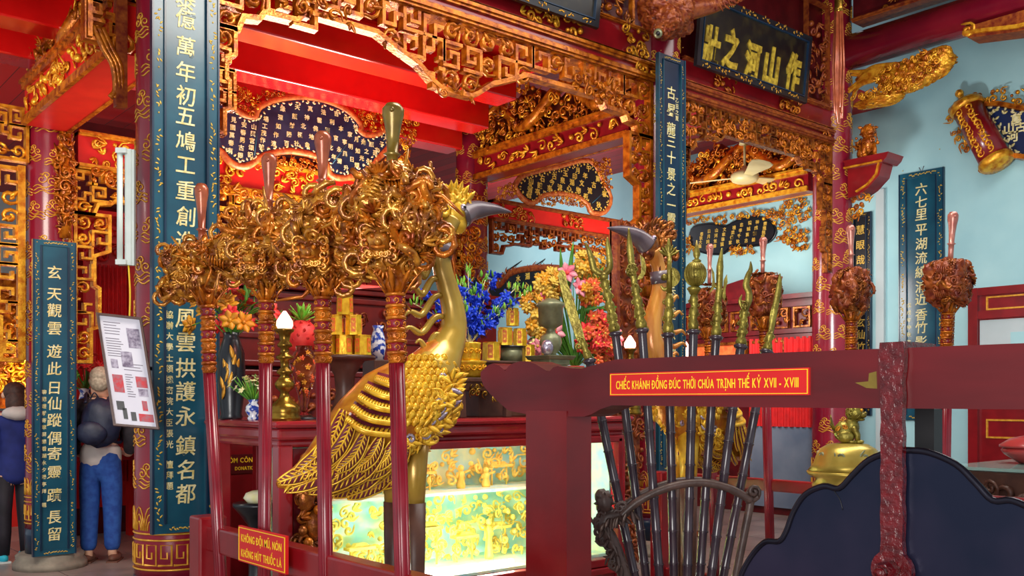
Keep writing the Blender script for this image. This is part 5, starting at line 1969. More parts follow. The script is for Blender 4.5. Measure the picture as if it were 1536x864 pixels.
def crane():
    root_p = P(606, 700, Y=YC)
    t = thing('crane_statue', 'gilt crane statue standing left of centre behind the tallest staff', 'statue', (root_p.x, YC, 0), 'pair of crane statues')
    k = 4.95 / FPX
    ctr = [P(x, y, Y=YC) for x, y, r in spine_px]
    rad = [r * k for x, y, r in spine_px]
    sp = spline(ctr[:8], 5)
    rd = lerp(rad[:8], len(sp))
    lat = [min(r * 0.85, 0.21) for r in rd]
    b = MB()
    n = 20
    vs, fs = [], []
    for i, q in enumerate(sp):
        T = (sp[min(i + 1, len(sp) - 1)] - sp[max(i - 1, 0)]).normalized()
        N = V((-T.z, 0, T.x))
        for j in range(n):
            a = 2 * PI * j / n
            vs.append(q + N * math.cos(a) * rd[i] + UY * math.sin(a) * lat[i])
    for i in range(len(sp) - 1):
        for j in range(n):
            fs.append((i * n + j, i * n + (j + 1) % n, (i + 1) * n + (j + 1) % n, (i + 1) * n + j))
    fs.append(tuple(range(n - 1, -1, -1)))
    fs.append(tuple((len(sp) - 1) * n + j for j in range(n)))
    b.add(vs, fs, 0, True)
    part(b, 'body', [M['crane_body']], t)

    def inside(p):
        best = min(range(len(sp)), key=lambda i: (sp[i].x - p.x) ** 2 + (sp[i].z - p.z) ** 2 - 0.3 * rd[i] ** 2)
        dd = ((sp[best].x - p.x) ** 2 + (sp[best].z - p.z) ** 2) / max(rd[best], 1e-4) ** 2
        return dd + ((p.y - YC) / lat[best]) ** 2 < 1

    def surf(px, py, lift=0.0):
        """where the sight line through a photo point first meets the body"""
        eye = V((0, 0, CAMH))
        vr = (P(px, py, Y=YC) - eye)
        L = vr.length
        vr.normalize()
        s_ = L - 0.42
        while s_ < L + 0.12:
            if inside(eye + vr * s_):
                return eye + vr * (s_ - lift)
            s_ += 0.012
        return eye + vr * (L - lift)
    nrm = V((-0.35, -0.93, 0.1))
    # long tail feathers, three overlapping layers
    b = MB()
    tails = [((520, 668), (417, 724)), ((545, 672), (428, 736)), ((560, 690), (462, 738)), ((585, 690), (498, 744)), ((600, 696), (520, 746)), ((615, 700), (545, 728)), ((625, 700), (568, 716)),
             ((505, 640), (440, 712)), ((525, 650), (455, 720)), ((550, 664), (480, 728)), ((575, 672), (512, 728)), ((595, 680), (540, 716)),
             ((515, 615), (470, 690)), ((530, 630), (478, 704)), ((550, 645), (505, 708)), ((572, 655), (530, 706)), ((592, 662), (555, 704)), ((610, 668), (580, 702))]
    for i, (s0, s1) in enumerate(tails):
        ly = 0 if i < 7 else (1 if i < 12 else 2)
        mid = ((s0[0] + s1[0]) / 2 + 5, (s0[1] + s1[1]) / 2 + 6)
        q0, qm, q1 = surf(*s0, 0.015 + 0.012 * ly), surf(*mid, 0.02 + 0.014 * ly), surf(*s1, 0.012 + 0.014 * ly)
        pts = spline([q0, qm, q1], 7)
        wd = 0.034 if ly else 0.04
        rads = [wd * q for q in lerp([0.45, 0.85, 1.0, 0.9, 0.25], len(pts))]
        b.tube(pts, rads, 6, 1, flat=(nrm, 0.28))
        b.tube([q + nrm * 0.008 for q in pts], 0.0055, 4, 0)
        for j in range(1, len(pts) - 1):
            T = (pts[j + 1] - pts[j - 1]).normalized()
            S = T.cross(nrm).normalized()
            for sg in (-1, 1):
                b.leaf(pts[j] + nrm * 0.01, T + S * sg * 0.8, nrm, rads[j] * 1.2, rads[j] * 0.3, 0, 0.05)
        for sg in (-1, 1):
            ed = []
            for j in range(len(pts)):
                T = (pts[min(j + 1, len(pts) - 1)] - pts[max(j - 1, 0)]).normalized()
                ed.append(pts[j] + T.cross(nrm).normalized() * sg * rads[j])
            b.tube(ed, 0.005, 4, 0)
    part(b, 'tail_feathers', [M['crane_gold'], M['plum']], t)
    # layered wing
    b = MB()
    arcs = [((520, 630), (548, 648), (598, 653)), ((527, 613), (556, 630), (600, 636)), ((537, 597), (566, 612), (602, 617)), ((547, 583), (572, 594), (604, 600)), ((562, 570), (582, 577), (606, 583))]
    for i, (s0, sm, s1) in enumerate(arcs):
        lf = 0.05 - 0.004 * i
        pts = spline([surf(*s0, lf), surf(*sm, lf + 0.02), surf(*s1, lf + 0.015)], 8)
        b.tube(pts, lerp([0.006, 0.013, 0.015, 0.013], len(pts)), 7, 0)
        up = spline([surf(s0[0] + 5, s0[1] - 12, lf * 0.4), surf(sm[0] + 2, sm[1] - 15, lf * 0.5), surf(s1[0], s1[1] - 15, lf * 0.5)], 8)
        vs = list(pts) + list(up)
        m = len(pts)
        b.add(vs, [(j, j + 1, m + j + 1, m + j) for j in range(m - 1)], 1, True)
        for j in range(1, m - 1):
            b.leaf(pts[j] * 0.35 + up[j] * 0.65 + nrm * 0.006, (pts[j] - up[j]) + (pts[j - 1] - pts[j + 1]) * 0.8, nrm, 0.05, 0.02, 0, 0.1)
    part(b, 'wing', [M['crane_gold'], M['plum']], t)
    # back streaks
    b = MB()
    for i in range(16):
        f = i / 15
        x0, y0 = 640 - 100 * f, 540 + 62 * f
        for w_ in range(3):
            q0 = surf(x0 - w_ * 6 + 4, y0 + 8 + w_ * 9, 0.006)
            q1 = surf(x0 - 24 - w_ * 6, y0 + 22 + w_ * 10, 0.004)
            b.leaf(q0, q1 - q0, nrm, (q1 - q0).length * 1.1, 0.018, (i + w_) % 2, 0.02)
    for i in range(10):
        q0 = surf(515 - i * 8, 640 + i * 8.5, 0.006)
        b.leaf(q0, V((-0.6, 0, -0.7)), nrm, 0.09, 0.02, 0, 0.02)
    part(b, 'back_feathers', [M['crane_gold'], M['crane_red']], t)
    # scales on the breast
    b = MB()
    rnd = random.Random(5)
    for i in range(11):
        for j in range(11):
            px = 600 + i * 9.5 + (4.5 if j % 2 else 0)
            py = 536 + j * 10.5
            if (px - 645) ** 2 / 50 ** 2 + (py - 588) ** 2 / 62 ** 2 > 1:
                continue
            p = surf(px, py, 0.008)
            b.leaf(p + UZ * 0.018, V((-0.25, 0, -1)), nrm, 0.05, 0.045, 0, 0.05, 0.25)
            b.scroll(p + nrm * 0.006, UX, UZ, 0.018, 0.006, 1.0, rnd.uniform(0, 6), 0, 1, 0.2, n=4, seg=9)
    part(b, 'breast_scales', M['crane_gold'], t)
    # flame and cloud carving along the breast and belly
    b = MB()
    path = [(682, 575), (684, 600), (676, 620), (668, 640), (656, 655), (640, 668), (628, 682), (612, 694), (600, 704), (590, 708)]
    for i in range(150):
        f = rnd.random() * (len(path) - 1)
        q = int(min(f, len(path) - 2))
        px = path[q][0] + (path[q + 1][0] - path[q][0]) * (f - q) + rnd.uniform(-26, 3)
        py = path[q][1] + (path[q + 1][1] - path[q][1]) * (f - q) + rnd.uniform(-22, 5)
        p = surf(px, py, rnd.uniform(0.0, 0.025))
        mm = 1 if rnd.random() < 0.07 else 0
        if rnd.random() < 0.6:
            b.scroll(p, UX, (UZ + nrm * rnd.uniform(-0.3, 0.3)).normalized(), rnd.uniform(0.022, 0.036), 0.009, 1.3, rnd.uniform(0, 6), mm, rnd.choice((-1, 1)), 0.8)
        else:
            a = rnd.uniform(-0.6, 1.6)
            b.leaf(p, V((math.cos(a), -0.2, math.sin(a))), nrm, 0.07, 0.03, mm, 0.2)
    for i in range(9):
        p = surf(672 + i * 1.5, 640 - i * 9, 0.0)
        b.leaf(p, V((0.7, -0.2, 0.7 - i * 0.05)), nrm, 0.07, 0.03, 0, 0.3)
    part(b, 'flame_carving', [M['crane_gold'], M['silver']], t)
    # neck
    b = MB()
    nk = spline(ctr[6:], 6)
    rr = lerp(rad[6:], len(nk))
    rr[0] *= 0.9
    b.tube(nk, rr, 18, 0)
    part(b, 'neck', [M['crane_neck']], t)
    # head, eye, crest, beak
    b = MB()
    hc = P(683, 320, Y=YC)
    b.blob(hc, (0.062, 0.05, 0.088), 0, n=16, k=10, lump=0.1)
    b.blob(hc + V((0.02, 0, -0.05)), (0.05, 0.045, 0.06), 0)
    for sg in (-1, 1):
        b.blob(P(687, 313, Y=YC) + V((0, sg * 0.044, 0)), 0.02, 1)
        b.blob(P(687, 313, Y=YC) + V((0, sg * 0.06, 0)), 0.009, 2)
    hdp = part(b, 'head', [M['crane_gold'], M['silver'], M['black']], t)
    b = MB()
    top = [(690, 305), (708, 302), (728, 303), (748, 308), (768, 318)]
    bot = [(694, 343), (702, 332), (714, 325), (738, 320), (768, 319)]
    pts, rads = [], []
    for u, v in zip(top, bot):
        pts.append(P((u[0] + v[0]) / 2, (u[1] + v[1]) / 2, Y=YC))
        rads.append(math.hypot(u[0] - v[0], u[1] - v[1]) / 2 * 5.2 / FPX)
    pts = spline(pts, 5)
    b.tube(pts, lerp(rads, len(pts)), 12, 0)
    part(b, 'beak', M['beak'], hdp)
    b = MB()
    for i in range(8):
        px, py = 664 + i * 4.2, 300 - 14 * math.sin(PI * i / 7)
        p = P(px, py + 8, Y=YC)
        a = 2.7 - 1.9 * i / 7
        for sg in (-1, 1):
            b.scroll(p + UY * 0.03 * sg, V((math.cos(a), 0, math.sin(a))), V((-math.sin(a), 0, math.cos(a))), 0.034, 0.012, 0.9, 0.5, 0, 1 if i % 2 else -1, 1.3)
            b.leaf(p + UY * 0.02 * sg, V((math.cos(a) - 0.3, 0.1 * sg, math.sin(a))), UY * sg, 0.085, 0.04, 0, 0.4)
    for i in range(8):
        p = P(650 + rnd.uniform(-14, 12), 330 + (i - 4) * 13, Y=YC)
        b.scroll(p - UY * 0.03, UX, UZ, rnd.uniform(0.035, 0.055), 0.014, 1.3, rnd.uniform(0, 6), 1 if i % 3 else 0, rnd.choice((-1, 1)), 1.0)
        b.scroll(p + UY * 0.03, UX, UZ, rnd.uniform(0.035, 0.055), 0.014, 1.3, rnd.uniform(0, 6), 1 if i % 2 else 0, rnd.choice((-1, 1)), 1.0)
    b.tube([P(660, 386, Y=YC), P(663, 364, Y=YC)], 0.064, 14, 2)
    part(b, 'crest', [M['crane_gold'], M['brown_gilt'], M['beak']], hdp)
    # wavy mane strands behind the neck
    for k, (s0, s1) in enumerate((((652, 402), (622, 412)), ((656, 424), (613, 442)), ((662, 448), (604, 480)), ((664, 480), (602, 502)), ((660, 508), (622, 520)))):
        b = MB()
        p0, p1 = P(*s0, Y=YC), P(*s1, Y=YC)
        pts = []
        for i in range(15):
            f = i / 14
            pts.append(along(p0, p1, f) + UZ * 0.028 * math.sin(f * 2 * PI * 1.3 + 0.6) + UY * 0.01 * math.sin(f * 5))
        b.tube(pts, lerp([0.016, 0.02, 0.017, 0.006], 15), 8, 0)
        part(b, 'mane_strand', M['crane_neck'], t)
    # legs
    for px, dy in ((592, 0.06), (622, -0.06)):
        b = MB()
        q = P(px, 700, Y=YC + dy)
        b.tube([(q.x, YC + dy, 1.3), (q.x, YC + dy, 1.1), (q.x, YC + dy, 0.97)], [0.075, 0.06, 0.052], 14, 0)
        b.tube([(q.x, YC + dy, 0.98), (q.x, YC + dy, 0.6), (q.x, YC + dy, 0.12)], [0.058, 0.052, 0.05], 14, 1)
        for i in range(3):
            a = (i - 1) * 0.6
            b.tube([(q.x, YC + dy, 0.16), (q.x + math.cos(a) * 0.14, YC + dy + math.sin(a) * 0.14, 0.13)], [0.03, 0.012], 6, 1)
        part(b, 'leg', [M['crane_neck'], M['frame_wood']], t)
    b = MB()
    b.lathe([(0.3, 0), (0.3, 0.04), (0.26, 0.07), (0.27, 0.1), (0.2, 0.14)], (root_p.x, YC, 0), 28, 0)
    part(b, 'plinth', M['crane_body'], t)
    return t


crane1 = crane()
x1 = crane1.location.x
nx1, nx2 = P(665, 400, Y=YC).x, P(988, 400, Y=YC).x
crane2 = dup(crane1, (nx2 + nx1 - x1, YC, 0), 0, 'amber crane statue facing left, seen among the brass weapons', None, (-1, 1, 1))
for c in crane2.children_recursive:
    kind = c.name.split('.')[0]
    new = {'neck': M['crane_wood'], 'mane_strand': M['crane_wood'], 'leg': M['crane_gold'], 'head': M['brown_gilt'], 'crest': M['brown_gilt']}.get(kind)
    if new:
        c.material_slots[0].link = 'OBJECT'
        c.material_slots[0].material = new

# ================================================================== CHIME STAND
XS = 2.46
plS_ = sidepl(XS)


def trX(x, y):
    p = P(x, y, X=XS)
    return (-p.y, p.z)


t = thing('chime_stand', 'dark red timber stand with a carved beam end, in the right foreground', 'stand', (XS, 2.5, 0))
b = MB()
top = [(721, 566), (721, 558), (730, 549), (739, 545), (748, 548), (758, 556), (763, 549), (770, 545), (780, 542), (791, 542), (803, 546), (816, 554), (821, 557), (825, 556), (830, 551), (837, 549), (855, 552), (872, 553), (897, 546), (925, 539), (1140, 530)]
bot = [(1140, 611), (918, 608), (900, 614), (888, 621), (876, 625), (848, 625), (788, 621), (763, 616), (750, 605), (735, 591), (725, 578)]
poly = [trX(*q) for q in top]
zt = P(1440, 521, X=XS).z
zb = P(1440, 614, X=XS).z
poly += [(-0.2, zt), (-0.2, zb)] + [trX(*q) for q in bot]
b.prism(plS_, poly, -0.13, 0.0)
part(b, 'beam', M['beam_lacquer'], t, bevel=0.01)
pa, pb = P(790, 700, X=XS), P(851, 700, X=XS)
zc = P(820, 624, X=XS).z + 0.02
b = MB()
b.prism(plS_, rect(-pa.y, -pb.y, 0.1, zc), -0.125, 0.004)
part(b, 'post', M['post_red'], t, bevel=0.008)
b = MB()
b.prism(plS_, rect(-0.42, -0.3, 0.1, zb + 0.02), -0.125, 0.004)
part(b, 'post', M['lacquer'], t, bevel=0.008)
b = MB()
for q in (-(pa.y + pb.y) / 2, -0.36):
    b.prism(plS_, rect(q - 0.1, q + 0.1, 0, 0.1), -0.36, 0.26)
part(b, 'foot', M['lacquer'], t, bevel=0.01)
b = MB()
b.prism(plS_, [trX(*q) for q in ((1283, 574), (1303, 572), (1304, 560), (1315, 557), (1316, 583), (1300, 582), (1292, 578))], 0.0, 0.002)
part(b, 'paint_chip', M['chip'] if 'chip' in M else M['handle_olive'], t)
a0, zq = trX(917, 577)
a1, _ = trX(1216, 572)
sign('long red sign with one line of yellow capitals on the dark red beam', plS_, ((a0, zq - 0.04), (a1, zq + 0.04)),
     [('CHIẾC KHÁNH ĐỒNG ĐÚC THỜI CHÚA TRỊNH THẾ KỶ XVII - XVIII', 0.48, 0.03)], 0.005, 0.92)

# the bronze chime
yc = P(1365, 700, X=XS).y
half = [(0.0, 1.366), (0.05, 1.362), (0.12, 1.335), (0.17, 1.29), (0.212, 1.25), (0.26, 1.253), (0.32, 1.225), (0.36, 1.17), (0.385, 1.11), (0.41, 1.078), (0.46, 1.07), (0.51, 1.02), (0.55, 0.95), (0.57, 0.87), (0.62, 0.82), (0.6, 0.75), (0.48, 0.72), (0.3, 0.74), (0.12, 0.8), (0.0, 0.81)]
full = [(-yc - o, z) for o, z in half] + [(-yc + o, z) for o, z in reversed(half[1:-1])]
sm = spline([V((a, z, 0)) for a, z in full + [full[0]]], 4)[:-1]
cp = [(q.x, q.y) for q in sm]
plC = sidepl(XS + 0.005)
t = thing('bronze_chime', 'large dark cloud-shaped bronze chime hanging under the beam at lower right', 'chime', plC(-yc, 0.72, 0))
b = MB()
b.prism(plC, cp, -0.028, 0.0)
part(b, 'plate', M['chime'], t)
b = MB()
b.tube([plC(a, z, 0.0) for a, z in cp], 0.009, 8, 0, closed=True)
part(b, 'raised_rim', M['chime_rim'], t)
b = MB()
b.tube(spline([plC(*trX(1246, 732), 0.001), plC(*trX(1258, 748), 0.001), plC(*trX(1263, 765), 0.001)], 4), 0.0012, 4)
part(b, 'hairline_crack', M['black'], t)

# painted iron strap looped over the beam
t = thing('iron_strap', 'lumpy red-painted iron strap looped over the beam and bolted to the chime', 'strap', P(1337, 850, X=XS - 0.02))
b = MB()
yk = P(1338, 700, X=XS - 0.02).y
w_ = 0.034
pl = sidepl(XS - 0.012)
zl = P(1338, 848, X=XS).z
prof = []
for i in range(18):
    f = i / 17
    z = zl + (zt + 0.02 - zl) * f
    ww = w_ * (0.92 + 0.05 * math.sin(i * 2.1)) * (1.0 + 0.12 * (f > 0.85))
    prof.append((ww, z))
poly = [(-yk - q, z) for q, z in prof] + [(-yk + q, z) for q, z in reversed(prof)]
b.prism(pl, poly, -0.008, 0.012)
ring = [(-yk + 0.058 * math.cos(2 * PI * i / 20), zl - 0.01 + 0.055 * math.sin(2 * PI * i / 20)) for i in range(20)]
b.prism(pl, ring, -0.006, 0.014)
b.prism(Pl((0, 0, zt + 0.003), -UY, UX * -1, UZ), rect(-yk - 0.036, -yk + 0.036, -XS - 0.14, -XS + 0.02), 0.0, 0.018)
b.prism(sidepl(XS + 0.155), rect(-yk - w_, -yk + w_, zb + 0.01, zt + 0.02), 0.0, 0.018)
part(b, 'strap_body', M['strap'], t, bevel=0.004)
b = MB()
b.lathe([(0.03, 0), (0.03, 0.03), (0.022, 0.045)], pl(-yk, zl - 0.01, 0.01), 6, 0, smooth=False, ax=pl.n)
b.lathe([(0.014, 0.04), (0.014, 0.07)], pl(-yk, zl - 0.01, 0.01), 12, 0, ax=pl.n)
part(b, 'bolt', M['strap'], t)
b = MB()
plk = sidepl(XS + 0.2)
p0, p1 = P(1372, 650, X=XS + 0.2), P(1401, 650, X=XS + 0.2)
b.prism(plk, rect(-p0.y, -p1.y, 0.0, zb), -0.05, 0.0)
single(b, 'support_board', [M['black']], 'dark upright board standing close behind the red beam and chime', 'board', bevel=0.005)
# ================================================================== ALTAR WITH GLASS CASE
AY, AX0, AX1, AZ = 5.0, 2.5, 5.36, 1.38
plT = facade(AY)
t = thing('altar_table', 'dark red lacquered altar table with a lit glass case below its top', 'table', ((AX0 + AX1) / 2, AY + 0.45, 0))
b = MB()
b.box(((AX0 + AX1) / 2, AY + 0.47, AZ - 0.02), (AX1 - AX0 + 0.08, 1.02, 0.04))
b.box(((AX0 + AX1) / 2, AY + 0.47, AZ - 0.075), (AX1 - AX0 + 0.02, 0.96, 0.07))
b.box(((AX0 + AX1) / 2, AY + 0.48, AZ - 0.13), (AX1 - AX0 - 0.02, 0.9, 0.05))
part(b, 'tabletop', M['table_wood'], t, bevel=0.018)
for x in (AX0 + 0.05, AX1 - 0.05):
    for y in (AY + 0.06, AY + 0.9):
        b = MB()
        b.box((x, y, 0.62), (0.09, 0.09, 1.24))
        part(b, 'leg', M['table_wood'], t, bevel=0.01)
cx0, cx1 = P(488, 760, Y=AY).x, AX1 - 0.1
b = MB()
b.prism(plT, rect(AX0 + 0.1, cx0 - 0.05, 0.2, AZ - 0.16), -0.06, -0.03)
carve(b, Pl(plT(0, 0, -0.03), UX, UZ, -UY), rect(AX0 + 0.14, cx0 - 0.06, 0.8, AZ - 0.2), 0.1, 0.03, 401, 1, 1)
part(b, 'front_panel', [M['lacquer_dark'], M['red_wood']], t)
b = MB()
p0, p1 = P(440, 800, Y=AY), P(484, 800, Y=AY)
xm = (p0.x + p1.x) / 2
for i, z in enumerate((1.1, 0.95, 0.78, 0.6, 0.42, 0.28)):
    b.blob((xm + 0.03 * (-1) ** i, AY - 0.03, z), (0.06, 0.05, 0.09), 0, lump=0.3, sd=i)
    b.blob((xm + 0.03 * (-1) ** i, AY - 0.06, z + 0.09), 0.028, 1)
carve(b, Pl(plT(0, 0, -0.02), UX, UZ, -UY), rect(xm - 0.09, xm + 0.09, 0.2, 1.16), 0.09, 0.08, 402, 0, 1, 2)
part(b, 'carved_figure_post', [M['brown_gilt'], M['gold_wood']], t)
# glass case
b = MB()
zb, zt_ = 0.33, AZ - 0.16
for x in (cx0 - 0.02, cx1 + 0.02):
    b.box((x, AY + 0.02, (zb + zt_) / 2), (0.05, 0.06, zt_ - zb))
    b.box((x, AY + 0.85, (zb + zt_) / 2), (0.05, 0.06, zt_ - zb))
b.box(((cx0 + cx1) / 2, AY + 0.02, zb - 0.03), (cx1 - cx0 + 0.08, 0.07, 0.06))
b.box(((cx0 + cx1) / 2, AY + 0.02, zb - 0.09), (cx1 - cx0 + 0.12, 0.1, 0.05))
b.box(((cx0 + cx1) / 2, AY + 0.44, 0.16), (cx1 - cx0, 0.8, 0.22))
b.box(((cx0 + cx1) / 2, AY + 0.02, zt_ - 0.01), (cx1 - cx0 + 0.08, 0.06, 0.05))
part(b, 'case_frame', M['lacquer'], t, bevel=0.008)
b = MB()
b.box(((cx0 + cx1) / 2, AY + 0.72, (zb + zt_) / 2), (cx1 - cx0, 0.02, zt_ - zb))
b.box(((cx0 + cx1) / 2, AY + 0.4, zb + 0.01), (cx1 - cx0, 0.66, 0.02))
for x in (cx0 + 0.01, cx1 - 0.01):
    b.box((x, AY + 0.4, (zb + zt_) / 2), (0.015, 0.64, zt_ - zb))
part(b, 'case_lining', M['case_back'], t)
b = MB()
zs = 0.86
b.box(((cx0 + cx1) / 2, AY + 0.5, zs), (cx1 - cx0 - 0.04, 0.4, 0.02))
part(b, 'case_shelf', M['case_back'], t)
rnd = random.Random(410)
b = MB()
for row, (z0, z1) in enumerate(((zb + 0.02, zs - 0.03), (zs + 0.01, zt_ - 0.04))):
    for ly, dy in enumerate((0.66, 0.54)):
        carve(b, facade(AY + dy), rect(cx0 + 0.05, cx1 - 0.05, z0 + 0.02, z1 - (0.02 if ly == 0 else 0.12)), 0.075 if row == 0 else 0.085, 0.1, 410 + row * 2 + ly, 0, 0, 1, 0.8 if ly == 0 else 0.45)
    x = cx0 + 0.1
    while x < cx1 - 0.1:
        y = AY + rnd.uniform(0.4, 0.5)
        h = (z1 - z0) * rnd.uniform(0.5, 0.85)
        if rnd.random() < 0.6:      # little figure
            b.lathe([(0.03, 0), (0.034, 0.02), (0.022, h * 0.4), (0.028, h * 0.6), (0.01, h * 0.7)], (x, y, z0), 8)
            b.blob((x, y, z0 + h * 0.78), 0.024, n=7, k=5)
            b.tube([(x - 0.03, y, z0 + h * 0.6), (x - 0.06, y - 0.03, z0 + h * 0.45)], 0.01, 5)
            b.tube([(x + 0.03, y, z0 + h * 0.6), (x + 0.065, y - 0.03, z0 + h * 0.7)], 0.01, 5)
        else:                       # small pavilion or throne
            for sx in (-0.07, 0.07):
                b.tube([(x + sx, y + 0.05, z0), (x + sx, y + 0.05, z0 + h * 0.7)], 0.008, 5)
            b.box((x, y + 0.05, z0 + h * 0.72), (0.2, 0.08, 0.02), 0)
            b.box((x, y + 0.05, z0 + h * 0.8), (0.13, 0.06, 0.03), 0, taper=0.6)
        x += rnd.uniform(0.16, 0.34)
part(b, 'gilt_miniatures', M['case_gold'], t, stuff=True)
b = MB()
xa, xb = P(655, 800, Y=AY).x, P(785, 800, Y=AY).x
b.tube([(xa, AY + 0.12, zb + 0.045), (xb, AY + 0.12, zb + 0.045)], 0.022, 10)
part(b, 'glow_strip', M['case_glare'], t)  # glowing strip added for the bright reflection low in the case glass
b = MB()
b.tube([(cx0 + 0.2, AY + 0.09, zt_ - 0.012), (cx1 - 0.2, AY + 0.09, zt_ - 0.012)], 0.012, 10)
part(b, 'glow_strip', M['case_lamp'], t)
b = MB()
xm2 = P(757, 700, Y=AY).x
b.box(((cx0 + xm2) / 2, AY + 0.03, (zb + zt_) / 2), (xm2 - cx0 - 0.004, 0.006, zt_ - zb - 0.02))
part(b, 'glass_pane', M['glass'], t)
b = MB()
b.box(((cx1 + xm2) / 2, AY + 0.03, (zb + zt_) / 2), (cx1 - xm2 - 0.004, 0.006, zt_ - zb - 0.02))
part(b, 'glass_pane', M['glass'], t)


# ------------------------------------------------------------------ things on the altar
def lp(prof, px, Y, base, s=1.0):
    """world profile from (half width px, height above base px); returns centre, profile"""
    p = P(px, 600, Y=Y)
    d = FWD.dot(p - V((0, 0, CAMH)))
    k = d / FPX * s
    return V((p.x, Y, base)), [(r * k, h * k) for r, h in prof], k


def bunch(name_l, cat, c, parts_fn, group=None, name='flower_vase'):
    t = thing(name, name_l, cat, c, group)
    parts_fn(t)
    return t


# black vase with golden and orange leaves
c, pr, k = lp([(15, 0), (17, 3), (15, 8), (19, 40), (20.5, 75), (19, 100), (13, 118), (11, 124), (13, 130)], 347, 5.7, AZ)
t = thing('flower_vase', 'tall black vase with painted gold leaves at the left end of the altar', 'vase', c)
b = MB()
b.lathe(pr, c, 28)
part(b, 'vase_body', M['black_lacquer'], t)
b = MB()
for i in range(9):
    a = -2.2 + 0.13 * (i - 4)
    z = (30 + 8 * (i % 4) + 5 * i) * k
    q = c + V((math.cos(a), math.sin(a), 0)) * 19.6 * k + UZ * z
    b.leaf(q, V((math.cos(a + 1.57) * 0.25 * (-1) ** i, math.sin(a + 1.57) * 0.25 * (-1) ** i, 1)), V((math.cos(a), math.sin(a), 0)), 22 * k, 7 * k, 0, 0.02, 0.05)
part(b, 'painted_leaves', M['gold_line'], t)
b = MB()
rnd = random.Random(420)
top = c + UZ * 128 * k
for i in range(46):
    a, e = rnd.uniform(0, 2 * PI), rnd.uniform(0.15, 1.3)
    d = V((math.cos(a) * math.cos(e), math.sin(a) * math.cos(e), math.sin(e)))
    L = rnd.uniform(0.14, 0.34)
    pts = spline([top - UZ * 0.05, top + d * L * 0.5 + UZ * 0.05, top + d * L], 4)
    b.tube(pts, 0.004, 4, 0)
    if i % 3:
        flower(b, pts[-1], d, rnd.uniform(0.045, 0.075), 1 + i % 3, 6)
    else:
        b.leaf(pts[-1], d + UZ * 0.3, UZ, rnd.uniform(0.08, 0.15), 0.035, 0 if i % 4 else 3, 0.3)
part(b, 'flowers', [M['leaf'], M['petal_orange'], M['petal_red'], M['petal_gold']], t)

# small blue and white vase with white flowers
c, pr, k = lp([(8, 0), (9, 3), (7, 6), (12, 14), (11, 21), (6, 26), (8, 31)], 380, 5.35, AZ)
t = thing('flower_vase', 'little blue and white porcelain vase with white flowers', 'vase', c)
b = MB()
b.lathe(pr, c, 22)
part(b, 'vase_body', M['porcelain'], t)
b = MB()
top = c + UZ * 30 * k
for i in range(34):
    a, e = rnd.uniform(0, 2 * PI), rnd.uniform(0.5, 1.5)
    d = V((math.cos(a) * math.cos(e), math.sin(a) * math.cos(e), math.sin(e)))
    L = rnd.uniform(0.08, 0.17)
    b.tube([top - UZ * 0.02, top + d * L], 0.0035, 4, 0)
    if i % 2:
        flower(b, top + d * L, d, 0.026, 1, 5)
    else:
        b.leaf(top, d, UZ, L * 0.8, 0.016, 2, 0.1)
part(b, 'flowers', [M['leaf'], M['petal_white'], M['leaf_bright']], t)


def candlestick(label, px, Y, base, s, group, h=1.0, bulb='flame'):
    c, pr, k = lp([(24, 0), (24, 5), (22, 8), (23, 12), (23, 20), (17, 26), (9, 33), (6, 42), (13, 48), (15, 55), (11, 61), (6, 67), (12, 71), (12, 74), (6, 79), (7, 90), (13, 93), (13, 96), (7, 100), (6, 108), (11, 111), (11, 114), (7, 119), (9, 130), (14, 134), (14, 137)], px, Y, base, s)
    t = thing('candlestick', label, 'candlestick', c, group)
    b = MB()
    b.lathe([(r, z * h) for r, z in pr], c, 26)
    part(b, 'stem', M['dark_brass'] if bulb == 'dark' else M['brass'], t)
    b = MB()
    z = c + UZ * pr[-1][1] * h
    b.lathe([(10 * k, 0), (12.5 * k, 5 * k), (12 * k, 12 * k), (7 * k, 20 * k), (2 * k, 27 * k)], z, 18)
    part(b, 'flame_bulb', M['flame'], t)
    point('candle_light', z + UZ * 14 * k + V((0, 0, 0.06)), 1.6, (1, 0.35, 0.25), 0.04)
    return t


candlestick('big brass candlestick with glowing white bulb at the left of the altar', 427, 5.2, AZ, 1.0, None)

# glass vase with orange goldfish flowers and red fruit lamp
c, pr, k = lp([(17, 0), (17, 3), (6, 8), (5, 20), (10, 40), (19, 70), (22, 84), (18, 95), (12, 104), (12, 110)], 456, 5.42, AZ)
t = thing('glass_vase', 'clear footed glass vase holding orange flowers beside the candlestick', 'vase', c)
b = MB()
b.lathe(pr, c, 26)
part(b, 'glass_bowl', M['vase_glass'], t)
b = MB()
for i in range(24):
    a, z = i * 2.4, 36 + 66 * (i / 24)
    r = 3 + 12 * math.sin(PI * i / 26)
    flower(b, c + V((math.cos(a) * r * k, math.sin(a) * r * k, z * k)), V((math.cos(a), math.sin(a), 0.3)), 0.02, i % 2, 5)
part(b, 'orange_flowers', [M['petal_orange'], M['petal_gold']], t)
b = MB()
b.lathe([(19 * k, 0), (19 * k, 3 * k), (15 * k, 5 * k)], c - UZ * 0.004, 22)
part(b, 'dark_foot', M['black_lacquer'], t)
c, pr, k = lp([(14, 0), (16, 4), (6, 10), (5, 60), (10, 66), (6, 70), (6, 92), (13, 98)], 453, 5.78, AZ)
t = thing('fruit_lamp', 'red pineapple-shaped altar lamp with green crown behind the candle bulb', 'lamp', c)
b = MB()
b.lathe(pr, c, 18)
part(b, 'stand', M['red_wood'], t)
b = MB()
z = c + UZ * 96 * k
b.lathe([(6 * k, 0), (20 * k, 8 * k), (25 * k, 24 * k), (22 * k, 40 * k), (10 * k, 50 * k)], z, 20)
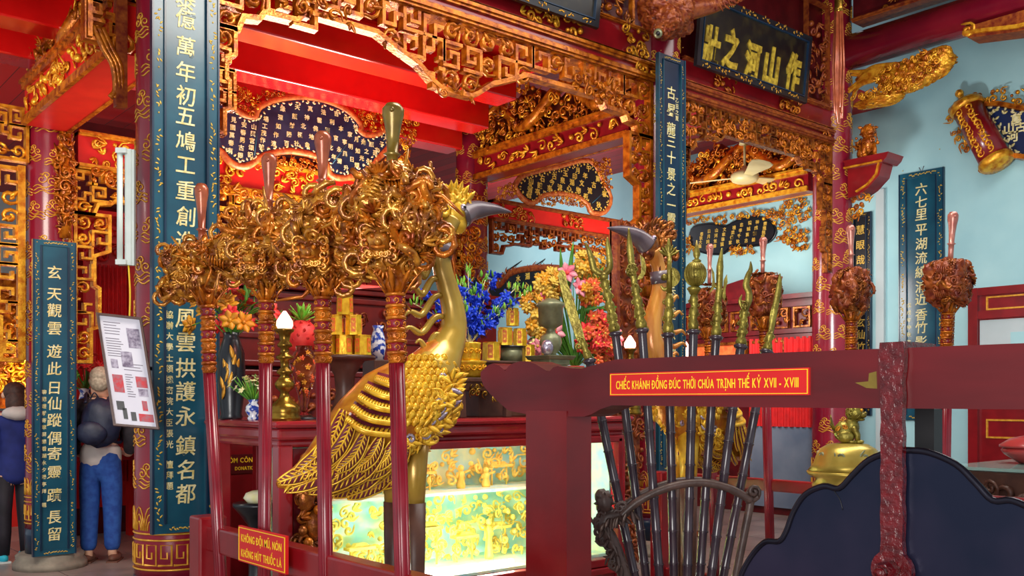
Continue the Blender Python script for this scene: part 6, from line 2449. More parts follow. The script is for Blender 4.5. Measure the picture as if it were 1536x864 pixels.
for i in range(46):
    q = i / 46
    a = i * 2.4
    r = 24 * k * math.sin(0.5 + 2.2 * q)
    b.leaf(z + V((math.cos(a) * r, math.sin(a) * r, (6 + 42 * q) * k)), V((math.cos(a), math.sin(a), 0.9)), UZ, 0.03, 0.02, 0, 0.3)
part(b, 'red_fruit', M['petal_red'], t)
b = MB()
for i in range(16):
    a = i * 2.4
    e = 0.5 + i / 16
    b.leaf(z + UZ * 48 * k, V((math.cos(a) * math.cos(e), math.sin(a) * math.cos(e), math.sin(e))), V((math.cos(a), math.sin(a), 0)), 30 * k, 8 * k, 0, 0.12)
part(b, 'crown', [M['leaf_bright']], t)


# ------------------------------------------------------------------ gold boxes
def goldbox_proto(lab, cat, grp, r, h):
    t = thing('offering_tin', lab, cat, (0, 0, 0), grp)
    b = MB()
    b.lathe([(r, 0), (r * 1.0, h * 0.03), (r * 0.93, h)], (0, 0, 0), 8, 0, smooth=False)
    tb = part(b, 'tin_body', M['box_gold'], t)
    b = MB()
    for i in range(4):
        a = PI / 8 + i * PI / 2
        q = Pl(V((math.cos(a), math.sin(a), 0)) * r * 0.93, V((-math.sin(a), math.cos(a), 0)), UZ)
        b.prism(q, rect(-r * 0.24, r * 0.24, h * 0.15, h * 0.85), -r * 0.05, 0.0018)
        for s, hh in (('禄', 0.66), ('福', 0.36)):
            b.text(s, q, 0, h * hh, r * 0.34, 1, 0.002)
    part(b, 'red_label', [M['box_red'], M['box_gold']], tb)
    b = MB()
    b.lathe([(r * 0.96, h * 0.97), (r * 0.97, h * 1.0), (r * 0.9, h * 1.03)], (0, 0, 0), 8, 0, smooth=False)
    part(b, 'lid', M['box_gold'], t)
    return t


YB = 5.5
c0, _, kb = lp([(1, 1)], 517, YB, AZ)
t = thing('offering_stand', 'dark round footed stand under the left pyramid of gold tins', 'stand', c0)
zst = 1.5 + (600 - 534) / FPX * (FWD.dot(c0))
b = MB()
hh = zst - AZ
b.lathe([(26 * kb, 0), (26 * kb, hh * 0.1), (18 * kb, hh * 0.2), (13 * kb, hh * 0.4), (16 * kb, hh * 0.7), (25 * kb, hh * 0.85), (30 * kb, hh * 0.92), (46 * kb, hh * 0.95), (46 * kb, hh)], c0, 30)
part(b, 'stand_body', M['frame_wood'], t)
b = MB()
b.lathe([(44 * kb, 0), (44 * kb, 0.004)], c0 + UZ * hh, 30)
part(b, 'gilt_rim', M['brass'], t)
tin_r, tin_h = 13.2 * kb, 29 * kb
tin = goldbox_proto('gold tin alone on top of the left pyramid', 'tin', 'gold offering tins', tin_r, tin_h)
lay = [(0, 2, 'gold tin alone on top of the left pyramid'), (-1, 1, 'left gold tin in the middle tier of the left pyramid'), (1, 1, 'right gold tin in the middle tier of the left pyramid'),
       (-2, 0, 'leftmost gold tin in the bottom tier of the left pyramid'), (0, 0, 'middle gold tin in the bottom tier of the left pyramid'), (2, 0, 'rightmost gold tin in the bottom tier of the left pyramid')]
pitch = tin_r * 1.02
for i, (q, lv, lab) in enumerate(lay):
    o = tin if i == 0 else dup(tin, (0, 0, 0), 0, lab)
    p = c0 + RGT * (q * pitch) + UZ * (hh + 0.006 + lv * tin_h * 1.035)
    o.location = p
    o.rotation_euler = (0, 0, 0.3 * i)
for q, lab in ((-1, 'gold tin at the back left of the left pyramid'), (1.2, 'gold tin at the back right of the left pyramid')):
    o = dup(tin, c0 + RGT * (q * pitch) + FWD * tin_r * 1.9 + UZ * (hh + 0.006), 0.2, lab)

# white vase right of it
c, pr, k = lp([(9, 0), (12, 20), (10, 36), (7, 46), (9, 52)], 567, 5.8, AZ)
t = thing('white_vase', 'white and blue porcelain jar on a dark block right of the left gold tins', 'vase', c)
b = MB()
b.box(c + UZ * 0.2, (0.16, 0.16, 0.4))
part(b, 'plinth_block', M['frame_wood'], t, bevel=0.006)
b = MB()
b.lathe(pr, c + UZ * 0.4, 20)
part(b, 'jar_body', M['porcelain'], t)

# right half of the altar: dark pedestal with gold bowl and cup
YP = 5.3
c, pr, k = lp([(1, 1)], 705, YP, AZ)
zp = 1.5 + (600 - 567) / FPX * FWD.dot(c)
t = thing('incense_pedestal', 'low dark carved pedestal table on the altar under the gold bowl', 'stand', c)
b = MB()
hp = zp - AZ
b.box((c.x + 0.05, YP, zp - 0.015), (0.44, 0.3, 0.03))
b.box((c.x + 0.05, YP, zp - 0.06), (0.38, 0.26, 0.06), 0, taper=1.1)
for sx in (-0.15, 0.25):
    for sy in (-0.1, 0.1):
        b.box((c.x + sx, YP + sy, AZ + hp * 0.35), (0.05, 0.05, hp * 0.7), 0, taper=0.8)
part(b, 'pedestal_body', M['frame_wood'], t, bevel=0.005)
b = MB()
carve(b, facade(YP - 0.13), rect(c.x - 0.13, c.x + 0.23, zp - 0.14, zp - 0.04), 0.06, 0.025, 431, 0, 0)
part(b, 'carved_apron', M['brass'], t)
t = thing('gold_bowl', 'wide gold embossed bowl on the carved pedestal right of the crane neck', 'bowl', (c.x, YP, zp))
b = MB()
b.lathe([(14 * k, 0), (20 * k, 4 * k), (24 * k, 14 * k), (24 * k, 22 * k), (26 * k, 25 * k), (20 * k, 26 * k)], (c.x, YP, zp), 26)
part(b, 'bowl_body', M['box_gold'], t)
b = MB()
for i in range(16):
    a = i * PI / 8
    e = V((math.cos(a), math.sin(a), 0))
    b.scroll(V((c.x, YP, zp + 15 * k)) + e * 24 * k, e.cross(UZ), UZ, 4.5 * k, 1.2 * k, 1.2, i, 0, 1, 0.2, n=4)
part(b, 'embossing', M['gold_bright'], t)
z2 = zp + 26 * k
cf = V((c.x - 0.0, YP, z2))
t = thing('flower_vase', 'gold embossed cup holding tall blue delphinium flowers', 'vase', cf)
b = MB()
b.lathe([(15 * k, 0), (16 * k, 3 * k), (16 * k, 24 * k), (17 * k, 27 * k), (13 * k, 27 * k)], cf, 24)
for i in range(12):
    a = i * PI / 6
    e = V((math.cos(a), math.sin(a), 0))
    b.scroll(cf + UZ * 14 * k + e * 16 * k, e.cross(UZ), UZ, 4 * k, 1.2 * k, 1.2, i, 1, 1, 0.2, n=4)
part(b, 'cup', [M['box_gold'], M['gold_bright']], t)
b = MB()
kk = k
tips = [(690, 425), (702, 405), (722, 440), (742, 412), (768, 452), (792, 436), (750, 470), (715, 470), (735, 480), (695, 465), (708, 440), (690, 485), (776, 430), (640, 440), (620, 455), (728, 420)]
rt = cf + UZ * 25 * k
for i, (x, y) in enumerate(tips):
    p = P(x, y, Y=YP + 0.05 * ((i % 3) - 1))
    pts = spline([rt, along(rt, p, 0.5) + UZ * 0.03, p], 6)
    b.tube(pts, 0.004, 4, 0)
    for j in range(4, len(pts)):
        for q in range(2):
            d = V((rnd.uniform(-1, 1), rnd.uniform(-1, 0.3), rnd.uniform(-0.3, 1)))
            pos = pts[j] + V((rnd.uniform(-1, 1), rnd.uniform(-1, 1), rnd.uniform(-1, 1))) * 0.025
            if j < len(pts) - 3 or i % 5 == 3:
                flower(b, pos, d, rnd.uniform(0.032, 0.052), 1, 5)
            else:
                b.leaf(pos, d + UZ, UZ, 0.055, 0.022, 2, 0.2)
        if j % 2:
            b.leaf(pts[j], V((rnd.uniform(-1, 1), -0.3, 0.6)), UZ, 0.06, 0.016, 2, 0.2)
part(b, 'blue_flowers', [M['petal_white'], M['petal_blue'], M['leaf_bright']], t)

# gold tins and jar at the right
YQ = 5.32
c, pr, k = lp([(1, 1)], 758, YQ, AZ)
zt2 = 1.5 + (600 - 541) / FPX * FWD.dot(c)
t = thing('offering_stand', 'dark shelf block on the altar under the right pyramid of gold tins', 'stand', (c.x, YQ + 0.03, AZ))
b = MB()
b.box((c.x + 0.04, YQ + 0.16, (AZ + zt2) / 2), (0.5, 0.24, zt2 - AZ))
b.box((c.x + 0.04, YQ + 0.14, zt2 - 0.01), (0.54, 0.28, 0.02))
part(b, 'block', M['frame_wood'], t, bevel=0.006)
pj = P(767, 540, Y=YQ + 0.1)
t = thing('green_tin', 'squat green tin with dark lid among the right gold tins', 'tin', (pj.x, YQ + 0.1, zt2))
b = MB()
b.lathe([(17 * k, 0), (17 * k, 21 * k)], (pj.x, YQ + 0.1, zt2), 24)
part(b, 'tin_body', M['dark_brass'], t)
b = MB()
b.lathe([(20 * k, 21 * k), (20 * k, 24 * k)], (pj.x, YQ + 0.1, zt2), 24)
part(b, 'lid', M['black_lacquer'], t)
for x, dz, s, lab in ((737, 0, 1.2, 'wide gold tin left of the squat green tin'), (793, 0, 0.9, 'gold tin right of the squat green tin'), (758, 24.5, 1.0, 'left gold tin standing on the green tin'), (780, 24.5, 0.95, 'right gold tin standing on the green tin'), (769, 55, 0.85, 'topmost gold tin of the right pyramid')):
    p = P(x, 540, Y=YQ + 0.1)
    o = dup(tin, (p.x, YQ + 0.1, zt2 + dz * k), 0.4, lab, None, (s, s, 1.0 if s < 1.1 else 1.05))

# bronze incense burner
YI = 5.25
c, pr, k = lp([(1, 1)], 826, YI, AZ)
t = thing('incense_burner', 'old bronze incense burner on a square plinth between flowers and green blade', 'incense burner', c)
zi = 1.5 + (600 - 547) / FPX * FWD.dot(c)
b = MB()
b.box((c.x, YI, (AZ + zi) / 2 + 0.02), (0.18, 0.18, zi - AZ + 0.04))
b.box((c.x, YI, zi + 0.05), (0.24, 0.24, 0.03), 0, taper=1.15)
b.box((c.x, YI, zi + 0.02), (0.2, 0.2, 0.05))
part(b, 'plinth', M['dark_brass'], t, bevel=0.006)
b = MB()
b.lathe([(10 * k, 0), (8 * k, 3 * k), (14 * k, 9 * k), (17 * k, 20 * k), (15 * k, 29 * k), (8 * k, 34 * k), (6 * k, 40 * k), (11 * k, 43 * k), (18 * k, 47 * k), (19 * k, 72 * k), (22 * k, 75 * k), (21 * k, 79 * k), (6 * k, 86 * k)], (c.x, YI, zi + 0.065), 28)
part(b, 'burner_body', M['dark_brass'], t)
b = MB()
b.blob((c.x - 0.09, YI - 0.06, zi + 0.12), (0.05, 0.045, 0.06), 0)
part(b, 'silver_dish', M['silver'], t)

# big mixed bouquet
YF = 5.75
c = P(862, 600, Y=YF)
c.z = AZ
t = thing('flower_vase', 'red vase with a huge bouquet of yellow, pink and orange flowers', 'vase', c)
b = MB()
b.lathe([(0.08, 0), (0.09, 0.02), (0.07, 0.05), (0.11, 0.2), (0.1, 0.3), (0.07, 0.36), (0.08, 0.4)], c, 24)
part(b, 'vase_body', M['petal_red'], t)
b = MB()
rt = c + UZ * 0.38


def cluster(px, py, rpx, n, ms, rr, dy=0.0):
    for i in range(int(n * 1.5)):
        a, q = rnd.uniform(0, 2 * PI), math.sqrt(rnd.random())
        p = P(px + math.cos(a) * q * rpx, py + math.sin(a) * q * rpx, Y=YF + dy + rnd.uniform(-0.2, 0.1))
        d = V((math.cos(a) * 0.5 - 0.3, -1.0, math.sin(-a) * 0.6 + 0.2))
        flower(b, p, d, rnd.uniform(1.2, 1.9) * rr, rnd.choice(ms), 6, 1, 0.6)
        if i % 3 == 0:
            b.tube(spline([rt, along(rt, p, 0.6) + UZ * 0.05, p], 4), 0.005, 4, 0)


cluster(826, 428, 20, 34, (1, 1, 2), 0.035)
cluster(882, 402, 24, 44, (2, 2, 2, 1), 0.032, 0.1)
cluster(815, 485, 22, 30, (1, 2, 1), 0.034)
cluster(800, 455, 16, 16, (2, 1), 0.03)
cluster(890, 440, 18, 20, (2, 3), 0.034)
cluster(900, 492, 22, 30, (3, 4, 3), 0.04)
cluster(882, 505, 18, 18, (4, 4, 3), 0.04)
cluster(905, 530, 16, 16, (3, 4), 0.04)
cluster(808, 520, 14, 12, (5, 6), 0.036)
for x, y in ((850, 410), (848, 445), (815, 448), (832, 500), (868, 432), (925, 505)):
    p = P(x, y, Y=YF - 0.15)
    flower(b, p, V((rnd.uniform(-0.5, 0.5), -1, 0.2)), 0.09, 6, 6, 4, 0.5)
for x0, y0, x1, y1 in ((846, 440, 838, 372), (853, 430, 858, 362), (862, 420, 878, 380), (850, 440, 849, 395), (892, 420, 905, 400), (870, 440, 900, 425), (838, 470, 800, 495), (835, 490, 790, 510), (860, 470, 900, 460)):
    p0, p1 = P(x0, y0, Y=YF), P(x1, y1, Y=YF - 0.05)
    b.leaf(p0, p1 - p0, -UY, (p1 - p0).length, 0.05, 0, 0.05)
for i in range(40):
    a = rnd.uniform(0, 2 * PI)
    p = P(858 + math.cos(a) * 40, 470 + math.sin(a) * 48, Y=YF + 0.08)
    b.leaf(p, V((math.cos(a), -0.4, -math.sin(a))), -UY, 0.16, 0.045, 0, 0.2)
part(b, 'bouquet', [M['leaf'], M['petal_yellow'], M['petal_gold'], M['petal_orange'], M['petal_red'], M['petal_white'], M['petal_pink']], t)

c = P(945, 560, Y=5.55)
candlestick('gilt candlestick with glowing bulb, behind the shaft of the crescent halberd', 945, 5.55, AZ, 0.72, None)
c, pr, k = lp([(12, 0), (12, 6), (6, 12), (5, 60), (9, 64), (5, 70), (5, 96), (9, 98)], 1027, 6.9, 1.25, 0.95)
t = thing('altar_light', 'glowing narrow lamp right of the amber crane neck', 'lamp', (c.x, c.y, 0))
b = MB()
b.lathe([(0.16, 0), (0.16, 0.05), (0.05, 0.12), (0.04, 1.2), (0.06, 1.25)], (c.x, c.y, 0), 16)
b.lathe(pr, c, 18)
part(b, 'stand', M['red_wood'], t)
b = MB()
b.lathe([(6 * k, 0), (8 * k, 6 * k), (8 * k, 22 * k), (3 * k, 30 * k)], c + UZ * 98 * k, 16)
part(b, 'flame_bulb', M['flame'], t)
point('altar_lamp_light', c + UZ * 0.75 + V((0, -0.1, 0)), 4, (1, 0.4, 0.2), 0.05)
p = P(573, 402, Y=4.9)
t = thing('red_lamp', 'small red glowing lamp beside the tallest staff, above the gold tins', 'lamp', p)
b = MB()
b.blob(p, (0.024, 0.024, 0.032))
part(b, 'bulb', M['flame'], t)
b = MB()
b.tube([p + UZ * 0.03, p + UZ * 0.05], 0.022, 10)
b.tube([p + UZ * 0.04, p + UZ * 0.08, P(596, 430, X=2.06)], 0.006, 5)
part(b, 'lamp_cord', M['black'], t)
point('red_lamp_light', p + V((0, -0.08, 0)), 0.5, (1, 0.1, 0.05), 0.02)

# ------------------------------------------------------------------ inner furniture
t = thing('rear_altar', 'tall dark red altar cabinet with horizontal mouldings, behind the offerings', 'cabinet', (4.7, 7.6, 0))
b = MB()
b.box((4.8, 7.7, 0.85), (2.9, 0.9, 1.7))
b.box((4.8, 7.9, 2.05), (2.9, 0.5, 0.8))
for z, o in ((1.72, 0.12), (1.8, 0.06), (2.05, 0.04), (2.4, 0.06), (2.48, 0.12), (2.53, 0.16)):
    b.box((4.8, 7.75 if z < 1.9 else 7.9, z), (2.9 + o, (0.9 if z < 1.9 else 0.5) + o, 0.05))
part(b, 'cabinet_body', M['cabinet_red'], t, bevel=0.01)
for i in range(6):
    b = MB()
    carve(b, facade(7.64), rect(3.45 + i * 0.46, 3.8 + i * 0.46, 2.12, 2.34), 0.1, 0.03, 440 + i, 0)
    part(b, 'carved_panel', M['red_wood'], t)
for i in range(5):
    b = MB()
    carve(b, facade(7.24), rect(3.5 + i * 0.55, 3.95 + i * 0.55, 0.9, 1.6), 0.12, 0.03, 450 + i, 0)
    part(b, 'carved_panel', M['red_wood'], t)
# donation box
xd, yd = 3.08, 6.72
t = thing('donation_box', 'dark red donation box with yellow lettering left of the altar', 'box', (xd, yd, 0))
b = MB()
b.box((xd, yd, 0.72), (0.62, 0.4, 1.2))
b.box((xd, yd, 1.34), (0.68, 0.46, 0.06))
b.box((xd, yd, 0.06), (0.66, 0.44, 0.12))
part(b, 'box_body', M['lacquer'], t, bevel=0.01)
b = MB()
q = facade(yd - 0.2)
z0, z1 = P(345, 711, Y=yd - 0.2).z, P(345, 682, Y=yd - 0.2).z
xl, xr_ = P(333, 700, Y=yd - 0.2).x, P(410, 700, Y=yd - 0.2).x
b.prism(q, rect(xl, xr_, z0, z1), 0, 0.006, 0)
lpn = part(b, 'label_plate', M['lacquer_dark'], t)
b = MB()
zc = P(345, 690, Y=yd - 0.2).z
b.line('HÒM CÔNG ĐỨC', q, (xl + xr_) / 2, zc - 0.003, 0.036, (xr_ - xl) * 0.9, 0, 0.007)
b.line('DONATION BOX', q, (xl + xr_) / 2 + 0.02, P(345, 703, Y=yd - 0.2).z, 0.026, (xr_ - xl) * 0.62, 0, 0.007)
part(b, 'lettering', M['sign_yellow'], lpn)
# small black stool
xs, ys_ = 2.66, 5.62
t = thing('pedestal_stool', 'small black pedestal stool with a cream bowl on it under the altar end', 'stool', (xs, ys_, 0))
zz_ = 0.86
b = MB()
b.lathe([(0.18, 0), (0.18, 0.03), (0.06, 0.06), (0.05, zz_ - 0.15), (0.1, zz_ - 0.08), (0.15, zz_ - 0.02), (0.15, zz_)], (xs, ys_, 0), 20)
part(b, 'pedestal', M['black_lacquer'], t)
b = MB()
b.lathe([(0.06, zz_), (0.085, zz_ + 0.03), (0.07, zz_ + 0.06), (0.03, zz_ + 0.075)], (xs, ys_, 0), 18)
single(b, 'cream_bowl', [M['petal_white']], 'cream bowl standing on the small black stool', 'bowl')

# carved red shrine on the right wall with a curtain
xs0 = 10.75
yA_, yB_ = P(1222, 480, X=xs0).y, P(1012, 480, X=xs0).y
pl = sidepl(xs0)
z_top = P(1180, 446, X=xs0).z
z_mid = P(1180, 497, X=xs0).z
z_low = P(1180, 640, X=xs0).z
t = thing('carved_shrine', 'dark red carved shrine cabinet against the pale wall, behind the spears', 'shrine', (xs0 + 0.3, (yA_ + yB_) / 2, 0))
b = MB()
b.box((xs0 + 0.42, (yA_ + yB_) / 2, z_top / 2), (0.8, yB_ - yA_, z_top))
for z, o in ((z_mid, 0.05), (z_top, 0.1), (z_top - 0.1, 0.05), (z_mid - 0.07, 0.03)):
    b.prism(pl, rect(-yB_ - o, -yA_ + o, z - 0.03, z + 0.03), -0.3, o)
b.prism(pl, [(-yB_, z_top), (-yA_, z_top), (-yA_ - 0.5, z_top + 0.04), (-yA_ - 0.8, z_top + 0.2), (-yA_ - 1.1, z_top + 0.3), (-yB_ + 0.9, z_top + 0.25), (-yB_ + 0.4, z_top + 0.08)], -0.1, 0.0)
part(b, 'shrine_body', M['lacquer_dark'], t, bevel=0.008)
n = 7
for i in range(n):
    b = MB()
    y0, y1 = yA_ + (yB_ - yA_) * i / n + 0.05, yA_ + (yB_ - yA_) * (i + 1) / n - 0.05
    carve(b, Pl(pl(0, 0, 0), pl.u, pl.v, pl.n), rect(-y1, -y0, z_mid + 0.06, z_top - 0.16), 0.12, 0.04, 460 + i, 0, 0)
    b.bar([pl(q, z, 0.02) for q, z in rect(-y1, -y0, z_mid + 0.05, z_top - 0.15)], 0.03, 0.05, pl.n, 0, closed=True)
    part(b, 'carved_panel', M['brown_gilt'], t)
for i in range(3):
    b = MB()
    y0, y1 = yB_ - 0.1 - i * 0.62, yB_ - 0.62 - i * 0.62
    b.bar([pl(q, z, 0.02) for q, z in rect(-y0, -y1, z_mid - 0.75, z_mid - 0.12)], 0.05, 0.05, pl.n, 0, closed=True)
    b.prism(pl, rect(-y0, -y1, z_mid - 0.75, z_mid - 0.12), 0, 0.01, 1)  # orange field paints warm lamplight onto the panel
    part(b, 'lamplit_panel', [M['brown_gilt'], M['petal_orange']], t)
b = MB()
pts = []
n = 60
y0, y1 = yA_ + 0.02, yA_ + (yB_ - yA_) * 0.42
for i in range(n + 1):
    pts.append((-(y0 + (y1 - y0) * i / n), 0.04 + 0.025 * math.sin(i * 1.1)))
vs = [pl(a, z_mid - 0.08, c) for a, c in pts] + [pl(a, z_low, c + 0.01) for a, c in pts]
vs += [pl(a, z_mid - 0.08, c - 0.012) for a, c in pts] + [pl(a, z_low, c - 0.002) for a, c in pts]
m = n + 1
b.add(vs, [(i, m + i, m + i + 1, i + 1) for i in range(n)] + [(2 * m + i, 2 * m + i + 1, 3 * m + i + 1, 3 * m + i) for i in range(n)], 0, True)
part(b, 'curtain', M['red_bright'], t)
b = MB()
b.prism(pl, rect(-(yA_ + (yB_ - yA_) * 0.42), -yA_, 0.1, z_low), 0, 0.03, 0)
part(b, 'lower_panel', M['grey_blue'], t)  # grey-blue colour paints a glass reflection on the lower front
# ================================================================== WEAPON RACK
DW = 4.35
t = thing('weapon_rack', 'dark carved wooden rack with an arched bar and dragon end, holding the brass weapons', 'rack', P(1016, 864, d=DW) * 1.0)
pl, tr = SP(DW)
arch = spline([pl(*tr(x, y), 0.05) for x, y in ((930, 772), (945, 758), (961, 747), (988, 734), (1019, 725), (1055, 723), (1092, 732), (1123, 749))], 5)
b = MB()
b.tube(arch, 0.018, 8)
b.tube([q + FWD * 0.15 for q in arch], 0.016, 8)
part(b, 'arched_bar', M['bracket_wood'], t)
b = MB()
neck = spline([pl(*tr(x, y), 0.03) for x, y in ((945, 762), (925, 772), (910, 775), (905, 790), (918, 815), (930, 845), (938, 875), (948, 930), (965, 1040))], 5)
b.tube(neck, lerp([0.02, 0.034, 0.04, 0.035, 0.03, 0.03, 0.03], len(neck)), 9)
hd = pl(*tr(905, 752), 0.04)
b.blob(hd, (0.04, 0.04, 0.05), 0, lump=0.4)
b.blob(hd + RGT * -0.015 + UZ * 0.03, (0.03, 0.03, 0.03), 0, lump=0.4)
for i in range(26):
    f = i / 25
    q = neck[int(f * (len(neck) - 16))]
    b.scroll(q - RGT * 0.03 - FWD * 0.02 + UZ * 0.02 * math.sin(i), RGT, UZ, 0.024, 0.008, 1.3, i * 1.7, 0, 1 if i % 2 else -1, 0.7)
    b.leaf(q - FWD * 0.03, V((math.sin(i * 2.0), -0.2, -0.8)), -FWD, 0.07, 0.022, 0, 0.2)
for i in range(8):
    b.leaf(hd, RGT * math.cos(i * 0.8) + UZ * math.sin(i * 0.8) - FWD * 0.4, -FWD, 0.06, 0.022, 0, 0.2)
part(b, 'dragon_end', M['bracket_wood'], t)
b = MB()
q = pl(*tr(1126, 742), 0.04)
b.scroll(q, RGT, UZ, 0.035, 0.012, 1.6, 0, 0, 1, 0.5)
b.scroll(q + UZ * 0.02 - FWD * 0.02, RGT, UZ, 0.028, 0.01, 1.4, 2, 0, -1, 0.5)
leg = spline([pl(*tr(x, y), 0.03) for x, y in ((1124, 748), (1120, 770), (1108, 830), (1095, 900), (1078, 1040))], 5)
b.tube(leg, 0.018, 8)
part(b, 'curled_end', M['bracket_wood'], t)
b = MB()
c = pl(*tr(1020, 1060), -0.02)
b.box((c.x, c.y, 0.25), (0.5, 0.34, 0.4), 0, rz=math.atan2(RGT.y, RGT.x))
b.box((c.x, c.y, 0.03), (0.6, 0.42, 0.06), 0, rz=math.atan2(RGT.y, RGT.x))
part(b, 'base', M['bracket_wood'], t, bevel=0.01)

KW = DW / FPX


def weapon(name, label, sock, s864, fn, i, blade=True, sr=6.9, stem_top=None):
    """long-handled brass weapon standing in the rack"""
    d = DW + 0.02 + 0.05 * (i % 2)
    pl, tr = SP(d)
    s = pl(*tr(*sock))
    b864 = pl(*tr(*s864))
    ax = (s - b864).normalized()
    base = s - ax * ((s.z - 0.45) / ax.z)
    t = thing(name, label, 'weapon', base, 'brass ceremonial weapons in the rack')
    b = MB()
    n = 9
    L = (s - base).length
    for j in range(n):
        q0, q1 = along(base, s, j / n), along(base, s, (j + 1) / n)
        b.tube([q0, along(q0, q1, 0.04), along(q0, q1, 0.5), along(q0, q1, 0.96), q1], [sr * KW * 1.08, sr * KW, sr * KW * 0.97, sr * KW, sr * KW * 1.08], 12, 0)
        b.tube([q1 - ax * 0.003, q1 + ax * 0.003], sr * KW * 1.16, 12, 0)
    b.tube([s - ax * 0.015, s, s + ax * 0.012], [sr * KW * 1.2, sr * KW * 1.6, sr * KW * 0.9], 14, 0)
    part(b, 'shaft', M['shaft'], t)
    b = MB()
    fn(b, pl, tr, s, ax, KW)
    part(b, 'brass_head', M['weapon_brass'], t)
    return t


def stem(b, s, e, r, seed, n=4):
    """ornate cast stem with rings and scrolls"""
    ax = (e - s)
    L = ax.length
    prof = []
    for i in range(n * 4 + 1):
        f = i / (n * 4)
        prof.append((r * (0.75 + 0.45 * abs(math.sin(f * n * PI))) * (1.1 - 0.3 * f), f * L))
    b.lathe(prof, s, 12, 0, ax=ax)
    rnd = random.Random(seed)
    u = -FWD
    for i in range(n * 4):
        f = (i + 0.5) / (n * 4)
        a = i * 2.4
        e_ = (RGT * math.cos(a) + FWD * math.sin(a))
        q = along(s, e, f) + e_ * r * 0.9
        b.scroll(q, e_, ax.normalized(), r * 0.6, r * 0.2, 1.1, rnd.uniform(0, 6), 0, 1, 0.3, n=4, seg=8)


def flatpoly(b, pl, tr, pts, th=2.4):
    b.prism(pl, [tr(*p) for p in pts], -th * KW, th * KW)


def curve_blade(b, pl, tr, pts, radii, th=0.45):
    q = spline([pl(*tr(*p)) for p in pts], 5)
    b.tube(q, lerp([r * KW for r in radii], len(q)), 8, 0, flat=(pl.n, th))


def w_glaive(b, pl, tr, s, ax, k):
    stem(b, s, pl(*tr(872, 508)), 5.5 * k, 1, 2)
    flatpoly(b, pl, tr, [(866, 512), (857, 488), (848, 460), (841, 432), (837, 414), (839, 406), (844, 405), (848, 409), (851, 425), (860, 448), (866, 470), (872, 488), (877, 508)])
    b.scroll(pl(*tr(872, 512), 0.01), RGT, UZ, 6 * k, 2 * k, 1.3, 0)
    b.scroll(pl(*tr(868, 520), 0.01), RGT, UZ, 5 * k, 2 * k, 1.3, 2)


def w_fork(b, pl, tr, s, ax, k):
    stem(b, s, pl(*tr(906, 418)), 7 * k, 2, 5)
    b.blob(pl(*tr(906, 415)), 7 * k)
    curve_blade(b, pl, tr, [(905, 412), (892, 405), (888, 392), (884, 378), (878, 364)], [5, 5.5, 5, 4, 1], 0.7)
    curve_blade(b, pl, tr, [(906, 412), (914, 402), (914, 386), (912, 370), (911, 356)], [5, 5.5, 5, 4, 1], 0.7)


def w_crescent(b, pl, tr, s, ax, k):
    stem(b, s, pl(*tr(952, 425)), 7 * k, 3, 4)
    curve_blade(b, pl, tr, [(952, 428), (948, 400), (945, 375), (943, 342)], [5, 5, 5.5, 0.8], 0.6)
    b.blob(pl(*tr(947, 405)), (9 * k, 9 * k, 9 * k), lump=0.5)
    for i in range(6):
        b.scroll(pl(*tr(947 + 5 * math.cos(i), 405 + 6 * math.sin(i)), 0.02), RGT, UZ, 4 * k, 1.4 * k, 1.2, i)
    outer = [(960, 382), (966, 388), (969, 400), (968, 410), (963, 418), (955, 420)]
    inner = [(957, 415), (961, 410), (962, 400), (961, 391)]
    flatpoly(b, pl, tr, outer + inner)


def w_axe(b, pl, tr, s, ax, k):
    stem(b, s, pl(*tr(1004, 440)), 7 * k, 4, 3)
    b.tube([pl(*tr(1004, 442)), pl(*tr(1004, 380))], [4.5 * k, 3.5 * k], 10)
    pts = [(1008, 402)] + [(1006 + 14 * math.sin(a), 416 - 15 * math.cos(a)) for a in [i * PI / 10 for i in range(1, 10)]] + [(1008, 430)]
    flatpoly(b, pl, tr, pts)
    b.blob(pl(*tr(997, 416)), (7 * k, 6 * k, 5 * k), lump=0.3)
    curve_blade(b, pl, tr, [(1003, 432), (996, 434), (991, 428)], [3, 3, 1])
    for i in range(7):
        b.leaf(pl(*tr(1003, 384)), RGT * math.cos(i * 0.52) + UZ * (0.5 + math.sin(i * 0.52)), -FWD, 18 * k, 6 * k, 0, 0.2)
    curve_blade(b, pl, tr, [(1003, 385), (1003, 370), (1003, 358)], [4, 4, 1], 0.8)


def w_mace(b, pl, tr, s, ax, k):
    stem(b, s, pl(*tr(1041, 440)), 6.5 * k, 5, 3)
    b.lathe([(6 * k, 0), (9 * k, 6 * k), (11 * k, 9 * k), (8 * k, 12 * k)], pl(*tr(1041, 442)), 16, ax=UZ)
    c = pl(*tr(1043, 411))
    b.blob(c, (16 * k, 16 * k, 18.5 * k), n=22, k=14)
    for i in range(10):
        a = i * PI / 10
        e = RGT * math.cos(a) + FWD * math.sin(a)
        b.tube([c + e * 16.3 * k * math.sin(q) + UZ * 18.8 * k * math.cos(q) for q in [j * 2 * PI / 24 for j in range(24)]], 0.8 * k, 4, closed=True)
    for sg in (-1, 1):
        qq = Pl(c - FWD * 15.6 * k + RGT * 0, RGT, UZ)
        b.bar([qq(x * k, y * k, 0.5 * k) for x, y in rect(-5, 5, -6, 6)], 1.4 * k, 1.5 * k, qq.n, closed=True)
        b.bar([qq(x * k, y * k, 0.5 * k) for x, y in ((-5, 0), (5, 0))], 1.4 * k, 1.5 * k, qq.n)
    b.lathe([(6 * k, 0), (7 * k, 3 * k), (3 * k, 6 * k), (5 * k, 10 * k), (5.5 * k, 14 * k), (0.6 * k, 34 * k)], pl(*tr(1045, 394)), 14, ax=UZ)


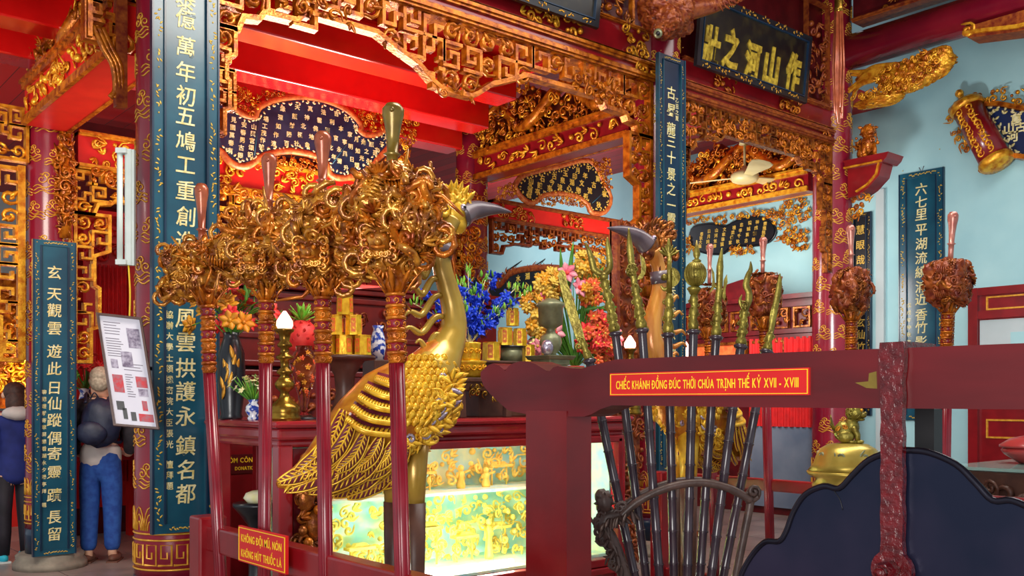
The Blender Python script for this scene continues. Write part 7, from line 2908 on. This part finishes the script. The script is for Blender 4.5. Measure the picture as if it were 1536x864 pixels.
def w_halberd(b, pl, tr, s, ax, k):
    stem(b, s, pl(*tr(1077, 450)), 6.5 * k, 6, 3)
    curve_blade(b, pl, tr, [(1077, 455), (1079, 430), (1080, 400), (1083, 372)], [5.5, 5, 5.5, 0.8], 0.7)
    flatpoly(b, pl, tr, [(1067, 401), (1071, 410), (1072, 425), (1070, 434), (1063, 441), (1068, 430), (1069, 418)])
    b.tube([pl(*tr(1070, 428)), pl(*tr(1078, 432))], 2.5 * k, 7)
    flatpoly(b, pl, tr, [(1090, 412), (1086, 420), (1085, 432), (1083, 445), (1086, 452), (1088, 446), (1088, 432), (1091, 424)])
    b.tube([pl(*tr(1078, 436)), pl(*tr(1087, 434))], 2.5 * k, 7)


def w_wavy(b, pl, tr, s, ax, k):
    stem(b, s, pl(*tr(1117, 462)), 6.5 * k, 7, 4)
    curve_blade(b, pl, tr, [(1117, 466), (1123, 450), (1123, 438), (1119, 428), (1122, 414), (1126, 404), (1126, 392)], [5, 5.5, 5, 5, 4.5, 3.5, 0.6], 0.5)
    b.scroll(pl(*tr(1116, 458), 0.01), RGT, UZ, 6 * k, 2 * k, 1.3, 0)
    curve_blade(b, pl, tr, [(1116, 466), (1110, 452), (1113, 442)], [3, 3, 0.6])


def w_sword(b, pl, tr, s, ax, k):
    stem(b, s, pl(*tr(1156, 497)), 6 * k, 8, 2)
    curve_blade(b, pl, tr, [(1156, 500), (1160, 475), (1166, 445), (1169, 425), (1170, 410)], [4.5, 5, 5, 4, 0.6], 0.45)
    curve_blade(b, pl, tr, [(1155, 498), (1157, 470), (1163, 446)], [2, 2.2, 0.6], 0.5)


WP = [('glaive', 'broad-bladed brass glaive, leftmost weapon in the rack', (884, 541), (952, 864), w_glaive),
      ('trident', 'brass two-pronged fork, second weapon from the left in the rack', (923, 500), (969, 864), w_fork),
      ('halberd', 'brass spear with a side crescent blade, left of the amber crane neck', (963, 495), (989, 864), w_crescent),
      ('battle_axe', 'brass axe-headed weapon in front of the amber crane neck', (1002, 502), (1011, 864), w_axe),
      ('mace', 'brass mace with a round engraved ball and spear tip', (1040, 497), (1031, 864), w_mace),
      ('halberd', 'brass halberd with two hooked side blades, right of the ball mace', (1074, 506), (1050, 864), w_halberd),
      ('spear', 'brass spear with a wavy flame-like blade', (1111, 519), (1067, 864), w_wavy),
      ('sword', 'slim curved brass sword blade, rightmost weapon in the rack', (1150, 527), (1085, 864), w_sword)]
for i, (nm, lab, so, bo, fn) in enumerate(WP):
    weapon(nm, lab, so, bo, fn, i)

# ================================================================== URN, DISPLAY TABLE, POT
du = 4.75
pl, tr = SP(du)
ku = du / FPX
c = pl(*tr(1272, 712))
t = thing('bronze_urn', 'shining gold urn behind the chime, lion seated on its lid', 'urn', (c.x, c.y, 0))
zr = c.z
b = MB()
b.lathe([(0.16, 0), (0.16, 0.05), (0.1, 0.1), (0.08, 0.35), (0.12, 0.5), (0.2, 0.6), (48 * ku, zr - 0.12), (52 * ku, zr - 0.05), (46 * ku, zr - 0.02), (58 * ku, zr), (60 * ku, zr + 0.015), (56 * ku, zr + 0.02)], (c.x, c.y, 0), 36)
part(b, 'urn_body', M['urn_gold'], t)
b = MB()
b.lathe([(58 * ku, 0), (50 * ku, 10 * ku), (46 * ku, 22 * ku), (40 * ku, 33 * ku), (28 * ku, 40 * ku), (10 * ku, 42 * ku)], (c.x, c.y, zr + 0.02), 36)
for i in range(8):
    a = i * PI / 4 + 0.3
    e = V((math.cos(a), math.sin(a), 0.35)).normalized()
    b.scroll(V((c.x, c.y, zr + 0.02 + 22 * ku)) + V((e.x, e.y, 0)) * 46 * ku, e.cross(UZ).normalized(), UZ, 8 * ku, 2 * ku, 1.4, i, 1)
lidp = part(b, 'lid', [M['urn_gold'], M['dark_brass']], t)
b = MB()
lion(b, (c.x, c.y, zr + 0.02 + 41 * ku), 62 * ku, RGT * 0.9 - FWD * 0.35, 0, 1, 7)
part(b, 'lion_knob', [M['weapon_brass'], M['gold']], lidp)

zt = 1.07
x0 = 6.3
t = thing('display_table', 'glass-topped display table with dark carved apron at the right edge', 'table', (7.1, 2.3, 0))
y1 = P(1424, 700, X=x0).y
y0 = y1 - 2.6
b = MB()
b.box((x0 + 0.8, (y0 + y1) / 2, zt - 0.012), (1.66, y1 - y0 + 0.06, 0.02))
part(b, 'glass_top', M['tabletop_glass'], t)
b = MB()
b.box((x0 + 0.03, (y0 + y1) / 2, zt - 0.12), (0.05, y1 - y0, 0.18))
b.box((x0 + 0.8, (y0 + y1) / 2, zt - 0.24), (1.6, y1 - y0, 0.04))
carve(b, Pl((x0, 0, 0), -UY, UZ, -UX), rect(-y1 + 0.08, -y0 - 0.08, zt - 0.2, zt - 0.05), 0.12, 0.03, 501, 0)
for yy in (y0 + 0.05, y1 - 0.05):
    b.box((x0 + 0.8, yy, zt - 0.12), (1.6, 0.05, 0.18))
part(b, 'carved_apron', M['frame_wood'], t)
for xx in (x0 + 0.06, x0 + 1.54):
    for yy in (y0 + 0.07, y1 - 0.07):
        b = MB()
        b.box((xx, yy, 0.42), (0.09, 0.09, 0.84))
        part(b, 'leg', M['frame_wood'], t, bevel=0.008)
b = MB()
b.box((x0 + 1.58, (y0 + y1) / 2, zt + 0.03), (0.03, y1 - y0 + 0.06, 0.05))
part(b, 'metal_rail', M['steel'], t)
p = P(1548, 672, X=6.9)
c = V((p.x, p.y, zt))
t = thing('red_jar', 'red lacquer jar with a lid on the glass table at the right edge', 'jar', c)
b = MB()
b.lathe([(0.08, 0), (0.1, 0.015), (0.17, 0.06), (0.19, 0.09), (0.17, 0.11)], c, 26)
part(b, 'jar_body', M['jar_red'], t)
b = MB()
b.lathe([(0.2, 0.11), (0.2, 0.125), (0.13, 0.17), (0.04, 0.19), (0.03, 0.21), (0.045, 0.24)], c, 26)
part(b, 'lid', M['jar_red'], t)

# ================================================================== NOTICE BOARD
dn = 5.7
pl, tr = SP(dn)
c4 = [tr(141, 470), tr(172, 637), tr(231, 643), tr(199, 459)]
o = pl(*c4[1])
uu = (pl(*c4[2], -0.06) - o)
vv = (pl(*c4[0], -0.05) - o)
W_, H_ = uu.length, vv.length
nn = uu.cross(vv).normalized()


class Skew(Pl):
    def __init__(s):
        s.o, s.u, s.v, s.n = o, uu.normalized(), vv.normalized(), nn


q = Skew()
t = thing('notice_board', 'white framed notice sheet with small pictures, tilted beside the large blue board', 'notice board', o)
b = MB()
b.prism(q, rect(0, W_, 0, H_), -0.015, 0.0)
shp = part(b, 'sheet', M['paper'], t)
b = MB()
b.bar([q(a, z, 0.0) for a, z in rect(0, W_, 0, H_)], 0.016, 0.04, q.n, closed=True)
part(b, 'frame', M['frame_wood'], t)
b = MB()
rnd = random.Random(9)
for (x0, x1, z0, z1) in ((0.1, 0.5, 0.82, 0.95), (0.1, 0.5, 0.62, 0.8), (0.42, 0.9, 0.5, 0.58), (0.42, 0.62, 0.26, 0.48)):
    n = int((z1 - z0) / 0.022)
    for i in range(n):
        z = z0 + (z1 - z0) * (i + 0.5) / n
        b.prism(q, rect(x0 * W_, (x1 - rnd.uniform(0, 0.12)) * W_, z * H_ - 0.002, z * H_ + 0.002), 0.0, 0.0012, 0)
for (x0, x1, z0, z1, m) in ((0.62, 0.92, 0.72, 0.9, 1), (0.4, 0.66, 0.54, 0.68, 1), (0.14, 0.3, 0.52, 0.6, 1), (0.12, 0.36, 0.3, 0.46, 2), (0.66, 0.92, 0.36, 0.46, 2), (0.68, 0.9, 0.28, 0.35, 1), (0.72, 0.84, 0.15, 0.24, 2), (0.6, 0.94, 0.05, 0.12, 2),
                            (0.12, 0.3, 0.14, 0.22, 3), (0.24, 0.34, 0.06, 0.16, 3), (0.42, 0.54, 0.05, 0.13, 3)):
    b.prism(q, rect(x0 * W_, x1 * W_, z0 * H_, z1 * H_), 0.0, 0.0014, m)
part(b, 'printed_pictures', [M['ink'], M['photo_ink'], M['pink_ink'], M['black']], shp)
b = MB()
mid = q(W_ * 0.75, H_ * 0.5, -0.02)
b.tube([mid, V((XA - 0.2, R1 - 0.2, mid.z + 0.05))], 0.012, 8)
b.tube([q(W_ * 0.75, H_ * 0.1, -0.02), q(W_ * 0.75, H_ * 0.9, -0.02)], 0.012, 8)
part(b, 'support_arm', M['black'], t)


# ================================================================== PEOPLE
def skinned(name, verts, edges, rad, material, parent, sub=2, label=None):
    me = bpy.data.meshes.new(name)
    off = BASE[parent]
    me.from_pydata([tuple(V(v) - off) for v in verts], edges, [])
    o = bpy.data.objects.new(name, me)
    COL.objects.link(o)
    o.parent = parent
    BASE[o] = off
    me.materials.append(material)
    sk = o.modifiers.new('skin', 'SKIN')
    sk.use_smooth_shade = True
    lay = me.skin_vertices[0].data if len(me.skin_vertices) else None
    if lay is None:
        import bmesh
        bm = bmesh.new()
        bm.from_mesh(me)
        bm.verts.layers.skin.verify()
        bm.to_mesh(me)
        bm.free()
        lay = me.skin_vertices[0].data
    for i, r in enumerate(rad):
        lay[i].radius = r if isinstance(r, tuple) else (r, r)
        lay[i].use_root = (i == 0)
    s = o.modifiers.new('subdivision', 'SUBSURF')
    s.levels = s.render_levels = sub
    if label:
        o['label'] = label
    return o


def person(label, c, face, h, female=False):
    """standing figure. face: direction it looks to"""
    f = V(face).normalized()
    r = f.cross(UZ)
    t = thing('person', label, 'person', c)

    def q(x, y, z):
        return V(c) + r * (x * h) + f * (y * h) + UZ * (z * h)
    sw = 0.118 if not female else 0.1
    ver = [q(0, 0, 0.53), q(0, 0.005, 0.62), q(0, 0.01, 0.72), q(0, 0.0, 0.8), q(0, 0.005, 0.845), q(0, 0.015, 0.9), q(0, 0.02, 0.955)]
    edg = [(i, i + 1) for i in range(6)]
    rad = [(0.09 * h, 0.065 * h), (0.08 * h, 0.06 * h), (0.088 * h, 0.06 * h), (0.07 * h, 0.05 * h), 0.032 * h, (0.046 * h, 0.055 * h), (0.042 * h, 0.05 * h)]
    for sg in (-1, 1):
        k = len(ver)
        ver += [q(sg * 0.05, 0, 0.49), q(sg * 0.056, 0.008, 0.28), q(sg * 0.058, -0.008, 0.05), q(sg * 0.06, 0.0, 0.025), q(sg * 0.07, 0.075, 0.018)]
        edg += [(0, k)] + [(k + i, k + i + 1) for i in range(4)]
        rad += [0.058 * h, 0.038 * h, 0.024 * h, 0.024 * h, 0.016 * h]
        k = len(ver)
        ver += [q(sg * sw, 0, 0.8), q(sg * (sw + 0.03), -0.01, 0.64), q(sg * (sw + 0.005), 0.08, 0.55), q(sg * (sw - 0.04), 0.15, 0.56)]
        edg += [(3, k), (k, k + 1), (k + 1, k + 2), (k + 2, k + 3)]
        rad += [0.036 * h, 0.028 * h, 0.022 * h, 0.017 * h]
        hand = q(sg * (sw - 0.055), 0.17, 0.56)
        kp = len(ver)
        ver += [hand]
        edg += [(k + 3, kp)]
        rad += [(0.02 * h, 0.011 * h)]
        for fi in range(4):
            kf = len(ver)
            o_ = hand + r * sg * h * 0.0 + UZ * h * (0.015 - 0.01 * fi)
            dd = (f * 0.8 - r * sg * 0.5).normalized()
            L = (0.026, 0.03, 0.028, 0.022)[fi] * h
            ver += [o_ + dd * L * 0.6, o_ + dd * L - UZ * 0.008 * h]
            edg += [(kp, kf), (kf, kf + 1)]
            rad += [0.0055 * h, 0.0045 * h]
        kf = len(ver)
        ver += [hand - f * 0.002 * h + UZ * 0.024 * h + f * 0.008 * h]
        edg += [(kp, kf)]
        rad += [0.0055 * h]
    body = skinned('body', ver, edg, rad, M['skin'], t)
    # face
    b = MB()
    hd = q(0, 0.02, 0.93)
    b.blob(hd + f * 0.058 * h - UZ * 0.002 * h, (0.01 * h, 0.01 * h, 0.016 * h), 0)
    for sg in (-1, 1):
        b.blob(hd + f * 0.046 * h + r * sg * 0.02 * h + UZ * 0.01 * h, 0.006 * h, 1)
        b.blob(hd + r * sg * 0.052 * h, (0.012 * h, 0.012 * h, 0.018 * h), 0)
    b.tube([hd + f * 0.05 * h - UZ * 0.026 * h - r * 0.013 * h, hd + f * 0.053 * h - UZ * 0.026 * h, hd + f * 0.05 * h - UZ * 0.026 * h + r * 0.013 * h], 0.003 * h, 6, 2)
    part(b, 'face', [M['skin'], M['hair_dark'], M['petal_red']], t)
    return t, q, f, r


pm = P(151, 700, d=8.92)
t, q, f, r = person('man with grey hair, dark jacket and blue jeans seen from behind, wearing a backpack', (pm.x, pm.y, 0), (0.5, 0.87, 0), 1.8)
h = 1.8
b = MB()
Rm = Matrix((r, f, UZ)).transposed()
b.blob(q(0, -0.0, 0.955), (0.054 * h, 0.064 * h, 0.052 * h), 0, Rm, 16, 10, 0.06)
b.blob(q(0, -0.025, 0.925), (0.05 * h, 0.04 * h, 0.05 * h), 0, Rm, 14, 9)
part(b, 'hair', M['hair_grey'], t)
ver = [q(0, 0, 0.6), q(0, 0, 0.66), q(0, 0.005, 0.74), q(0, 0, 0.81), q(0, -0.005, 0.85)]
edg = [(0, 1), (1, 2), (2, 3), (3, 4)]
rad = [(0.095 * h, 0.078 * h), (0.1 * h, 0.08 * h), (0.105 * h, 0.078 * h), (0.08 * h, 0.06 * h), (0.042 * h, 0.042 * h)]
for sg in (-1, 1):
    k = len(ver)
    ver += [q(sg * 0.118, 0, 0.8), q(sg * 0.15, -0.01, 0.64), q(sg * 0.125, 0.075, 0.555)]
    edg += [(3, k), (k, k + 1), (k + 1, k + 2)]
    rad += [0.048 * h, 0.04 * h, 0.032 * h]
skinned('jacket', ver, edg, rad, M['jacket'], t)
ver = [q(0, 0, 0.47), q(0, 0, 0.55), q(0, 0, 0.63)]
skinned('shirt', ver, [(0, 1), (1, 2)], [(0.112 * h, 0.092 * h), (0.112 * h, 0.092 * h), (0.104 * h, 0.086 * h)], M['shirt'], t)
ver = [q(0, 0, 0.5), q(0, 0, 0.6)]
edg = [(0, 1)]
rad = [(0.104 * h, 0.082 * h), (0.1 * h, 0.08 * h)]
for sg in (-1, 1):
    k = len(ver)
    ver += [q(sg * 0.05, 0, 0.47), q(sg * 0.056, 0.008, 0.27), q(sg * 0.058, -0.006, 0.05)]
    edg += [(0, k), (k, k + 1), (k + 1, k + 2)]
    rad += [0.066 * h, 0.05 * h, 0.042 * h]
skinned('jeans', ver, edg, rad, M['jeans'], t)
for sg in (-1, 1):
    b = MB()
    b.blob(q(sg * 0.064, 0.025, 0.022), (0.03 * h, 0.078 * h, 0.026 * h), 0, Rm, 14, 8)
    b.box(q(sg * 0.064, 0.025, 0.004), (0.055 * h, 0.15 * h, 0.008 * h), 0, R=Rm)
    part(b, 'shoe', M['shoe_brown'], t)
t2 = thing('backpack', 'dark navy backpack on the back of the man in jeans', 'bag', q(0, -0.12, 0.6))
b = MB()
b.blob(q(0.035, -0.135, 0.72), (0.098 * h, 0.062 * h, 0.125 * h), 0, Rm, 18, 12, 0.12, 4)
part(b, 'main_pouch', M['pack'], t2)
b = MB()
b.blob(q(0.0, -0.185, 0.67), (0.075 * h, 0.035 * h, 0.06 * h), 0, Rm, 16, 10, 0.1, 2)
part(b, 'front_pocket', M['pack'], t2)
b = MB()
b.tube(spline([q(-0.02, -0.12, 0.84), q(0, -0.13, 0.87), q(0.02, -0.12, 0.84)], 5), 0.006, 6)
for sg in (-1, 1):
    b.tube(spline([q(sg * 0.05, -0.1, 0.82), q(sg * 0.065, -0.02, 0.868), q(sg * 0.07, 0.06, 0.82), q(sg * 0.075, 0.085, 0.72), q(sg * 0.1, 0.0, 0.62), q(sg * 0.07, -0.1, 0.63)], 6), 0.016, 6, flat=(f, 0.6))
part(b, 'strap', M['pack'], t2)

pw = P(22, 700, d=8.95)
h = 1.66
t, q, f, r = person('woman in a navy coat, black leggings and turquoise trainers at the left edge', (pw.x, pw.y, 0), (-0.1, 1, 0), h, True)
Rm = Matrix((r, f, UZ)).transposed()
b = MB()
b.blob(q(0, 0.0, 0.95), (0.058 * h, 0.066 * h, 0.056 * h), 0, Rm, 16, 10, 0.06)
b.blob(q(0, -0.03, 0.89), (0.058 * h, 0.045 * h, 0.08 * h), 0, Rm, 16, 10, 0.1)
part(b, 'hair', M['hair_dark'], t)
ver = [q(0, 0, 0.42), q(0, 0, 0.52), q(0, 0, 0.62), q(0, 0, 0.73), q(0, 0, 0.8), q(0, -0.005, 0.84)]
edg = [(i, i + 1) for i in range(5)]
rad = [(0.11 * h, 0.09 * h), (0.102 * h, 0.082 * h), (0.09 * h, 0.072 * h), (0.095 * h, 0.07 * h), (0.075 * h, 0.058 * h), (0.04 * h, 0.04 * h)]
for sg in (-1, 1):
    k = len(ver)
    ver += [q(sg * 0.1, 0, 0.795), q(sg * 0.13, -0.01, 0.64), q(sg * 0.105, 0.075, 0.56)]
    edg += [(4, k), (k, k + 1), (k + 1, k + 2)]
    rad += [0.044 * h, 0.037 * h, 0.029 * h]
skinned('coat', ver, edg, rad, M['coat'], t)
b = MB()
b.blob(q(0, -0.055, 0.83), (0.085 * h, 0.05 * h, 0.04 * h), 0, Rm, 16, 8, 0.15)
part(b, 'white_hood', M['shirt'], t)
for sg in (-1, 1):
    b = MB()
    b.tube([q(sg * 0.05, 0, 0.48), q(sg * 0.053, 0.006, 0.28), q(sg * 0.055, -0.006, 0.17), q(sg * 0.057, -0.006, 0.04)], [0.052 * h, 0.04 * h, 0.036 * h, 0.028 * h], 14)
    part(b, 'legging', M['leggings'], t)
    b = MB()
    b.blob(q(sg * 0.062, 0.022, 0.026), (0.03 * h, 0.074 * h, 0.03 * h), 0, Rm, 14, 8)
    b.box(q(sg * 0.062, 0.022, 0.005), (0.056 * h, 0.145 * h, 0.01 * h), 1, R=Rm)
    part(b, 'trainer', [M['shoe_teal'], M['white']], t)

# ================================================================== FAR LEFT SHRINE
pc = P(8, 600, Y=12.6)
t = thing('offering_shrine', 'bright gilt shrine front glowing with lamps at the far left edge', 'shrine', (pc.x, 12.7, 0))
pl = facade(12.5)
a0, a1 = pc.x - 1.2, pc.x + 0.75
b = MB()
b.prism(pl, rect(a0, a1, 0, 1.3), -0.5, 0.0)
b.prism(pl, rect(a0, a1, 1.3, 1.36), -0.55, 0.04)
part(b, 'red_base', M['red_paint'], t)
b = MB()
carve(b, pl, rect(a0, a1, 1.55, 2.25), 0.14, 0.14, 601, 0, 1, 2)
carve(b, pl, rect(a0, a1, 2.3, 2.8), 0.16, 0.1, 602, 1, 1, 1)
b.prism(pl, rect(a0, a1, 1.4, 3.0), -0.4, -0.05, 1)
part(b, 'gilt_carving', [M['gold_bright'], M['gold_wood']], t)
b = MB()
for i in range(7):
    b.blob(pl(a0 + 0.15 + i * 0.27, 1.48, 0.12), 0.05)
part(b, 'lamp_row', M['lantern'], t)
point('shrine_light', (pc.x + 0.2, 12.1, 2.0), 26, (1, 0.8, 0.6), 0.1)
# offering table seen past the man
pc = P(150, 600, Y=10.6)
t = thing('offering_table', 'red offering table behind the man with the backpack', 'table', (pc.x, 10.6, 0))
b = MB()
b.box((pc.x + 0.1, 10.6, 1.14), (1.3, 0.5, 0.06))
b.box((pc.x + 0.1, 10.62, 0.98), (1.2, 0.4, 0.24))
part(b, 'tabletop', M['lacquer'], t, bevel=0.01)
for sx in (-0.5, 0.7):
    for sy in (-0.18, 0.18):
        b = MB()
        b.box((pc.x + sx, 10.6 + sy, 0.5), (0.09, 0.09, 1.0))
        part(b, 'leg', M['lacquer'], t, bevel=0.006)
rnd = random.Random(77)
c = P(128, 600, Y=10.5)
c.z = 1.17
t = thing('flower_vase', 'vase of red flowers above the head of the man with the backpack', 'vase', c)
b = MB()
b.lathe([(0.06, 0), (0.07, 0.02), (0.1, 0.2), (0.05, 0.4), (0.07, 0.45)], c, 20)
part(b, 'vase_body', M['porcelain'], t)
b = MB()
for i in range(40):
    a, e = rnd.uniform(0, 2 * PI), rnd.uniform(-0.1, 1.5)
    d = V((math.cos(a) * math.cos(e), math.sin(a) * math.cos(e), math.sin(e)))
    p = c + UZ * 0.5 + d * rnd.uniform(0.15, 0.32)
    b.tube([c + UZ * 0.42, p], 0.004, 4, 0)
    flower(b, p, d, 0.06, 1 if i % 4 else 0, 6)
part(b, 'flowers', [M['leaf'], M['petal_red']], t)
c = P(146, 600, Y=10.42)
c.z = 1.17
t = thing('red_lantern', 'small red lantern with yellow band between the man and the notice board', 'lantern', c)
b = MB()
b.lathe([(0.06, 0), (0.08, 0.02), (0.13, 0.1), (0.14, 0.2), (0.12, 0.3), (0.07, 0.36)], c, 20)
part(b, 'lantern_body', M['petal_red'], t)
b = MB()
b.lathe([(0.145, 0.16), (0.145, 0.22)], c, 20)
b.lathe([(0.07, 0.36), (0.05, 0.4), (0.02, 0.46)], c, 16)
part(b, 'gilt_band', M['gold_bright'], t)
c = P(160, 600, Y=10.5)
c.z = 1.17
t = thing('leafy_plant', 'bright green leafy plant beside the small red lantern', 'plant', c)
b = MB()
b.lathe([(0.07, 0), (0.1, 0.14), (0.11, 0.16)], c, 18)
part(b, 'pot', M['porcelain'], t)
b = MB()
for i in range(34):
    a, e = i * 2.4, 0.3 + 1.2 * (i / 34)
    b.leaf(c + UZ * 0.15, V((math.cos(a) * math.cos(e), math.sin(a) * math.cos(e), math.sin(e))), UZ, 0.3, 0.05, 0, 0.1)
part(b, 'leaves', M['leaf_bright'], t)
# red carved valance and curtain in the left doorway
pl = facade(10.9)
a0, a1 = P(128, 350, Y=10.9).x, P(206, 350, Y=10.9).x
z0, z1 = P(160, 400, Y=10.9).z, P(160, 318, Y=10.9).z
t = thing('carved_valance', 'red lit carved valance in the doorway behind the strip lamp', 'valance', pl((a0 + a1) / 2, z0, 0))
b = MB()
for k in range(2):
    zz0 = z0 + (z1 - z0) * 0.5 * k
    carve(b, pl, rect(a0, a1, zz0 + 0.04, zz0 + (z1 - z0) * 0.42), 0.13, 0.06, 610 + k, 0)
    b.prism(pl, rect(a0, a1, zz0 + (z1 - z0) * 0.42, zz0 + (z1 - z0) * 0.5), -0.1, 0.06)
b.prism(pl, rect(a0, a1, z0, z1), -0.08, -0.03)
for s in (a0, a1 - 0.1):
    b.prism(pl, rect(s, s + 0.1, 0, z0), -0.08, 0.02)
part(b, 'red_carving', M['red_paint'], t)
b = MB()
n = 40
pts = [(a0 + 0.1 + (a1 - a0 - 0.2) * i / n, -0.02 + 0.02 * math.sin(i * 1.2)) for i in range(n + 1)]
vs = [pl(a, z0 + 0.02, c_) for a, c_ in pts] + [pl(a, 0.6, c_) for a, c_ in pts] + [pl(a, z0 + 0.02, c_ - 0.012) for a, c_ in pts] + [pl(a, 0.6, c_ - 0.012) for a, c_ in pts]
m = n + 1
b.add(vs, [(i, m + i, m + i + 1, i + 1) for i in range(n)] + [(2 * m + i, 2 * m + i + 1, 3 * m + i + 1, 3 * m + i) for i in range(n)], 0, True)
part(b, 'curtain', M['red_bright'], t)
